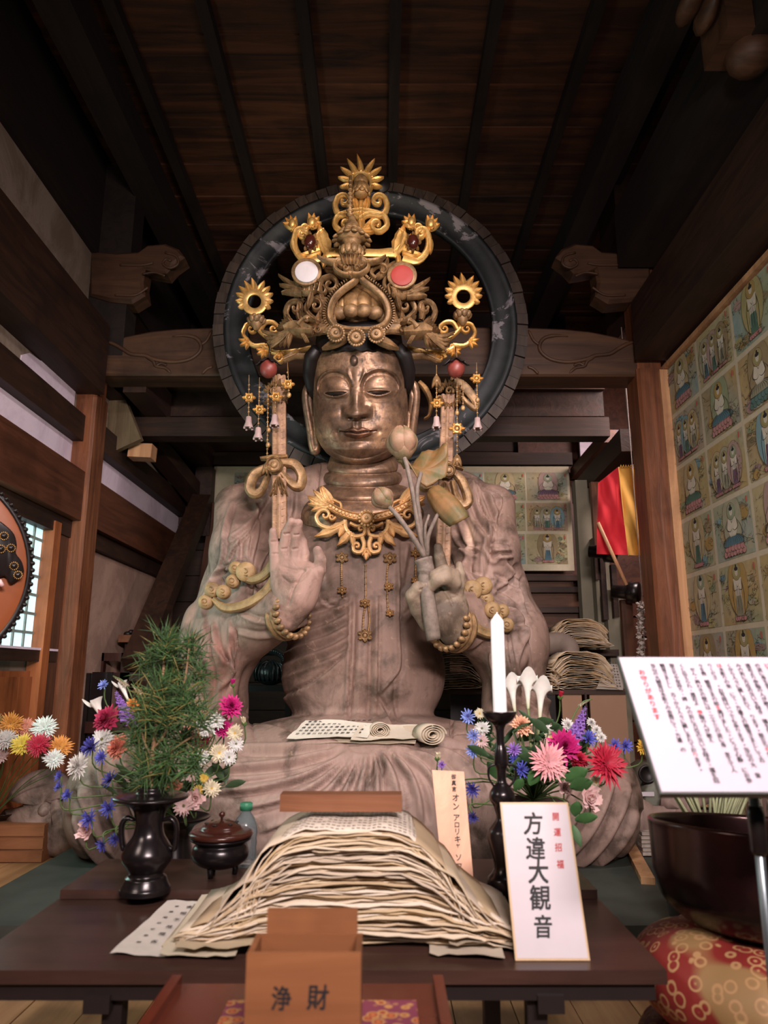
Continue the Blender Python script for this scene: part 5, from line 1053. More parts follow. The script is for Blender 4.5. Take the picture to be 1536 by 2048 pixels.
        for i in range(max(k, 1)): g.ball(P(x_ + (els[-1][0] - x_) * i / max(k, 1), y_ + i * 9, 3.32), .0055, 7, 5)
        g.build('bead_string', M_ogold, stt)
        for ex_, ey_, kd in els:
            o = Orn(3.315, .012)
            if kd == 'b':
                q0 = P(ex_, ey_, 3.315); g = MB(); g.lathe([(.004, .035), (.013, .03), (.016, .0), (.024, -.022), (.024, -.026), (.014, -.012)], q0, 12)
                for i in range(4): a_ = i * PI / 2 + .6; g.ball(q0 + V3(.02 * math.cos(a_), .02 * math.sin(a_), -.028), .006, 6, 4)
                g.build('bell', m_plain('pale_bell', srgb(158, 134, 130), .5) if 'pale_bell' not in bpy.data.materials else bpy.data.materials['pale_bell'], stt)
            elif kd in 'fF':
                R_ = 12 if kd == 'f' else 15; o.ring((ex_, ey_), R_ * .5, R_ * .35); [o.leaf((ex_ + R_ * .5 * math.cos(a_), ey_ + R_ * .4 * math.sin(a_)), (ex_ + R_ * 1.15 * math.cos(a_), ey_ + R_ * .8 * math.sin(a_)), 7) for a_ in np.arange(6) * PI / 3]; o.ball((ex_, ey_), 3.4); o.out('gilt_flower', M_gold, stt)
            elif kd == 'c': [o.leaf((ex_, ey_ - 10), (ex_ + dx_ * 9, ey_ + 14), 9) for dx_ in (-1, 0, 1)]; o.ball((ex_, ey_), 5); o.out('gilt_flower', M_dull, stt)
            else: o.ball((ex_, ey_), 4.5, sy=1.3); o.out('bead', M_ogold, stt)
o = Orn(3.5, .02); o.band([(900, 760), (925, 770), (950, 800), (950, 816), (935, 806), (918, 786)], (14, 18, 14, 10, 8)); o.out('ribbon_loop', M_dull, statue)
o = Orn(3.62, .03); o.band([(838, 764), (852, 780), (862, 806), (858, 830), (848, 838)], (10, 12, 10, 6, 3)); o.out('hair_ribbon', M_ogold, statue)
# ------------------------------------------------------------------ necklace
YN = lambda x: 3.455 + .14 * ((np.asarray(x, float) - 733) / 160) ** 2
M_neck = m_gold('necklace_gilding', srgb(176, 138, 92), srgb(206, 164, 114), srgb(226, 186, 136), .5, 14, .70, .2)
nk = bpy.data.objects.new('necklace', None); COL.objects.link(nk); nk.parent = statue; ORIG[nk.name] = ORIG[statue.name]; nk['label'] = 'broad openwork gilt necklace'
o = Orn(YN, .024); arc = [(655, 1010), (690, 1028), (733, 1036), (776, 1028), (820, 1006)]; o.band(arc, 15, 40); sp = smooth_path(arc, 23)
for k in range(1, 22): o.ball(sp[k], 3.4, -.016)
for dy_ in (-6, 6): o.band([(x, y + dy_) for x, y in arc], 3, 40, off=-.012)
o.out('beaded_arc', M_neck, nk); o = Orn(lambda x: YN(x) - .03, .02); o.rosette((733, 1036), 17, 14)
o.out('rosette', M_neck, nk)
for sg in (1, -1):
    q = lambda x: 733 + sg * (x - 733); T = lambda L: [(q(x), y) for x, y in L]; o = Orn(YN, .026)
    o.fan((q(658), 1008), PI + .35 if sg == 1 else -.35, 46, 5, 1.0, 17); o.leaf((q(664), 1010), (q(640), 974), 20, .1 * sg); o.leaf((q(660), 1014), (q(614), 1000), 22, .1 * sg); o.scroll(T([(648, 1016), (662, 1000), (680, 1006)]), (q(672), 1016), 8, .9, sg, (6, 3))
    o.scroll(T([(690, 1044), (664, 1056), (640, 1050), (632, 1034), (640, 1022)]), (q(650), 1030), 12, .9, sg, (9, 4)); o.leaf((q(682), 1050), (q(632), 1080), 22, .12 * sg, lob=2); o.leaf((q(686), 1050), (q(678), 1074), 15, 0); o.cscroll((q(664), 1034), 7, 0, 1, sg, (5, 3))
    o.scroll(T([(690, 1040), (692, 1058), (706, 1072), (726, 1070), (730, 1060)]), (q(722), 1058), 7, .9, -sg, (9, 4)); o.band(T([(700, 1046), (714, 1052), (728, 1048)]), (6, 6, 4), 12)
    o.leaf((q(700), 1062), (q(680), 1096), 18, .18 * sg, lob=2); o.leaf((q(704), 1066), (q(706), 1094), 13, 0); o.scroll(T([(724, 1074), (728, 1090), (722, 1104), (708, 1102), (706, 1092)]), (q(714), 1092), 7, .8, sg, (9, 4)); o.leaf((q(733), 1098), (q(724), 1112), 9)
    o.out('necklace_scroll', M_neck, nk)
o = Orn(YN, .026); o.leaf((733, 1096), (732, 1120), 16); o.leaf((733, 1044), (733, 1070), 8); o.out('necklace_drop', M_neck, nk)
# chains lying on the chest and belly
def strand(pts, ros, label):
    t = thing('chest_chain', surf(*pts[-1], .01), label, 'ornament chain', 'thin chains on the chest of the statue'); sp = smooth_path(pts, 40) if len(pts) > 2 else smooth_path(pts, 24); w = np.array([surf(x, y, .012) for x, y in sp])
    g = MB(); g.tube(w, .003, 5); 
    for k in range(0, len(w), 2): g.ball(w[k], .0055, 6, 4)
    g.build('chain', M_ogold, t)
    for x, y, r in ros:
        p = surf(x, y, .022); o = Orn(float(p[1]), .012); o.ring((x, y), r * .5, r * .34)
        for a_ in np.arange(6) * PI / 3 + .5: o.leaf((x + r * .5 * math.cos(a_), y + r * .5 * math.sin(a_)), (x + r * 1.2 * math.cos(a_), y + r * .95 * math.sin(a_)), r * .7)
        o.ball((x, y), r * .32); o.out('filigree_flower', M_ogold if r < 12 else M_dull, t)
strand([(684, 1112), (683, 1150), (685, 1195)], ((684, 1115, 12), (684, 1180, 9)), 'thin chain with two filigree flowers on the chest near the open hand')
strand([(731, 1130), (731, 1205), (727, 1235), (725, 1275)], ((730, 1206, 10), (730, 1271, 14)), 'long central chain with filigree flowers down to the belly of the statue')
strand([(737, 1215), (739, 1240), (736, 1268)], (), 'short second chain hanging between the two middle filigree flowers')
strand([(780, 1112), (774, 1150), (776, 1225)], ((780, 1116, 13), (778, 1173, 9), (780, 1226, 8)), 'chain with three filigree flowers right of the centre of the chest')
strand([(831, 1095), (831, 1160)], ((831, 1106, 9), (831, 1160, 8)), 'short chain with filigree flowers partly behind the lotus stems')
# ------------------------------------------------------------------ arm cloud ornaments
M_cloud = m_gold('cloud_band_paint', srgb(108, 86, 56), srgb(142, 114, 76), srgb(164, 134, 94), .65, 10, .62, .08)
def cloudband(path, w, tre, name, Y0, Y1, x0, x1):
    o = Orn(lambda x: Y0 + (Y1 - Y0) * np.clip((np.asarray(x, float) - x0) / (x1 - x0), 0, 1), .035); o.band(path, w, 30)
    for (x, y, r) in tre: o.disc((x, y), r, th=.04, dome=.008); o.cscroll((x, y), r * .62, 1, 1.3, 1, (2.5, 1.5), th=.01, off=-.026)
    o.out(name, M_cloud, statue)
cloudband([(552, 1118), (530, 1148), (505, 1160), (482, 1152)], (20, 18, 18, 14), ((472, 1137, 13), (492, 1144, 15), (466, 1163, 14)), 'cloud_band', 3.28, 3.40, 552, 480)
cloudband([(556, 1148), (530, 1185), (490, 1210), (450, 1216), (426, 1198)], (20, 20, 20, 19, 12), ((425, 1180, 13), (447, 1184, 12), (412, 1204, 14)), 'cloud_band', 3.22, 3.36, 556, 420)
cloudband([(920, 1175), (935, 1196), (952, 1206), (966, 1196)], (15, 16, 15, 12), ((944, 1180, 14), (966, 1172, 13), (972, 1200, 13)), 'cloud_band', 3.28, 3.40, 920, 980)
cloudband([(916, 1205), (934, 1240), (962, 1262), (990, 1268), (1006, 1250)], (18, 20, 20, 18, 12), ((984, 1220, 13), (1004, 1222, 13), (1012, 1250, 15), (992, 1236, 10)), 'cloud_band', 3.22, 3.36, 916, 1010)
# ------------------------------------------------------------------ lotus spray in the hand
lot = thing('lotus_spray', P(867, 1279, 3.1), 'carved lotus spray of two buds and two leaves held in the hand of the statue', 'lotus')
M_lot = m_gold('lotus_paint', srgb(96, 90, 60), srgb(130, 102, 78), srgb(146, 110, 88), .6, 16, .62, .05); M_stem = m_plain('grey_stem_paint', srgb(110, 96, 86), .7, var=.35, nscale=40)
M_lleaf = m_gold('lotus_leaf_paint', srgb(70, 74, 42), srgb(108, 80, 42), srgb(128, 90, 54), .6, 9, .66, .05)
for pts, r in (([(852, 1112), (838, 1060), (828, 1000), (816, 940), (808, 912)], (.012, .010)), ([(850, 1110), (840, 1040), (834, 985), (842, 945)], (.011, .009)), ([(854, 1112), (856, 1075), (870, 1040), (882, 1018)], (.011, .008)), ([(850, 1114), (826, 1075), (800, 1038), (779, 1014)], (.012, .010)), ([(853, 1110), (850, 1060), (858, 1030)], (.008, .006))):
    sp = smooth_path(pts, 20); MB().tube(P(sp[:, 0], sp[:, 1], 3.12 - .06 * np.sin(np.linspace(0, 2, 20))), np.linspace(*r, 20), 8).build('stem', M_stem, lot)
sp = smooth_path([(846, 1118), (852, 1140), (850, 1160), (856, 1200), (862, 1240), (868, 1280)], 24); g = MB(); g.tube(P(sp[:, 0], sp[:, 1], 3.12), np.interp(np.linspace(0, 1, 24), (0, .1, .25, .3, .8, 1), (.042, .036, .040, .030, .034, .030)), 10); g.build('stem_bundle', M_stem, lot)
def lotus_bud(c, h, r, tilt, name='bud'):
    bud = bpy.data.objects.new(name, None)
    g = MB(); R = roty(tilt)
    for row in range(3):
        for k in range(5 if row else 3):
            a = 2 * PI * (k + .37 * row) / (5 if row else 3) - PI / 2 + .5 * row; t = np.linspace(0, 1, 12); s_ = np.linspace(-1, 1, 9)
            Tt, Ss = np.meshgrid(t, s_, indexing='ij'); rad = r * (np.sin(PI * np.minimum(Tt * .86 + .06, 1)) ** .75) * (1 + .10 * row) * (1 - .13 * Ss ** 2) * (1 + .03 * np.exp(-(Ss / .12) ** 2)); wd = (.62 if row else 1.05) * np.sin(PI * (Tt * .9 + .08)) ** .6 + .02
            ang = a + Ss * wd * .9; g.grid(np.stack((rad * np.cos(ang), rad * np.sin(ang), h * (Tt ** .9)), -1) @ R.T + c)
    g.ball(c + R @ V3(0, 0, h * .45), (r * .9, r * .9, h * .5), 16, 10, R); g.tube(np.array([c + R @ V3(0, 0, h * .8), c + R @ V3(0, 0, h * 1.06)]), (.018, .002), 6)
    return g.build(name, M_lot, lot)
lotus_bud(P(808, 918, 3.08), .150, .062, -.10); lotus_bud(P(779, 1014, 3.08), .098, .044, -.62)
g = MB(); rr = np.linspace(0, 1, 10); aa = np.linspace(0, 2 * PI, 49); R_, A_ = np.meshgrid(rr, aa, indexing='ij')
wv = .05 * np.sin(2 * A_ + .5) * R_ ** 2 + .018 * np.sin(5 * A_) * R_ ** 2 + .003 * np.cos(20 * A_) * R_
g.grid(np.stack((.115 * R_ * np.cos(A_), .05 * R_ * np.sin(A_) - wv * .3, .07 * R_ * np.sin(A_) + wv + .03 * R_ ** 2), -1) + P(845, 938, 3.12)); lf = g.build('leaf', M_lleaf, lot); md = lf.modifiers.new('solid', 'SOLIDIFY'); md.thickness = .006
g = MB(); t = np.linspace(0, 1, 14); aa = np.linspace(-2.2, 2.2, 25); T_, A_ = np.meshgrid(t, aa, indexing='ij'); ax_ = unit(P(913, 1040, 3.04) - P(866, 985, 3.12)); Rl = align(ax_)
rad = .034 + .014 * np.sin(PI * T_) + .006 * T_ + .0015 * np.cos(10 * A_); g.grid((np.stack((rad * np.cos(A_ + 2.4), rad * np.sin(A_ + 2.4), T_ * .20 + .03 * T_ * np.cos(A_)), -1) @ Rl.T) + P(868, 984, 3.12)); lf = g.build('folded_leaf', M_lleaf, lot); md = lf.modifiers.new('solid', 'SOLIDIFY'); md.thickness = .006
# ------------------------------------------------------------------ halo
HY = 4.04; hc = P(741, 652, HY); s_h = HY / (ct - ((1024 - 652) / F_PX) * st); RO = 314 * s_h / F_PX * 1.0; RT = rotx(.05)
halo = thing('halo_ring', hc + V3(0, 0, -RO), 'large dark wooden halo ring with chipped blue black paint behind the statue head', 'halo')
def m_halo():
    n = NT('chipped_blue_black'); v = n.coords((1, 1, 1), rnd=False); a = n.noise(v, 3.2, 8, .7, 1.0); b = n.noise(v, 14, 6)
    col = n.mix(n.ramp(b, [(.45, (0, 0, 0, 1)), (.7, (1, 1, 1, 1))]), srgb(15, 17, 19), srgb(29, 33, 36)); col = n.mix(n.ramp(a, [(.54, (0, 0, 0, 1)), (.57, (1, 1, 1, 1))]), col, srgb(118, 110, 114)); n.bump(a, .3, .01); return n.fin(col, .62)
M_halo = m_halo(); M_htile = m_wood('halo_rim_wood', srgb(44, 34, 30), srgb(72, 58, 50), 'z', .6)
NR = 150; a = np.linspace(0, 2 * PI, NR, endpoint=False); prf = np.array([(RO * .925, .03), (RO * .93, -.03), (RO * .905, -.04), (RO * .89, -.022), (RO * .80, -.010), (RO * .785, -.022), (RO * .775, -.015), (RO * .775, .03)])
ring = np.stack([np.stack((r * np.cos(a), np.full(NR, y), r * np.sin(a)), 1) for r, y in prf], 1); MB().grid(ring @ RT.T + hc, close_u=True, close_v=True).build('ring_board', M_halo, halo)
n_t = 84
for k in range(n_t):
    a0, a1 = 2 * PI * (k + .03) / n_t, 2 * PI * (k + .97) / n_t; y = -.035 + .006 * ((k * 7) % 3); q = []
    for (r, yy) in ((RO * .93, .05), (RO * .93, y), (RO * 1.0, y + .012), (RO * 1.0, .05)):
        for aa_ in (a0, a1): q.append(V3(r * math.cos(aa_), yy, r * math.sin(aa_)) @ RT.T + hc)
    MB().add(q, [(0, 2, 3, 1), (2, 4, 5, 3), (4, 6, 7, 5), (6, 0, 1, 7), (0, 6, 4, 2), (1, 3, 5, 7)]).build('rim_block', M_htile, halo, False)
MB().box(hc + V3(0, .09, -RO * .9), (.12, .08, RO * 1.4)).build('halo_post', M_dark, halo, False)
# ------------------------------------------------------------------ low table with its raised board
Z = 0.265
M_tab = m_wood('dark_table_lacquer', srgb(50, 34, 29), srgb(76, 52, 44), 'x', .32, .7, .06)
M_tabd = m_plain('dark_table_frame', srgb(30, 22, 22), .45, var=.2)
tb = thing('low_table', (-.125, 1.7, -.11), 'long low dark brown wooden altar table at the front', 'table')
MB().box((-.1245, 1.73, Z - .011), (1.217, .69, .022)).build('tabletop', M_tab, tb, False)
MB().box((-.1245, 1.41, Z - .036), (1.18, .03, .028)).build('apron', M_tabd, tb, False)
for x in (-.47, .265):
    for y in (1.43, 2.0): MB().box((x, y, (Z - .05 - .11) / 2), (.034, .034, Z - .05 + .11)).build('leg', M_tabd, tb, False)
    MB().box((x - .02 * (1 if x < 0 else -1), 1.42, Z - .055), (.045, .06, .028)).build('bracket', M_tabd, tb, False); MB().box((x, 1.71, Z - .04), (.03, .56, .03)).build('cross_rail', M_tabd, tb, False)
for x in (-.40, .21): MB().box((x, 1.6, .07), (.03, .04, .36)).build('leg', M_tabd, tb, False)
bd = MB().box((-.1245, 1.925, Z + .0105), (1.21, .28, .019)); tag(bd.build('raised_board', M_tab, smooth=False), 'dark plank laid along the back of the altar table', 'board')
ZB = Z + .020
M_ink = m_plain('black_ink', srgb(28, 26, 30), .7, var=.1); M_rink = m_plain('red_ink', srgb(176, 44, 44), .7, var=.1)
SUTRA = '観自在菩薩行深般若波羅蜜多時照見五蘊皆空度一切苦厄舎利子色不異空空不異色色即是空空即是色受想行識亦復如是舎利子是諸法空相不生不滅不垢不浄不増不減是故空中無色無受想行識無眼耳鼻舌身意無色声香味触法無眼界乃至無意識界無無明亦無無明尽乃至無老死亦無老死尽無苦集滅道無智亦無得以無所得故菩提薩埵'
# ------------------------------------------------------------------ card on stand, wooden plaque
def plate(name, TL, TR, BR, BL, th, m, parent):
    TL, TR, BR, BL = [np.asarray(q, float) for q in (TL, TR, BR, BL)]; ax = unit(BR - BL); ay = unit((TL - BL) - ax * ((TL - BL) @ ax)); an = np.cross(ax, ay)
    if an[1] > 0: an = -an
    q = [TL, TR, BR, BL]; v = q + [p - an * th for p in q]
    o = MB().add(v, [(0, 1, 2, 3)[::-1], (4, 5, 6, 7), (0, 4, 5, 1)[::-1], (1, 5, 6, 2)[::-1], (2, 6, 7, 3)[::-1], (3, 7, 4, 0)[::-1]]).build(name, m, parent, False); return (BL, ax, ay, an), np.linalg.norm(BR - BL), np.linalg.norm(TL - BL)
M_card = m_plain('white_card', srgb(196, 186, 192), .6, var=.03); M_cardedge = m_plain('gold_card_edge', srgb(196, 164, 124), .5, var=.1)
cd = thing('name_card', (.30, 1.43, Z), 'tall white card with gold edge, five large black brush characters and four red ones', 'card')
B0 = V3(.232, 1.425, Z + .001); B1 = V3(.364, 1.425, Z + .001); up_ = V3(-.006, .080, .250)
fr_, w_, h_ = plate('gold_border', B0 + up_, B1 + up_, B1, B0, .004, M_cardedge, cd)
e_ = .0035; fr2, _, _ = plate('card_face', B0 + up_ + fr_[3] * .0006 + fr_[1] * e_ - fr_[2] * e_, B1 + up_ + fr_[3] * .0006 - fr_[1] * e_ - fr_[2] * e_, B1 + fr_[3] * .0006 - fr_[1] * e_ + fr_[2] * e_, B0 + fr_[3] * .0006 + fr_[1] * e_ + fr_[2] * e_, .001, M_card, cd)
g = MB()
for ch, cx_, cy_, sz in (('方', .42, .855, .042), ('違', .42, .69, .041), ('大', .43, .54, .043), ('観', .42, .375, .043), ('音', .42, .20, .038)): write_char(g, ch, (cx_ * w_ * .98, cy_ * h_), sz, fr_, .024, .92, .10, .0012)
g.build('black_characters', M_ink, cd, False); g = MB()
for ch, cx_, cy_ in (('開', .75, .90), ('運', .75, .795), ('招', .74, .695), ('福', .74, .585)): write_char(g, ch, (cx_ * w_, cy_ * h_), .0155, fr_, .022, .9, .08, .0012)
g.build('red_characters', M_rink, cd, False)
MB().bar(B0 * .5 + B1 * .5 + up_ * .8 + V3(0, .006, 0), V3(.298, 1.56, Z + .004), .03, .003, (0, 1, 0)).build('prop', M_cardedge, cd, False)
M_plq = m_wood('pale_plaque_wood', srgb(196, 140, 110), srgb(222, 178, 146), 'z', .5, .9, .05)
pq = thing('mantra_plaque', (.19, 1.79, ZB), 'narrow pale wooden plaque with a vertical line of black writing on a clear stand', 'plaque')
q0 = P(886, 1772, 1.785); q1 = P(948, 1772, 1.785); q0[2] = q1[2] = ZB + .010; t0 = P(864, 1540, 1.86); t1 = P(928, 1543, 1.86)
fr_, w_, h_ = plate('board', t0, t1, q1, q0, .008, M_plq, pq); g = MB()
for ch, cy_, sz in (('御', .935, .0125), ('真', .878, .0125), ('言', .822, .012), ('オ', .745, .0185), ('ン', .665, .018), ('ア', .565, .0175), ('ロ', .503, .015), ('リ', .445, .016), ('キ', .38, .017), ('ャ', .325, .012), ('ソ', .225, .017), ('ワ', .150, .017), ('カ', .07, .017)):
    write_char(g, ch, (w_ * (.50 if cy_ > .8 else .56 - .02), cy_ * h_), sz, fr_, .014, .95, .05, .0012)
g.build('characters', M_ink, pq, False)
gl = NT('clear_acrylic'); gl.b.inputs['Transmission Weight'].default_value = .9; gl.b.inputs['IOR'].default_value = 1.45; M_glass = gl.fin((.9, .92, .95, 1), .08)
MB().box(((q0[0] + q1[0]) / 2, 1.795, ZB + .006), (.078, .05, .010)).build('clear_base', M_glass, pq, False)
# ------------------------------------------------------------------ paper sheets
M_sheetv = m_vcol('aged_paper', .85, nscale=14, var=.16, bump=.05, spec=.2)
CREAM = [(.70, .62, .50), (.62, .52, .38), (.76, .70, .62), (.55, .45, .33), (.80, .76, .72), (.66, .56, .44), (.60, .54, .48), (.72, .60, .42)]
def sheet_arch(c, half, h, phimax, depth, seed, R=np.eye(3), jag=.004, droop=.06, nx=27, ny=5):
    r = np.random.default_rng(seed); s = np.linspace(-half, half, nx); ph = phimax * np.clip((np.abs(s) - half * .22) / (half * .62), 0, 1) ** 1.1
    ds = s[1] - s[0]; mid = nx // 2; x = np.zeros(nx); z = np.zeros(nx)
    for i in range(mid + 1, nx): x[i] = x[i - 1] + ds * math.cos((ph[i] + ph[i - 1]) / 2); z[i] = z[i - 1] - ds * math.sin((ph[i] + ph[i - 1]) / 2)
    for i in range(mid - 1, -1, -1): x[i] = x[i + 1] - ds * math.cos((ph[i] + ph[i + 1]) / 2); z[i] = z[i + 1] - ds * math.sin((ph[i] + ph[i + 1]) / 2)
    a, b_, p1, p2 = r.uniform(.6, 1.4, 4); w = .0017 * (np.sin(s / half * 9 * a + p1 * 6) + .6 * np.sin(s / half * 23 * b_ + p2 * 6)) * (1 + 2.0 * np.abs(s / half))
    ys = np.linspace(0, 1, ny); g = np.zeros((nx, ny, 3))
    for j, t in enumerate(ys): yy = -depth / 2 + depth * t + (jag * np.sin(s * 60 + seed) * r.uniform(.3, 1) + r.normal(0, jag * .5, nx) if j in (0, ny - 1) else 0); g[:, j, 0] = x; g[:, j, 1] = yy; g[:, j, 2] = h + z + w * (1 - .4 * t) + .002 * math.sin(t * 4 + seed)
    return g @ R.T + np.asarray(c, float)
def paper(c, half, h, ph, depth, seed, R, col, name='paper_sheet', parent=None, zmin=None, thick=.0021, **k):
    g = sheet_arch(c, half, h, ph, depth, seed, R, **k)
    if zmin is not None: g[..., 2] = np.maximum(g[..., 2], zmin)
    m = MB(); m.col = tuple(col); m.grid(g); m.c[-1] = np.clip(m.c[-1] * np.array((.84, .76, .66)), 0, 1); o = m.build(name, M_sheetv, parent, True, vcol=True); md = o.modifiers.new('thickness', 'SOLIDIFY'); md.thickness = thick; md.offset = -1; return o, g
NS = 64; cxp = V3(-.062, 1.62, Z + .001)
for k in range(NS):
    t = k / (NS - 1); h = .006 + .196 * t; r = random.Random(k); half = .300 + .015 * r.uniform(-1, 1) + .03 * (1 - t) - .035 * t; ph = math.asin(min(.97, h / (half * .60) * .93)) if h > .02 else .06
    col = np.array(CREAM[r.randrange(8)]) * (.95 if k % 7 == 3 else 1.0) if k < NS - 1 else (.80, .76, .74)
    o, g = paper(cxp + V3(r.uniform(-.012, .012), r.uniform(-.012, .012), 0), half, h, ph, .27 + .02 * r.uniform(-1, 1), k, rotz(r.uniform(-.03, .03)), col, zmin=Z + .0012 + .0003 * k)
    tag(o, 'aged paper sheet bent over in the tall arched pile on the altar table' if k < NS - 1 else 'topmost white sheet with rows of writing on the arched pile', 'paper sheet', 'sheets of the arched paper pile')
# writing on the top sheet: rows follow the curved surface
nx_ = g.shape[0]; m = MB(); n = 0
for i in range(3, nx_ - 3):
    for half_ in (0, .5):
        for j in range(11):
            u, v_ = i + half_, .04 + j * .09; i0 = int(u); fu = u - i0; jj = v_ * 4; j0 = min(int(jj), 3); fj = jj - j0
            p = (g[i0, j0] * (1 - fu) + g[i0 + 1, j0] * fu) * (1 - fj) + (g[i0, j0 + 1] * (1 - fu) + g[i0 + 1, j0 + 1] * fu) * fj; ax_ = unit(g[i0 + 1, j0] - g[i0, j0]); an_ = unit(np.cross(ax_, V3(0, 1, 0)))
            if n % 13 == 12: n += 1; continue
            write_char(m, SUTRA[n % len(SUTRA)], (0, 0), .0085, (p, ax_, np.cross(an_, ax_), an_), .02, lift=.0012); n += 1
m.build('sutra_writing', M_ink, o, False)
wt = MB().box(P(683, 1603, 1.62) * (1, 1, 0) + (0, 0, .4995), (.252, .045, .034), rotz(-.005)); tag(wt.build('wooden_weight', m_wood('weight_wood', srgb(100, 62, 42), srgb(138, 90, 62), 'x', .4), smooth=False), 'smooth brown wooden bar lying as weight on the arched paper pile', 'paperweight')
# loose sheets under and beside the pile
def flat_sheet(corners, z, seed, col, label, grp=None, text=False, curl=.004, n=9):
    r = np.random.default_rng(seed); c = [np.array(q, float) for q in corners]; g = np.zeros((n, n, 3))
    for i in range(n):
        for j in range(n):
            u, v_ = i / (n - 1), j / (n - 1); p = (1 - v_) * ((1 - u) * c[0] + u * c[1]) + v_ * ((1 - u) * c[2] + u * c[3]); e = max(abs(u - .5), abs(v_ - .5)) * 2
            g[i, j] = p + V3(r.normal() * .0012 * (e > .99), r.normal() * .0012 * (e > .99), curl * e ** 4 * r.uniform(.3, 1) + .0015 * math.sin(u * 6 + seed))
            g[i, j, 2] += z
    m = MB(); m.col = tuple(np.array(col) * .82); m.grid(g[:, ::-1]); o = m.build('paper_sheet', M_sheetv, None, True, vcol=True); tag(o, label, 'paper sheet', grp)
    if text:
        m = MB(); ax = unit(c[1] - c[0]); ay = unit(c[2] - c[0]); an = unit(np.cross(ax, ay)); an = an if an[2] > 0 else -an; Wd = np.linalg.norm(c[1] - c[0]); Hd = np.linalg.norm(c[2] - c[0]); k = 0
        for cc, rr, sz in text:
            for q in range(rr): write_char(m, SUTRA[(k * 7 + 3) % 90], (cc * Wd, Hd * (.88 - q * (.80 / max(rr, 1)))), sz, (c[0] + V3(0, 0, z + curl * .6), ax, ay, an), .02); k += 1
        m.build('writing', M_ink, o, False)
    return o
T_ = lambda x, y: PZ(x, y, Z)
flat_sheet([T_(218, 1913), T_(350, 1918), T_(338, 1806), T_(430, 1806)], .002, 1, (.72, .66, .60), 'pale loose sheet with faint writing at the left foot of the pile', text=[(.25, 7, .010), (.48, 6, .014), (.75, 8, .010)])
flat_sheet([T_(318, 1921), T_(470, 1925), T_(404, 1800), T_(520, 1792)], .007, 2, (.68, .60, .46), 'cream loose sheet overlapping the leftmost sheet on the table', text=[(.2, 5, .010), (.45, 4, .014)])
flat_sheet([T_(345, 1922), T_(520, 1922), T_(440, 1796), T_(560, 1790)], .013, 3, (.62, .50, .34), 'yellowed sheet with curled edge partly under the left side of the pile', curl=.012)
flat_sheet([T_(860, 1918), T_(1008, 1926), T_(850, 1800), T_(975, 1800)], .003, 4, (.66, .57, .46), 'brownish loose sheet under the right side of the pile', curl=.008)
flat_sheet([T_(900, 1908), T_(1028, 1912), T_(880, 1800), T_(1005, 1825)], .010, 5, (.60, .50, .38), 'tan sheet sticking out towards the white card', curl=.014)
flat_sheet([T_(880, 1900), T_(985, 1905), T_(860, 1790), T_(945, 1800)], .020, 6, (.70, .62, .54), 'upper pale sheet slipping off the right side of the pile', curl=.016)
# ------------------------------------------------------------------ lathe wares
M_bronze = m_plain('dark_bronze', srgb(34, 28, 30), .24, .55, .25, 12, spec=.6); M_brown_lac = m_plain('brown_lacquer', srgb(66, 34, 26), .22, .2, .2, 10)
def lathe_px(cx_px, Y, prof, seg=48):
    """profile rows (frame y, radius in px) turned about the upright through cx"""
    out = []; X = P(cx_px, prof[len(prof) // 2][0], Y)[0]
    for y, r in prof: p = P(cx_px, y, Y); s_ = Y / (ct - (1024 - y) / F_PX * st); out.append((r * s_ / F_PX, p[2]))
    return X, out
def soft(prof, n=4):
    p = np.array(prof, float); t = np.arange(len(p)); q = np.linspace(0, len(p) - 1, (len(p) - 1) * n + 1); o = np.stack((np.interp(q, t, p[:, 0]), np.interp(q, t, p[:, 1])), 1); k = o.copy()
    for _ in range(2): k[1:-1] = .25 * k[:-2] + .5 * k[1:-1] + .25 * k[2:]
    return k
def ware(name, cx_px, Y, prof, zb, m, parent, hollow=None):
    X, pr = lathe_px(cx_px, Y, prof); pr = pr[::-1]; z0 = pr[0][1]; sc_ = 1.0; pr = soft([(r, z - z0 + zb) for r, z in pr]); g = MB(); g.lathe(pr, (X, Y, 0), 56, caps=True); return g.build(name, m, parent, sharp=60), X
# flower vase with pine
vs = thing('altar_vase', (P(303, 1700, 1.77)[0], 1.77, ZB), 'dark bronze altar vase with wide rim and two handles holding the pine branch', 'vase')
_, vX = ware('body', 296, 1.77, [(1576, 24), (1577, 27), (1590, 27), (1592, 70), (1596, 74), (1600, 72), (1608, 48), (1620, 32), (1650, 26), (1672, 30), (1690, 42), (1708, 50), (1722, 49), (1736, 40), (1746, 33), (1752, 34), (1756, 40), (1760, 41), (1772, 46), (1776, 49), (1786, 50)], ZB, M_bronze, vs)
for sg in (-1, 1):
    pts = [(298 + sg * 28, 1640), (298 + sg * 44, 1636), (298 + sg * 54, 1650), (298 + sg * 54, 1678), (298 + sg * 50, 1698), (298 + sg * 40, 1692)]; sp = smooth_path(pts, 24); MB().tube(P(sp[:, 0], sp[:, 1], 1.77), np.interp(np.linspace(0, 1, 24), (0, .2, .8, 1), (.004, .0065, .006, .003)), 8, flat=1.8, up=(0, 1, 0)).build('handle', M_bronze, vs)
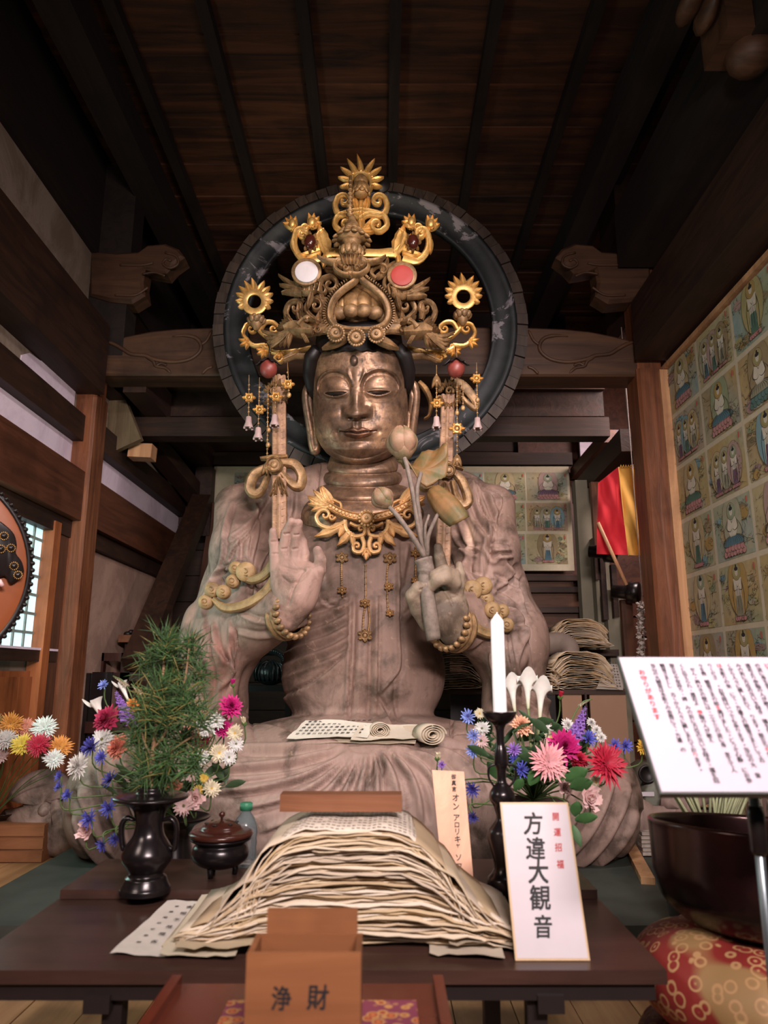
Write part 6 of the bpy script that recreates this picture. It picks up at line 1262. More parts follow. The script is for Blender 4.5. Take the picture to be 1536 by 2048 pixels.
# candlestick and candle
cs = thing('candlestick', (P(1004, 1600, 1.78)[0], 1.78, ZB), 'tall dark bronze candlestick with flared cup behind the white card', 'candlestick')
ware('body', 1004, 1.78, [(1424, 30), (1424, 34), (1430, 33), (1442, 26), (1450, 12), (1460, 8), (1490, 8), (1498, 11), (1510, 13), (1530, 14), (1540, 9), (1565, 9), (1572, 16), (1586, 25), (1600, 26), (1612, 18), (1620, 16), (1634, 12), (1644, 16), (1662, 31), (1680, 32), (1708, 25), (1734, 19), (1748, 26), (1756, 34), (1768, 36), (1782, 37)], ZB, M_bronze, cs)
for sg in (-1, 1): sp = smooth_path([(1004 + sg * 10, 1528), (1004 + sg * 26, 1534), (1004 + sg * 26, 1556), (1004 + sg * 15, 1574)], 14); MB().tube(P(sp[:, 0], sp[:, 1], 1.78), .0028, 6).build('ear_handle', M_bronze, cs)
wx = NT('white_wax'); wx.b.inputs['Subsurface Weight'].default_value = .3; wx.b.inputs['Subsurface Radius'].default_value = (.02, .015, .012); M_wax = wx.fin(srgb(240, 236, 238), .4)
cX = P(1000, 1425, 1.78)[0]; zb_ = P(1000, 1427, 1.78)[2]; zt_ = P(990, 1226, 1.78)[2]
cn = thing('candle', (cX, 1.78, zb_), 'tall white unlit candle standing in the candlestick cup', 'candle')
MB().lathe([(.0165, zb_), (.0163, zt_ - .022), (.015, zt_ - .018), (.006, zt_ - .006), (.004, zt_ - .003), (0, zt_ - .002)], (cX, 1.78, 0), 32).build('wax', M_wax, cn, sharp=60); MB().tube([(cX, 1.78, zt_ - .004), (cX + .001, 1.78, zt_ + .002)], .0015, 6).build('wick', M_wax, cn)
# incense burner
ib = thing('incense_burner', (P(441, 1700, 1.91)[0], 1.91, ZB), 'round dark incense burner with brown domed lid on three feet', 'incense burner')
_, iX = ware('body', 441, 1.91, [(1676, 56), (1676, 60), (1680, 61), (1684, 54), (1688, 48), (1696, 54), (1708, 57), (1720, 54), (1732, 40), (1738, 20)], ZB + .016, M_bronze, ib)
_, pr = lathe_px(441, 1.91, [(1644, 0), (1645, 8), (1648, 24), (1656, 38), (1664, 42), (1666, 60), (1672, 64), (1677, 62)]); zz = P(441, 1677, 1.91)[2]; dz = ZB + .016 + (P(441, 1676, 1.91)[2] - P(441, 1738, 1.91)[2]) - zz + .002
ld = MB().lathe(soft([(r, z + dz) for r, z in pr[::-1]]), (iX, 1.91, 0), 40).build('lid', M_brown_lac, ib); zk = P(441, 1645, 1.91)[2] + dz
MB().lathe([(.003, zk), (.003, zk + .006), (.0075, zk + .010), (.0075, zk + .017), (0, zk + .020)], (iX, 1.91, 0), 16).build('lid_knob', M_brown_lac, ib)
g = MB(); 
for k in range(6): a = 2 * PI * k / 6 + .3; MB().ball((iX + .036 * math.cos(a), 1.91 + .036 * math.sin(a), zk - .006), (.006, .006, .002), 10, 5).build('lid_hole', M_hair, ib)
for k in range(3): a = 2 * PI * k / 3 - PI / 2 - .4; c_ = V3(iX + .034 * math.cos(a), 1.91 + .034 * math.sin(a), 0); MB().tube([c_ + (0, 0, ZB + .028), c_ + V3(.004 * math.cos(a), .004 * math.sin(a), ZB + .014), c_ + V3(.002 * math.cos(a), .002 * math.sin(a), ZB)], (.012, .007, .006), 10).build('foot', M_bronze, ib)
# plastic bottle
bt = thing('plastic_bottle', (P(491, 1650, 2.0)[0], 2.0, ZB), 'clear plastic drink bottle with green cap behind the arched paper pile', 'bottle')
bX = P(491, 1650, 1.99)[0]; zc_ = P(491, 1605, 1.99)[2]; H_ = zc_ - ZB
pl_ = NT('clear_plastic'); pl_.b.inputs['Transmission Weight'].default_value = .85; pl_.b.inputs['IOR'].default_value = 1.2; M_pet = pl_.fin(srgb(200, 210, 214), .08)
prof = [(.020, 0), (.030, .004)] + [(.031 - .0016 * (k % 2), .012 + .011 * k) for k in range(int((H_ - .085) / .011))] + [(.032, H_ - .070), (.030, H_ - .055), (.022, H_ - .036), (.013, H_ - .024), (.0125, H_ - .018)]
MB().lathe([(r, z + ZB) for r, z in prof], (bX, 1.99, 0), 36).build('bottle_body', M_pet, bt); g = MB(); g.lathe([(.0155, zc_ - .018), (.0155, zc_ - .001), (.0145, zc_), (0, zc_)], (bX, 1.99, 0), 28)
for k in range(28): a = 2 * PI * k / 28; g.box((bX + .0155 * math.cos(a), 1.99 + .0155 * math.sin(a), zc_ - .009), (.0014, .0014, .015), rotz(a))
g.build('cap', m_plain('green_plastic', srgb(52, 120, 88), .45, var=.05), bt)
# ------------------------------------------------------------------ offering box on its lacquer tray
M_box = m_wood('offering_box_wood', srgb(118, 74, 46), srgb(148, 96, 62), 'x', .45, .7, .04)
ty = thing('lacquer_tray', (-.125, 1.12, -.11), 'low red brown lacquer tray stand with raised ends in front of the altar table', 'tray')
M_rlac = m_plain('red_brown_lacquer', srgb(96, 40, 28), .25, var=.25, nscale=6)
MB().box((-.125, 1.10, .258), (.43, .46, .014)).build('tray_top', M_rlac, ty, False)
for x in (-.338, .088): MB().bar((x, .87, .272), (x, 1.325, .272), .016, .016).build('raised_end', M_rlac, ty, False); MB().box((x, 1.10, .07), (.02, .36, .362)).build('side_leg', M_rlac, ty, False)
br_ = NT('brocade_mat'); v_ = br_.coords((1, 1, 1), rnd=False); vo = br_.n('ShaderNodeTexVoronoi'); vo.inputs['Scale'].default_value = 55; br_.l(v_, vo.inputs['Vector']); M_broc = br_.fin(br_.ramp(vo.outputs['Distance'], [(.15, srgb(206, 120, 70)), (.3, srgb(150, 50, 44)), (.45, srgb(200, 150, 90)), (.6, srgb(130, 60, 80))]), .7)
tag(MB().box((-.095, 1.115, .267), (.29, .29, .003)).build('brocade_mat', M_broc, smooth=False), 'small orange and red brocade mat under the offering box', 'mat')
ob = thing('offering_box', (-.105, 1.09, .269), 'open wooden offering box with two black characters on its front', 'box')
x0, x1, zt_, y0, y1 = -.179, -.030, .404, 1.05, 1.128
for nm, c_, d_ in (('front_panel', ((x0 + x1) / 2, y0 + .004, (zt_ + .269) / 2), (x1 - x0, .008, zt_ - .269)), ('back_panel', ((x0 + x1) / 2, y1 - .004, (zt_ + .269) / 2), (x1 - x0, .008, zt_ - .269)), ('side_panel', (x0 + .004, (y0 + y1) / 2, (zt_ + .269) / 2), (.008, y1 - y0 - .016, zt_ - .269)), ('side_panel', (x1 - .004, (y0 + y1) / 2, (zt_ + .269) / 2), (.008, y1 - y0 - .016, zt_ - .269)), ('bottom_panel', ((x0 + x1) / 2, (y0 + y1) / 2, .355), (x1 - x0 - .016, y1 - y0 - .016, .006)), ('back_board', ((x0 + x1) / 2 + .003, y1 + .006, .35), (.128, .008, .168))):
    MB().box(c_, d_).build(nm, M_box, ob, False)
g = MB(); fr_ = (V3(x0, y0, .269), V3(1, 0, 0), V3(0, 0, 1), V3(0, -1, 0)); pz = lambda y: P(600, y, 1.05)[2] - .269
write_char(g, '浄', (P(563, 1996, 1.05)[0] - x0, pz(1996)), .030, fr_, .022, .88, .06); write_char(g, '財', (P(636, 1994, 1.05)[0] - x0, pz(1994)), .031, fr_, .022, .92, .06); g.build('characters', M_ink, ob, False)
# ------------------------------------------------------------------ big singing bowl on brocade cushions
def m_cushion(name, c1, c2, gold):
    n = NT(name); v = n.coords((1, 1, 1), rnd=False); vo = n.n('ShaderNodeTexVoronoi'); vo.inputs['Scale'].default_value = 34; n.l(v, vo.inputs['Vector']); v2 = n.n('ShaderNodeTexVoronoi'); v2.inputs['Scale'].default_value = 11; n.l(v, v2.inputs['Vector'])
    pat = n.ramp(n.noise(v, 4.5, 1), [(.47, c1), (.51, c2)]); r1 = n.ramp(vo.outputs['Distance'], [(.30, (0, 0, 0, 1)), (.34, (1, 1, 1, 1)), (.42, (1, 1, 1, 1)), (.46, (0, 0, 0, 1))]); r2 = n.ramp(vo.outputs['Distance'], [(.10, (1, 1, 1, 1)), (.14, (0, 0, 0, 1))]); fl_ = n.ramp(v2.outputs['Distance'], [(.20, (1, 1, 1, 1)), (.24, (0, 0, 0, 1))])
    col = n.mix(r1, pat, gold); col = n.mix(r2, col, gold); col = n.mix(fl_, col, srgb(196, 168, 112)); f = n.noise(v, 300, 2); n.bump(f, .2, .002); return n.fin(col, .55)
M_cush = m_cushion('brocade_red_gold', srgb(128, 40, 36), srgb(148, 116, 76), srgb(176, 136, 94)); M_cush2 = m_cushion('brocade_dark_red', srgb(112, 26, 34), srgb(124, 34, 36), srgb(168, 128, 84))
BX, BY = .765, 1.55
def cushion(cz, R, rz, m, label, seed, rt=.11):
    NA, NB_ = 72, 24; a = np.linspace(0, 2 * PI, NA, endpoint=False)[:, None]; b_ = np.linspace(0, 2 * PI, NB_, endpoint=False)[None, :]
    puff = 1 + .10 * np.abs(np.sin(a * 4 + seed)) ** .6 - .05; r = R - rt + rt * np.cos(b_) * puff; g = np.stack(np.broadcast_arrays(r * np.cos(a), r * np.sin(a), rz * np.sin(b_) * puff + .012 * np.sin(a * 2 + seed)), -1)
    g += V3(BX, BY, cz); m_ = MB(); m_.grid(g, close_u=True, close_v=True); m_.lathe([(R - rt, -rz * .5), (R - rt, rz * .35), (0, rz * .35)], (BX, BY, cz), 32); return tag(m_.build('cushion', m), label, 'cushion')
cushion(.188, .275, .084, M_cush, 'puffy red and gold brocade ring cushion right under the big bowl', .6); cushion(.028, .285, .075, M_cush2, 'dark red brocade cushion under the upper cushion of the bowl', 1.9)
stn = MB().lathe([(.22, -.109), (.24, -.09), (.24, -.06), (.20, -.055)], (BX, BY, 0), 40); tag(stn.build('bowl_stand', M_black), 'round black lacquer stand under the brocade cushions', 'stand')
def m_rin():
    n = NT('patinated_bowl_bronze'); v = n.coords((1, 1, 1), rnd=False); sx = n.n('ShaderNodeSeparateXYZ'); n.l(v, sx.inputs[0]); a = n.noise(v, 30, 8, .8); ad = n.n('ShaderNodeMath', operation='MULTIPLY_ADD'); n.l(a, ad.inputs[0]); ad.inputs[1].default_value = .10; n.l(sx.outputs['Z'], ad.inputs[2])
    col = n.ramp(ad.outputs[0], [(.05, srgb(14, 12, 16)), (.13, srgb(18, 14, 17)), (.17, srgb(44, 26, 26)), (.25, srgb(62, 36, 35))]); n.bump(a, .05, .002); return n.fin(col, .22, .5)
RM = .228
rn = MB().lathe(soft([(.0, .262), (.06, .262), (.12, .268), (.175, .286), (.212, .32), (RM - .004, .365), (RM - .002, .42), (RM, .452), (RM + .002, .462), (RM - .004, .466), (RM - .012, .462), (RM - .014, .44), (RM - .018, .36), (.19, .32), (.12, .29), (0, .282)], 5), (0, 0, -.36), 80)
rn.xf(rotx(-.075) @ roty(.05), (BX, BY, .36))
tag(rn.build('singing_bowl', m_rin()), 'large dark bronze singing bowl with reddish rim on brocade cushions', 'bowl')
# ------------------------------------------------------------------ text board on a stand
sg_ = thing('text_board', (.58, 1.19, -.11), 'white tilted text board with many columns of small writing on a metal stand', 'sign')
TLb = V3(.400, 1.262, .787); BLb = V3(.400, 1.11, .594); Wb = .37; M_sw = m_plain('white_sign_paper', srgb(196, 184, 198), .5, var=.02); M_sgedge = m_plain('grey_sign_edge', srgb(86, 92, 88), .5, var=.1)
plate('board_back', TLb + (-.002, .001, .0015), TLb + (Wb + .002, .001, .0015), BLb + (Wb + .002, -.001, -.002), BLb + (-.002, -.001, -.002), .012, M_sgedge, sg_)
off = unit(np.cross(V3(1, 0, 0), TLb - BLb)); off = off if off[1] < 0 else -off
fr_, w_, h_ = plate('board_face', TLb + off * .001, TLb + (Wb, 0, 0) + off * .001, BLb + (Wb, 0, 0) + off * .001, BLb + off * .001, .001, M_sw, sg_)
BODY = ['当山の大観音は木彫りの坐像にて、', '方違えの観音さまとして古くから', '人々に親しまれております。', '旅立ちや家移り、縁組みの折に', '方位の災いを除き、福を招くと', '伝えられ、遠近より参詣の人が', '絶えません。両わきの壁には、', '三十三の姿に身を変えて人々を', '救う観音さまの絵を掲げました。', 'どうぞ心静かにお参りください。', 'お写経はいつでも承ります。']
g = MB(); gr = MB(); txt = ''.join(BODY) * 3; k = 0
for c_ in range(20):
    xx = .052 + c_ * .0165 * .97; nn = [20, 24, 26, 18, 24, 26, 25, 22, 26, 23, 26, 26, 24, 25, 26, 21, 26, 26, 25, 26][c_]
    for r_ in range(nn):
        ch = txt[k % len(txt)]; k += 1; tgt = gr if (k * 13) % 41 == 0 else g
        if (k * 7 + c_) % 19 != 0: write_char(tgt, ch, (xx, h_ - .018 - r_ * .0084 * h_ / .245), .0092, fr_, .045)
g.build('black_writing', M_ink, sg_, False)
gr.build('red_accents', M_rink, sg_, False)['kind'] = 'stuff'; gr = MB()
for r_, ch in enumerate('お守りがあります'): write_char(gr, ch, (.030, h_ - .032 - r_ * .0125), .0115, fr_, .03)
gr.build('red_writing', M_rink, sg_, False)
M_metal = m_plain('brushed_metal', srgb(120, 128, 134), .3, .8, .1)
MB().tube([(.575, 1.20, -.1), (.575, 1.20, .66)], .0075, 14).build('pole', M_metal, sg_); MB().lathe([(.010, .49), (.013, .495), (.013, .55), (.010, .56)], (.575, 1.20, 0), 16).build('clamp', M_black, sg_)
for a in (0, 2.1, 4.2): MB().tube([(.575, 1.20, .03), (.575 + .2 * math.cos(a + .6), 1.20 + .15 * math.sin(a + .6), -.098)], .006, 8).build('foot', M_metal, sg_)
# ------------------------------------------------------------------ scroll papers on the lap
L_ = lambda x, y, k=0: surf(x, y, .004) + (0, 0, .004)
flat_sheet([L_(572, 1495), L_(735, 1492), L_(612, 1456), L_(752, 1462)], .026, 11, (.74, .68, .58), 'pale sheet with dense writing on the lap of the statue, left part', text=[(.08 + .07 * i, 5, .016) for i in range(12)], curl=.01)
flat_sheet([L_(610, 1500), L_(830, 1500), L_(640, 1462), L_(845, 1462)], .018, 12, (.60, .50, .38), 'brown edged sheet under the written sheet on the lap', curl=.008)
flat_sheet([L_(700, 1498), L_(868, 1492), L_(720, 1464), L_(880, 1466)], .022, 13, (.68, .60, .48), 'cream sheet under the two small scrolls on the lap', curl=.012)
M_scr = m_vcol('scroll_paper', .85, nscale=20, var=.12)
for (x, y, r, lb, tl) in ((759, 1463, 17, 'small rolled paper scroll standing out at the middle of the lap papers', .12), (862, 1472, 24, 'larger rolled paper scroll at the right end of the lap papers', .25)):
    c_ = L_(x, y + r * .9, .0); sc_ = c_[1] / (ct - (1024 - y) / F_PX * st) / F_PX; R_ = r * sc_; c_ = c_ + (0, -.02, R_ * .8 + .006); th_ = np.linspace(0, 2 * PI * 4, 150); rr = R_ * (1 - .82 * th_ / th_[-1]); g = MB(); g.col = (.50, .42, .32)
    ax_ = rotz(tl) @ V3(0, 1, 0); sx_ = rotz(tl) @ V3(1, 0, 0); a_ = np.array([c_ + sx_ * q * math.cos(t) * 1.15 + V3(0, 0, 1) * q * math.sin(t) * .82 for q, t in zip(rr, th_)]); g.grid(np.stack((a_ - ax_ * .03, a_ + ax_ * .09), 1)); o = g.build('paper_scroll', M_scr, None, vcol=True)
    md = o.modifiers.new('solid', 'SOLIDIFY'); md.thickness = .0035; tag(o, lb, 'scroll')
# ------------------------------------------------------------------ flowers
M_petal = m_vcol('flower_petal', .6, nscale=40, var=.14, bump=0); M_petal.node_tree.nodes['Principled BSDF'].inputs['Subsurface Weight'].default_value = .15
M_green = m_vcol('plant_green', .55, nscale=30, var=.3, bump=0)
def petals(mb, c, R, n, L, w, elev, col, cup=.2, jit=.15, tipc=None, k=4, notch=False, a0=0.0, seed=0, basec=None):
    r = np.random.default_rng(seed); t = np.linspace(0, 1, k + 1)
    for i in range(n):
        a = 2 * PI * i / n + a0 + r.normal() * .06; e = elev + r.normal() * jit * .5; l = L * (1 + r.normal() * .08); wd = w * np.sin(PI * (.10 + .80 * t) ** (.9 if not notch else .6)) ; wd[-1] = w * (.12 if not notch else .55)
        el = e - cup * t * 2 + cup; rad = np.concatenate(([0], np.cumsum(np.cos((el[1:] + el[:-1]) / 2)))) * l / k + L * .04; z = np.concatenate(([0], np.cumsum(np.sin((el[1:] + el[:-1]) / 2)))) * l / k
        g = np.stack([np.stack((rad * math.cos(a) - s_ * wd / 2 * math.sin(a), rad * math.sin(a) + s_ * wd / 2 * math.cos(a), z + .12 * w * abs(s_)), 1) for s_ in (-1, 0, 1)], 1)
        sh = r.uniform(.82, 1.08); cc = np.array(col) * sh; g = g @ R.T + c; mb.grid(g); u = np.repeat(t, 3)[:, None]; q = cc * (1 - u) + (np.array(tipc) * sh if tipc is not None else cc) * u
        if basec is not None: q = q * np.clip(u * 3, 0, 1) + np.array(basec) * (1 - np.clip(u * 3, 0, 1))
        mb.c[-1] = np.clip(q, 0, 1)
def stem(f, pts, r=.0022, col=(.10, .16, .05)):
    sp = smooth_path(pts, 14); g = MB(); g.col = col; g.tube(sp, r, 5); return g.build('stem', M_green, f, vcol=True)
def leafm(mb, b, t, w, col=(.05, .11, .04), droop=.1):
    b, t = np.asarray(b, float), np.asarray(t, float); d = t - b; L = np.linalg.norm(d); x = unit(np.cross(d, V3(0, .9, .4))); u = np.linspace(0, 1, 7); wd = w * np.sin(PI * (.05 + .93 * u)) ** .8; mid = b + d * u[:, None] - V3(0, 0, 1) * (droop * L * u ** 2)[:, None]
    nrm_ = unit(np.cross(x, d)); mb.col = tuple(np.array(col) * random.uniform(.8, 1.25)); mb.grid(np.stack((mid - x * (wd / 2)[:, None], mid - nrm_ * w * .12, mid + x * (wd / 2)[:, None]), 1))
COLS = dict(blue=(.075, .085, .42), lblue=(.20, .26, .62), dblue=(.045, .045, .26), magenta=(.50, .012, .16), crimson=(.42, .03, .09), red=(.46, .012, .04), white=(.78, .74, .70), cream=(.76, .64, .44), pink=(.78, .34, .36), palepink=(.80, .52, .50), salmon=(.76, .26, .18), peach=(.80, .42, .27), yellow=(.80, .50, .07), orange=(.72, .26, .05), purple=(.26, .12, .46), greypink=(.62, .48, .46), tan=(.42, .34, .24), brown=(.40, .22, .08))
COLS = {k: tuple(q * .86 for q in v) for k, v in COLS.items()}
FNAME = {'corn': 'cornflower', 'dahlia': 'dahlia', 'gerb': 'gerbera', 'daisy': 'daisy', 'calla': 'calla lily', 'rose': 'rose', 'bud': 'flower bud', 'spike': 'flower spike', 'mum': 'chrysanthemum'}
def flower(kind, x, y, rpx, col, Y, root, label, grp, face=None, back=False):
    c = P(x, y, Y); r = rpx * (Y / (ct - (1024 - y) / F_PX * st)) / F_PX; cc = COLS[col]; seed = int(x * 7 + y * 13)
    rg = np.random.default_rng(seed); d = unit(V3((x - root[0]) / 400 + rg.normal() * .15, -1.0, .35 + rg.normal() * .15 + (1500 - y) / 700)) if face is None else unit(face); R = align(d)
    f = thing(FNAME[kind].replace(' ', '_'), c, label, 'flower', grp); rt = P(root[0], root[1], root[2]); p1 = c - d * .03 - V3(0, 0, .05 if kind not in ('calla',) else .0)
    if kind not in ('calla', 'spike'): stem(f, [rt, rt * .5 + p1 * .5 + V3(0, 0, .03), p1 if c[2] > rt[2] else c + V3(0, .02, .03), c - d * .004])
    g = MB()
    if kind == 'corn':
        for q in range(4): petals(g, c, R, 13 - q * 2, r * (1 - .16 * q), r * .22, .35 + .33 * q, cc, .1, .3, tuple(np.array(cc) * 1.5), 2, True, q, seed + q)
    elif kind in ('dahlia', 'mum'):
        for q in range(8): petals(g, c + d * r * .05 * q, R, 17 - q, r * (1 - .10 * q), r * (.36 if kind == 'dahlia' else .24), .0 + .20 * q, cc, -.15, .15, tuple(np.array(cc) * 1.25), 3, False, q * .37, seed + q)
    elif kind == 'gerb':
        for q in range(5): petals(g, c + d * r * .03 * q, R, 26 - q * 3, r * (1 - .14 * q), r * .18, .05 + .14 * q, cc, .06, .12, tuple(np.minimum(np.array(cc) * 1.2, 1)), 3, False, q * .21, seed + q)
    elif kind == 'daisy':
        for q in range(2 + (rpx > 15)): petals(g, c + d * r * .03 * q, R, 17 - 2 * q, r * (1 - .13 * q), r * .30, .08 + .2 * q, cc, .1, .12, None, 3, False, q * .3, seed + q)
    elif kind == 'rose':
        for q in range(5): petals(g, c - d * r * .2, R, 5, r * (1.2 - .16 * q), r * (1.0 - .12 * q), .25 + .25 * q, cc, -.55, .1, tuple(np.minimum(np.array(cc) * 1.15, 1)), 4, True, q * .9, seed + q)
    elif kind == 'bud':
        for q in range(2): petals(g, c - V3(0, 0, r * .6), align(V3(rg.normal() * .2, -.2, 1)), 7, r * 1.6, r * .7, 1.25 + .15 * q, cc, .2, .08, None, 4, False, q, seed)
    elif kind == 'calla':
        tp = c; bt_ = P(x + (root[0] - x) * .18, y + rpx * 3.2, Y); axv = unit(tp - bt_); Rr = align(axv); L_c = rpx * 3.0 * (r / rpx); t = np.linspace(0, 1, 14); a = np.linspace(0, 2 * PI, 25); T2, A2 = np.meshgrid(t, a, indexing='ij')
        fl = r * (.13 + .26 * T2 + .62 * T2 ** 5); lift = L_c * T2 * (1 - .0 * A2) + r * .9 * T2 ** 4 * np.cos(A2 / 2) ** 8 + r * .9 * T2 ** 4 * np.sin(A2 / 2 - PI / 2) ** 8
        q = np.stack((fl * np.cos(A2 - PI / 2), fl * np.sin(A2 - PI / 2) + 0 * T2, lift - r * .9 * T2 ** 6 * (np.sin(A2 - PI / 2) < 0)), -1); g.grid(q @ Rr.T + (tp - axv * L_c)); u = T2.reshape(-1, 1); g.c[-1] = np.array((.55, .56, .34)) * (1 - np.clip(u * 2.4, 0, 1)) + np.array((.80, .76, .70)) * np.clip(u * 2.4, 0, 1)
        stem(f, [rt, (rt + tp - axv * L_c) / 2 + V3(0, 0, .02), tp - axv * L_c, tp - axv * L_c * .9], .0045, (.22, .28, .12))
    elif kind == 'spike':
        b_ = P(x + (root[0] - x) * .22, y + rpx * 3.4, Y); ax_ = c - b_; n_ = 46
        for i in range(n_):
            t = (i + .5) / n_; a = i * 2.4; w = r * (.75 * (1 - t) + .12); dd = unit(V3(math.cos(a), math.sin(a), .3)); p = b_ + ax_ * t + dd * w * .5; petals(g, p, align(dd), 4, w * .75 + r * .08, w * .6, .4, cc, 0, .1, tuple(np.array(cc) * 1.3), 1, True, 0, seed + i)
        stem(f, [rt, rt * .4 + b_ * .6, b_, c])
    g.build('petals', M_petal, f, True, vcol=True)
    if kind in ('daisy', 'gerb', 'corn', 'dahlia', 'mum'):
        g = MB(); g.col = (.62, .38, .06) if kind == 'daisy' and col in ('cream', 'yellow') else ((.12, .12, .03) if kind == 'daisy' else ((.05, .02, .08) if kind == 'corn' else tuple(np.array(cc) * .35 + .02))); k_ = .2 if kind in ('daisy', 'gerb') else .12
        for i in range(16): a = i * 2.4; q = r * k_ * math.sqrt(i / 16); g.ball(c + R @ V3(q * math.cos(a), q * math.sin(a), r * .12), r * .055, 6, 4)
        g.build('flower_centre', M_petal, f, vcol=True)
    if kind == 'bud':
        g = MB(); petals(g, c - V3(0, 0, r * .9), align(V3(0, 0, 1)), 6, r * 1.1, r * .6, .9, (.14, .26, .07), -.2, .1, None, 3, False, 0, 3); g.build('sepals', M_green, f, vcol=True)
    return f
def pot(root, name, label, rad, z0=0.0, m=None):
    X, Y, zt = P(root[0], root[1], root[2]); v = thing(name, (X, Y, z0), label, 'vase'); h = zt - z0
    MB().lathe(soft([(rad * .55, z0), (rad * .62, z0 + h * .04), (rad * .40, z0 + h * .22), (rad * .62, z0 + h * .48), (rad * .66, z0 + h * .6), (rad * .42, z0 + h * .84), (rad * .55, z0 + h * .93), (rad, z0 + h * .98), (rad * 1.02, zt), (rad * .9, zt - .004), (rad * .4, zt - .02), (0, zt - .03)]), (X, Y, 0), 40).build('vase_body', m or M_bronze, v); return v
LB, RB = 'left altar bouquet', 'right altar bouquet'
rl = (352, 1632, 2.30); rr_ = (1068, 1600, 2.30)
pot(rl, 'flower_vase', 'dark bronze vase of the left bouquet standing behind the altar table', .10); pot(rr_, 'flower_vase', 'dark bronze vase of the right bouquet hidden behind the white card', .10)
C_, D_, G_, A_ = 'corn', 'dahlia', 'gerb', 'daisy'
for row in [
 (C_, 208, 1371, 12, 'lblue', 2.30, 'light blue cornflower topmost at the upper left of the left bouquet'), (C_, 183, 1495, 22, 'dblue', 2.22, 'dark blue cornflower at the left side of the left bouquet'), (C_, 203, 1515, 15, 'blue', 2.2, 'small blue cornflower just under the dark one, left bouquet'), (C_, 222, 1560, 18, 'dblue', 2.2, 'dark blue cornflower half hidden by pine needles, left bouquet'),
 (C_, 120, 1553, 12, 'blue', 2.2, 'blue cornflower at the top of the far left drooping chain'), (C_, 119, 1575, 12, 'blue', 2.2, 'blue cornflower in the middle of the far left drooping chain'), (C_, 137, 1590, 14, 'blue', 2.2, 'blue cornflower at the bottom end of the far left drooping chain'), (C_, 181, 1637, 20, 'blue', 2.05, 'blue cornflower hanging left of the vase handle'), (C_, 220, 1616, 19, 'blue', 2.08, 'blue cornflower hanging close to the vase rim'), (C_, 206, 1690, 14, 'blue', 2.0, 'lowest blue cornflower left of the vase'), (C_, 231, 1678, 14, 'blue', 2.0, 'low blue cornflower touching the vase belly'),
 ('spike', 232, 1384, 18, 'purple', 2.28, 'purple flower spike at the upper left of the left bouquet'), ('spike', 226, 1352, 6, 'tan', 2.3, 'thin tan seed spike highest at the left of the left bouquet'), ('spike', 262, 1368, 6, 'tan', 2.3, 'thin tan seed spike close to the pine needles'), ('calla', 188, 1402, 18, 'white', 2.3, 'white calla lily at the left edge of the left bouquet'), ('calla', 241, 1366, 14, 'white', 2.32, 'white calla lily behind the purple spike'),
 (D_, 214, 1440, 29, 'crimson', 2.26, 'large crimson pink dahlia at the upper left'), (A_, 205, 1480, 26, 'white', 2.24, 'white daisy under the crimson dahlia'), (D_, 236, 1495, 25, 'salmon', 2.24, 'salmon dahlia beside the pine at the left'), ('mum', 158, 1532, 26, 'white', 2.2, 'white chrysanthemum low at the left of the left bouquet'), (D_, 266, 1410, 14, 'orange', 2.3, 'orange dahlia behind the pine needles'), ('rose', 172, 1660, 17, 'palepink', 2.1, 'pale pink rose drooping at the lower left'),
 (D_, 462, 1413, 24, 'magenta', 2.22, 'bright magenta dahlia at the upper right of the left bouquet'), ('bud', 466, 1367, 9, 'magenta', 2.24, 'magenta bud topmost at the right of the left bouquet'), (D_, 446, 1455, 21, 'magenta', 2.24, 'dark magenta dahlia under the bright magenta one'), (A_, 411, 1456, 23, 'white', 2.2, 'white daisy left of the dark magenta dahlia'), (A_, 432, 1443, 19, 'white', 2.22, 'white daisy just above its neighbour at the right side'), (A_, 401, 1516, 19, 'white', 2.16, 'white daisy low beside the pine needles'), (A_, 470, 1466, 17, 'cream', 2.2, 'cream daisy at the right edge of the left bouquet'),
 (A_, 472, 1488, 16, 'white', 2.2, 'white daisy under the cream daisy at the right edge'), (A_, 438, 1506, 20, 'cream', 2.18, 'cream white daisy in the middle of the right side'), (A_, 458, 1515, 16, 'white', 2.18, 'white daisy lowest at the right edge'), ('bud', 489, 1444, 10, 'cream', 2.2, 'small cream bud far right of the left bouquet'), ('rose', 346, 1573, 17, 'salmon', 2.12, 'salmon pink rose above the vase rim'), (A_, 368, 1612, 21, 'palepink', 2.08, 'pale pink daisy right of the vase rim'), ('rose', 390, 1598, 18, 'palepink', 2.1, 'pale pink rose behind the pink daisy'),
 (A_, 397, 1580, 11, 'yellow', 2.12, 'small yellow daisy right of the vase'), (A_, 408, 1556, 10, 'yellow', 2.12, 'small yellow daisy above the other yellow one'), (A_, 423, 1577, 18, 'cream', 2.12, 'cream daisy at the lower right of the left bouquet'), (D_, 404, 1482, 18, 'crimson', 2.3, 'dark crimson dahlia behind the white daisies'), (D_, 372, 1468, 15, 'salmon', 2.3, 'small salmon dahlia behind the pine at the right'), (A_, 383, 1553, 12, 'palepink', 2.14, 'small pale pink daisy beside the salmon rose')]:
    flower(*row[:6], rl, row[6], LB)
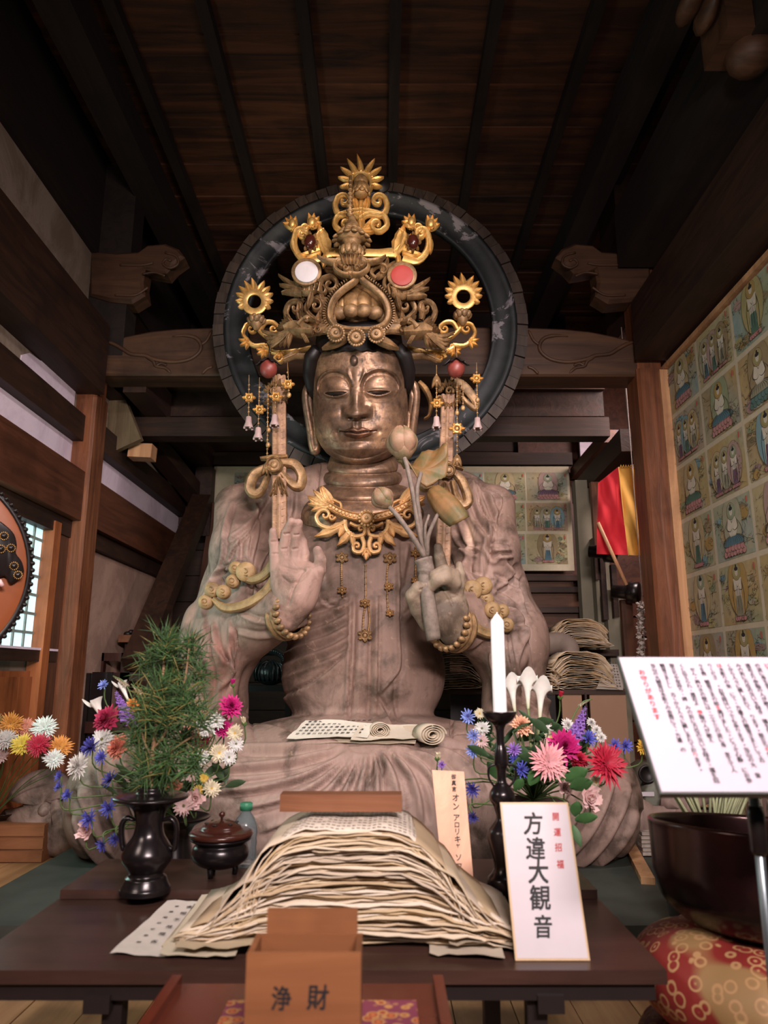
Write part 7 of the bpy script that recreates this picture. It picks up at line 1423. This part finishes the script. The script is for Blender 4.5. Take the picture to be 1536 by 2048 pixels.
for row in [
 (C_, 936, 1434, 16, 'lblue', 2.26, 'light blue cornflower topmost at the left of the right bouquet'), (C_, 948, 1472, 14, 'lblue', 2.24, 'light blue cornflower second from top at the left of the right bouquet'), (C_, 947, 1503, 16, 'lblue', 2.22, 'light blue cornflower third from top, left of the candlestick'), (A_, 959, 1427, 11, 'cream', 2.3, 'small cream daisy left of the candlestick cup'), (A_, 964, 1458, 17, 'white', 2.28, 'white daisy left of the candlestick stem'), (A_, 962, 1482, 15, 'palepink', 2.26, 'pale pink daisy left of the candlestick stem'), (C_, 1028, 1500, 15, 'purple', 2.2, 'violet cornflower right of the candlestick stem'), (C_, 1030, 1520, 14, 'blue', 2.2, 'blue cornflower right of the candlestick stem'), (C_, 1042, 1540, 17, 'blue', 2.18, 'deep blue cornflower low right of the candlestick'),
 (C_, 945, 1579, 16, 'dblue', 2.14, 'dark blue cornflower left of the candlestick shoulder'), (C_, 946, 1634, 13, 'dblue', 2.1, 'lowest dark blue cornflower beside the wooden plaque'), (D_, 1043, 1452, 22, 'peach', 2.24, 'peach coloured dahlia under the calla lilies'), ('calla', 1022, 1362, 20, 'white', 2.3, 'white calla lily just right of the candle'), ('calla', 1054, 1352, 21, 'white', 2.28, 'tallest white calla lily in the right bouquet'), ('calla', 1082, 1370, 22, 'white', 2.28, 'rightmost white calla lily with turned rim'),
 ('bud', 1120, 1392, 9, 'red', 2.26, 'dark red bud on a tall stem'), ('mum', 1135, 1450, 14, 'white', 2.26, 'small white chrysanthemum between the magenta dahlia and the bud'), ('spike', 1170, 1416, 20, 'purple', 2.24, 'purple flower spike in the right bouquet'), ('spike', 1184, 1398, 4, 'tan', 2.28, 'thin tan tip above the purple spike'), ('mum', 1182, 1445, 10, 'white', 2.26, 'white bloom at the top of the short white row'), ('mum', 1192, 1460, 11, 'white', 2.25, 'white bloom in the middle of the short white row'), ('mum', 1202, 1475, 11, 'white', 2.25, 'white bloom at the bottom of the short white row'),
 (D_, 1128, 1494, 34, 'magenta', 2.16, 'big magenta dahlia in the middle of the right bouquet'), (D_, 1157, 1520, 20, 'red', 2.2, 'red dahlia behind the magenta one'), (G_, 1096, 1525, 40, 'pink', 2.10, 'large pink gerbera above the white card'), (G_, 1213, 1527, 42, 'red', 2.10, 'largest red gerbera at the right of the right bouquet'), (C_, 1176, 1478, 18, 'blue', 2.2, 'blue cornflower between the purple spike and red gerbera'), (C_, 1229, 1491, 15, 'blue', 2.2, 'blue cornflower just above the red gerbera'), (C_, 1250, 1492, 15, 'blue', 2.2, 'rightmost blue cornflower of the right bouquet'), ('mum', 1285, 1494, 17, 'yellow', 2.2, 'yellow chrysanthemum beside the text board'),
 ('rose', 1182, 1597, 22, 'palepink', 2.1, 'pale pink rose hanging below the red gerbera'), (A_, 1191, 1566, 16, 'cream', 2.14, 'cream daisy between the red gerbera and the rose'), (A_, 1102, 1475, 14, 'cream', 2.26, 'cream daisy behind the pink gerbera'), (A_, 1096, 1460, 12, 'white', 2.28, 'white daisy behind the peach dahlia'), ('rose', 1130, 1575, 13, 'palepink', 2.2, 'small pale rose just above the card top'), (C_, 884, 1530, 9, 'purple', 2.1, 'small violet cornflower above the wooden plaque'), ('bud', 874, 1514, 10, 'cream', 2.12, 'small cream bud above the wooden plaque')]:
    flower(*row[:6], rr_, row[6], RB)
for root, nm, lb, pts in ((rl, 'foliage', 'dark green leaves and thin stems filling the left bouquet', 60), (rr_, 'foliage', 'dark green leaves filling the right bouquet around the candlestick', 110)):
    g = MB(); r = random.Random(5 if root is rl else 9); rt = P(*root)
    for i in range(pts):
        a = r.uniform(-2.4, -.7) if root is rr_ else r.uniform(-2.9, -.55); L = r.uniform(30, 150 if root is rr_ else 120); x, y = root[0] + L * math.cos(a) * 1.1, root[1] - 10 + L * math.sin(a) * (1 if root is rr_ else .8); Y = root[2] + r.uniform(-.12, .08); b_ = P(x, y, Y); e = r.uniform(0, 6.28); leafm(g, b_, b_ + V3(math.cos(e) * .06, r.uniform(-.03, .03), .03 + .035 * math.sin(e)), r.uniform(.012, .03), (.035, .08, .03) if root is rr_ else (.05, .09, .04))
        if i % 2: g.col = (.05, .09, .03); g.tube([rt, (rt + b_) / 2 + V3(0, 0, .02), b_], .0018, 4)
    if root is rr_:
        for (x0, y0, x1, y1, w) in ((1130, 1560, 1175, 1535, .05), (1140, 1575, 1185, 1560, .045), (1150, 1640, 1195, 1630, .035), (1150, 1632, 1155, 1600, .035), (1146, 1650, 1162, 1692, .022), (925, 1600, 905, 1560, .012), (1000, 1560, 975, 1520, .03), (1060, 1570, 1080, 1530, .04), (1030, 1580, 1045, 1555, .03)): leafm(g, P(x0, y0, 2.12), P(x1, y1, 2.1), w, (.05, .13, .04), .05)
    f = g.build(nm, M_green, None, vcol=True); f['kind'] = 'stuff'; tag(f, lb, 'foliage')
# ------------------------------------------------------------------ pine branch in the altar vase
pb2 = thing('pine_branch', P(300, 1585, 1.77), 'tall bushy pine branch with long green needles in the left altar vase', 'pine branch')
for pts, r in (([(300, 1600), (306, 1500), (318, 1420), (326, 1350), (332, 1290)], (.006, .003)), ([(308, 1500), (345, 1440), (368, 1370), (378, 1296)], (.004, .002)), ([(306, 1520), (285, 1470), (288, 1410)], (.003, .002)), ([(304, 1545), (345, 1500), (390, 1470)], (.003, .002))):
    sp = smooth_path(pts, 18); g = MB(); g.col = (.26, .15, .08); g.tube(P(sp[:, 0], sp[:, 1], 1.77), np.linspace(*r, 18), 7); g.build('twig', M_green, pb2, vcol=True)
rp = np.random.default_rng(3)
for (x, y, n_, L, up2) in ((332, 1296, 80, 62, 1.3), (380, 1298, 60, 50, 1.0), (300, 1330, 40, 50, .8), (345, 1345, 80, 58, .8), (395, 1350, 50, 48, .6), (318, 1385, 80, 60, .7), (372, 1400, 80, 56, .5), (290, 1420, 80, 56, .5), (335, 1430, 90, 60, .5), (400, 1430, 70, 52, .3), (275, 1470, 70, 52, .3), (320, 1475, 90, 60, .3), (368, 1480, 90, 56, .2), (292, 1520, 80, 54, .2), (335, 1525, 80, 56, .1), (385, 1520, 60, 50, .0), (300, 1560, 70, 46, .3), (330, 1560, 60, 46, .3)):
    g = MB(); c = P(x, y, 1.77 + rp.uniform(-.04, .04)); sc_ = 1.72 / F_PX
    for i in range(int(n_ * 1.6)):
        d = unit(np.array((rp.normal(), rp.normal() * .8, rp.normal() * .8 + up2 * .8))); l = L * sc_ * rp.uniform(.65, 1.25); b_ = c + V3(rp.normal() * .008, rp.normal() * .008, rp.uniform(-.03, .02)); m_ = b_ + d * l * .55; e = b_ + d * l + V3(0, 0, -l * .10 * rp.uniform(.2, 2)); v = rp.uniform(.5, 1.5)
        g.col = tuple(np.array((.045, .10, .03)) * v) if rp.random() > .12 else (.22, .17, .05); x_ = unit(np.cross(d, V3(0, 1, .2))) * .0011; y_ = unit(np.cross(d, x_)) * .0009
        g.add([b_ - x_, b_ + x_, b_ + y_ * 1.5, m_ - x_, m_ + x_, m_ + y_ * 1.5, e], [(0, 1, 4, 3), (1, 2, 5, 4), (2, 0, 3, 5), (3, 4, 6), (4, 5, 6), (5, 3, 6)])
    q = g.build('needle_tuft', M_green, pb2, False, vcol=True); q['kind'] = 'stuff'
# ------------------------------------------------------------------ leftmost gerbera bunch
r3 = (-20, 1638, 3.74)
for row in [(G_, 22, 1448, 24, 'orange', 3.57, 'orange gerbera at the top of the far left bunch'), (G_, 12, 1480, 24, 'greypink', 3.53, 'greyish pink gerbera at the left edge of the frame'), (G_, 52, 1455, 19, 'salmon', 3.61, 'salmon gerbera in the middle of the far left bunch'), (G_, 45, 1490, 24, 'yellow', 3.51, 'yellow gerbera at the front of the far left bunch'), (G_, 77, 1490, 25, 'red', 3.49, 'crimson gerbera right of the yellow one'), (G_, 89, 1456, 25, 'white', 3.57, 'white gerbera at the upper right of the far left bunch'), (G_, 120, 1494, 24, 'orange', 3.55, 'orange gerbera seen edge on at the right of the far left bunch'), (G_, 108, 1518, 21, 'white', 3.51, 'white gerbera lowest at the right of the far left bunch'), (G_, -6, 1450, 22, 'brown', 3.60, 'brownish gerbera cut by the left edge of the frame'), (G_, 2, 1512, 16, 'palepink', 3.55, 'pale pink gerbera low at the left edge')]:
    flower(*row[:6], r3, row[6], 'far left gerbera bunch')
# ------------------------------------------------------------------ things around and behind the statue
M_crate = m_wood('brown_crate_wood', srgb(112, 70, 44), srgb(148, 98, 64), 'x', .6)
a = PZ(-60, 1700, -.1); cr_ = thing('wooden_crate', (-1.75, 3.9, -.1), 'brown wooden crate at the left edge under a dark bowl', 'crate')
yb_ = 3.66; z1 = P(60, 1648, yb_)[2]; x1 = P(90, 1660, yb_)[0]; MB().box(((x1 - 1.88) / 2, yb_ + .3, (z1 - .098) / 2), (x1 + 1.88, .6, z1 + .098)).build('crate_body', M_crate, cr_, False)
for i in range(3): MB().box(((x1 - 1.88) / 2, yb_ - .004, -.098 + (i + .5) * (z1 + .098) / 3), (x1 + 1.88, .008, (z1 + .09) / 3 - .006)).build('slat', M_crate, cr_, False)
bx_ = P(4, 1640, 3.76)[0]; tag(MB().lathe(soft([(.0, z1), (.04, z1), (.045, z1 + .010), (.085, z1 + .030), (.09, z1 + .036), (.082, z1 + .034), (.04, z1 + .014), (0, z1 + .012)]), (bx_, 3.76, 0), 40).build('shallow_bowl', M_black), 'shallow dark bowl on the wooden crate holding the gerbera stems', 'bowl')
tag(MB().box(PZ(92, 1700, -.1) + (.04, 0, .025), (.26, .12, .045)).build('wood_offcut', M_light_wood, smooth=False), 'flat wood offcut on the floor beside the crate', 'wood piece')
# drum on a stand at the left edge
dc = P(-188, 1138, 1.92); dr_ = .296; dm = thing('big_drum', (dc[0], 1.98, -.1), 'large round orange brown drum with studded black rim at the left edge', 'drum')
dn = unit(V3(0, 0, CAM_Z) - dc); Rd = align(dn); M_skin = m_plain('drum_orange_lacquer', srgb(130, 70, 38), .34, var=.12, nscale=3)
def DP(x, y, off=0.0):
    o_ = V3(0, 0, CAM_Z); d = unit(P(x, y, 1.0) - o_); return o_ + d * (((dc + dn * off) - o_) @ dn / (d @ dn))
MB().lathe(soft([(dr_ * .96, -.24), (dr_ + .006, -.12), (dr_, 0), (dr_ * .985, .006), (0, .010)]), dc, 72, Rd, caps=False).build('drum_body', M_skin, dm)
MB().lathe([(dr_, -.012), (dr_ + .010, -.008), (dr_ + .010, .004), (dr_ - .002, .010), (dr_ - .006, .006)], dc, 72, Rd, caps=False).build('rim_band', M_black, dm)
for k in range(96): a = 2 * PI * k / 96; MB().ball(dc + Rd @ V3((dr_ + .009) * math.cos(a), (dr_ + .009) * math.sin(a), .004), (.0075, .0075, .008), 8, 5, Rd).build('stud', M_black, dm)
out = [(-60, 1030), (-10, 1040), (8, 1050), (26, 1068), (32, 1090), (30, 1106), (42, 1124), (46, 1146), (34, 1160), (18, 1168), (6, 1152), (-30, 1165), (-60, 1120)]; sp = smooth_path(out + out[:1], 52)[:-1]
q = np.array([DP(x, y) - dc for x, y in sp]) @ Rd; MB().prism(q[:, :2], .02, (dc + dn * .014, Rd[:, 0], Rd[:, 1], dn), bevel=.005).build('black_ornament', M_black, dm)
for (x, y) in ((8, 1072), (22, 1096), (28, 1132), (2, 1098), (-12, 1086), (36, 1150)):
    p = DP(x, y, .028); MB().ball(p, (.009, .009, .008), 12, 8, Rd).build('ornament_boss', M_black, dm); g = MB()
    for k in range(14): a = 2 * PI * k / 14; g.ball(p + Rd @ V3(.0105 * math.cos(a), .0105 * math.sin(a), .001), .0018, 6, 4)
    g.build('gold_bead_ring', M_gold, dm)
for sx_ in (-.22, .22): MB().bar((dc[0] + sx_, 2.05, -.1), (dc[0] + sx_ * .6, 2.05, dc[2] - .27), .05, .05, (0, 1, 0)).build('stand_leg', M_black, dm, False)
# dark chair and folded black screens at the back left
ch = thing('dark_chair', P(235, 1480, 5.0) * (1, 1, 0) + (0, 0, -.1), 'dark red brown wooden chair back beside the left wall', 'chair'); M_ch = m_wood('chair_wood', srgb(44, 22, 18), srgb(66, 34, 26), 'z', .45)
def pxbox(x0, y0, x1, y1, Y, th, nm, m, par, z0=None):
    a = P(x0, y0, Y); b_ = P(x1, y1, Y); zz0 = b_[2] if z0 is None else z0; return MB().box(((a[0] + b_[0]) / 2, Y, (a[2] + zz0) / 2), (b_[0] - a[0], th, a[2] - zz0)).build(nm, m, par, False)
for q in ((192, 1306, 202, 1420), (246, 1306, 256, 1420), (300, 1306, 310, 1420)): pxbox(*q, 5.0, .05, 'back_post', M_ch, ch, -.1)
pxbox(192, 1306, 310, 1322, 5.0, .05, 'top_rail', M_ch, ch); pxbox(196, 1345, 306, 1362, 5.0, .05, 'middle_rail', M_ch, ch); pxbox(192, 1440, 320, 1462, 4.85, .35, 'seat', M_ch, ch)
sc2 = thing('folded_screen', P(185, 1480, 4.8) * (1, 1, 0) + (0, 0, -.1), 'black folded screen panels standing in front of the dark chair', 'screen')
for i in range(4): x = 156 + i * 15; pxbox(x, 1346 - (2 if i > 1 else 0), x + 13, 1500, 4.75 + .02 * (i % 2), .02, 'panel', M_black, sc2, -.1)
sh = thing('small_shelf', P(285, 1280, 5.3), 'small light brown shelf beside the slanted brace with a dark ornament on it', 'shelf'); pxbox(252, 1272, 330, 1286, 5.3, .3, 'board', M_crate, sh); pxbox(262, 1286, 340, 1302, 5.35, .25, 'apron', M_ch, sh); pxbox(268, 1300, 276, 1400, 5.3, .05, 'leg', M_ch, sh, -.1); pxbox(318, 1300, 326, 1400, 5.3, .05, 'leg', M_ch, sh, -.1)
g = MB(); c = P(275, 1268, 5.25)
for i in range(7): g.ball(c + V3((i - 3) * .022, random.uniform(-.02, .02), random.uniform(0, .03)), (.028, .02, .018), 8, 6, rotz(i))
tag(g.build('dark_ornament', M_hair), 'small dark knotted ornament on the small shelf', 'ornament')
# dark bronze temple bell with ribbed body on a black bench
bn2 = thing('black_bench', P(520, 1400, 4.55) * (1, 1, 0) + (0, 0, -.1), 'black bench behind the lap of the statue on the left', 'bench'); pxbox(476, 1370, 590, 1382, 4.55, .3, 'bench_top', M_black, bn2); pxbox(480, 1382, 490, 1420, 4.5, .05, 'leg', M_black, bn2, -.1); pxbox(572, 1382, 582, 1420, 4.5, .05, 'leg', M_black, bn2, -.1)
tb2 = thing('wooden_fish_drum', P(541, 1369, 4.5), 'dark glossy carved wooden fish drum with scaled handle on the black bench', 'drum'); M_fish = m_plain('dark_carved_lacquer', srgb(36, 42, 44), .28, var=.5, nscale=60, bump=.4)
c = P(541, 1346, 4.5); g = MB(); g.ball(c, (.10, .09, .072), 32, 20); g.build('drum_body', M_fish, tb2)
for k in range(9): a = -1.2 + k * .3; MB().tube(smooth_path([c + V3(.10 * math.sin(a) * .2, -.02, .073), c + V3(.10 * math.sin(a) * .8, -.06, .05), c + V3(.10 * math.sin(a), -.088 * math.cos(a * .8), 0), c + V3(.09 * math.sin(a), -.075 * math.cos(a), -.045)], 10), .006, 6).build('rib', M_fish, tb2)
sp = smooth_path([c + V3(-.085, 0, .03), c + V3(-.07, 0, .10), c + V3(0, 0, .128), c + V3(.07, 0, .10), c + V3(.085, 0, .03)], 24); MB().tube(sp, .020, 8).build('scaled_handle', M_fish, tb2)
for k in range(2, 22): MB().ball(sp[k] + (0, -.016, .004), (.012, .008, .010), 7, 5).build('scale', M_fish, tb2)
# paper bundles on shelf at the right
def bundle(x0, x1, ytop, ybot, Y, n, label, seed, tilt=0.0, shelf_z=None, ph=.95, flatk=1.0):
    a, b_ = P(x0, ybot, Y), P(x1, ybot, Y); zt = P((x0 + x1) / 2, ytop, Y)[2]; zb = a[2] if shelf_z is None else shelf_z; half = (b_[0] - a[0]) / 2 * 1.12; cx_ = (a[0] + b_[0]) / 2; t_ = thing('paper_bundle', (cx_, Y, zb), label, 'paper bundle', 'paper bundles on the back shelves'); r = random.Random(seed)
    for k in range(n):
        u = k / (n - 1); h = .008 + (zt - zb - .008) * u; o, g = paper(V3(cx_ + r.uniform(-.015, .015), Y + r.uniform(-.02, .02), zb), half * r.uniform(.93, 1.05), h, min(ph, math.asin(min(.95, h / (half * .6) * .9))), .26, seed * 100 + k, rotz(r.uniform(-.06, .06)) @ roty(tilt), np.array(CREAM[r.randrange(8)]) * 1.0, 'sheet', t_, zmin=zb + .002, nx=15, ny=3, jag=.006)
    return t_
sz = P(1100, 1378, 4.75)[2]; shf = thing('back_shelf', P(1070, 1400, 4.8) * (1, 1, 0) + (0, 0, -.1), 'long dark shelf behind the right arm of the statue carrying paper bundles', 'shelf')
a, b_ = P(880, 1380, 4.75), P(1262, 1380, 4.75); MB().box(((a[0] + b_[0]) / 2, 4.85, sz - .015), (b_[0] - a[0], .5, .03)).build('shelf_board', M_darkx, shf, False)
M_cb = m_plain('brown_cardboard', srgb(150, 116, 92), .8, var=.08, nscale=4)
for (x0, x1) in ((900, 1010), (1014, 1118), (1122, 1172), (1178, 1262)): pxbox(x0, 1386, x1, 1560, 4.62, .02, 'front_panel', M_cb if x0 > 1100 else M_black, shf, -.1)
pxbox(1172, 1386, 1178, 1560, 4.61, .03, 'panel_gap_strip', M_dark, shf, -.1)
bundle(1092, 1218, 1304, 1372, 4.72, 24, 'wide fanned bundle of paper under the upper bundle at the right', 2, .04, sz); bundle(1100, 1206, 1240, 1296, 5.2, 22, 'upper arched paper bundle on the step at the right', 3); bundle(858, 965, 1296, 1368, 4.72, 18, 'paper bundle partly hidden behind the right forearm of the statue', 4, -.05, sz); bundle(1062, 1112, 1336, 1370, 4.68, 8, 'small low stack of paper left of the fanned bundle', 5, 0, sz); bundle(955, 1010, 1345, 1370, 4.72, 7, 'flat yellowed paper stack behind the candle', 6, 0, sz)
q = P(1226, 1305, 4.66); plate_ = thing('written_sheet', P(1222, 1378, 4.6), 'grey sheet with dense writing leaning at the right end of the shelf', 'paper sheet'); fr_, w_, h_ = plate('sheet', P(1214, 1328, 4.66), P(1250, 1330, 4.66), P(1246, 1380, 4.58), P(1192, 1378, 4.58), .003, m_plain('grey_sheet', srgb(150, 140, 130), .8, var=.08), plate_); g = MB()
for i in range(8):
    for j in range(9 - i // 2): write_char(g, SUTRA[(i * 9 + j) % 120], (w_ * (.92 - i * .10), h_ * (.92 - j * .10) * 1.0), .013, fr_, .02)
g.build('writing', M_ink, plate_, False)
MB_ = MB(); sp = smooth_path([P(1080, 1292, 4.9), P(1118, 1286, 4.9), P(1140, 1300, 4.85), P(1132, 1334, 4.8)], 16); MB_.tube(sp, np.interp(np.linspace(0, 1, 16), (0, .5, 1), (.075, .07, .045)), 14); tag(MB_.build('carved_limb', m_plain('grey_limb_wood', srgb(120, 104, 94), .7, var=.2, nscale=8)), 'grey rounded bent wooden limb between the right sleeve and the paper bundles', 'wood carving')
# appliance, stick and small things at the right
ap = thing('grey_appliance', P(1305, 1640, 3.85) * (1, 1, 0), 'pale grey green appliance with a round dial half hidden by the text board', 'appliance'); M_ap = m_plain('grey_green_metal', srgb(112, 112, 98), .5, var=.12)
a, b_ = P(1268, 1530, 3.9), P(1350, 1640, 3.9); g = MB(); g.prism([(a[0], 0.0), (b_[0], 0.0), (b_[0], a[2]), (a[0] + .10, a[2]), (a[0] + .05, a[2] - .03)], .3, ((0, 4.0, 0), (1, 0, 0), (0, 0, 1), (0, -1, 0)), bevel=.01); g.build('housing', M_ap, ap)
MB().lathe([(.045, 0), (.045, .01), (.034, .012), (.034, .004), (0, .004)], P(1294, 1548, 3.845), 28, rotx(PI / 2)).build('dial_ring', M_hair, ap); MB().box(P(1294, 1588, 3.845), (.07, .006, .02)).build('label_plate', M_card, ap, False)
s0, s1 = PZ(1254, 1682, .012), PZ(1296, 1762, .012); tag(MB().bar(s0, s1, .05, .024).build('wooden_batten', M_light_wood, smooth=False), 'pale wooden batten lying on the dais right of the statue knee', 'batten')
g = thing('small_card_box', PZ(1300, 1716, 0), 'small pale block of stacked cards beside the wooden batten', 'cards'); 
for k in range(6): MB().box(PZ(1300, 1716, 0) + (random.uniform(-.003, .003), .04, .012 + k * .016), (.05, .05, .013)).build('card', M_crane, g, False)
# pot with cut stems behind the big bowl
pp = thing('stem_pot', P(1424, 1660, 2.45) * (1, 1, 0) + (0, 0, -.1), 'dark wide pot with a sheaf of pale green stems behind the big bowl', 'pot'); X, zt_ = P(1424, 1652, 2.45)[0], P(1424, 1652, 2.45)[2]
MB().lathe(soft([(.10, -.1), (.15, 0), (.16, zt_ * .7), (.155, zt_ - .01), (.165, zt_), (.15, zt_), (.14, zt_ - .06), (0, zt_ - .07)]), (X, 2.45, 0), 40).build('pot_body', M_black, pp)
for k in range(26): a = random.uniform(0, 6.28); q = random.uniform(0, .05); g = MB(); g.col = (.42, .44, .26); g.tube([(X + q * math.cos(a), 2.45 + q * math.sin(a), zt_ - .04), (X + (q + .09) * math.cos(a) * 1.4, 2.45 + q * math.sin(a), zt_ + .20)], (.005, .004), 6); g.build('cut_stem', M_green, pp, vcol=True)
for k in range(14): a = random.uniform(0, 6.28); flower_c = V3(X + .14 * math.cos(a), 2.45 + .08 * math.sin(a), zt_ + .22 + random.uniform(0, .05)); g = MB(); petals(g, flower_c, align(V3(math.cos(a) * .5, -.4, .8)), 14, .035, .010, .3, COLS['yellow' if k % 2 else 'white'], .1, .2, None, 2, False, 0, k); g.build('bloom', M_petal, pp, vcol=True)
tag(MB().tube([DP(-2, 1160, .04), DP(5, 1172, .04)], .006, 8).build('pink_tag', m_plain('pink_paper', srgb(220, 180, 180), .7)), 'tiny pale pink tag on the drum face', 'tag')
# strange bright poles left out; stage lamp stands behind the camera are not in view
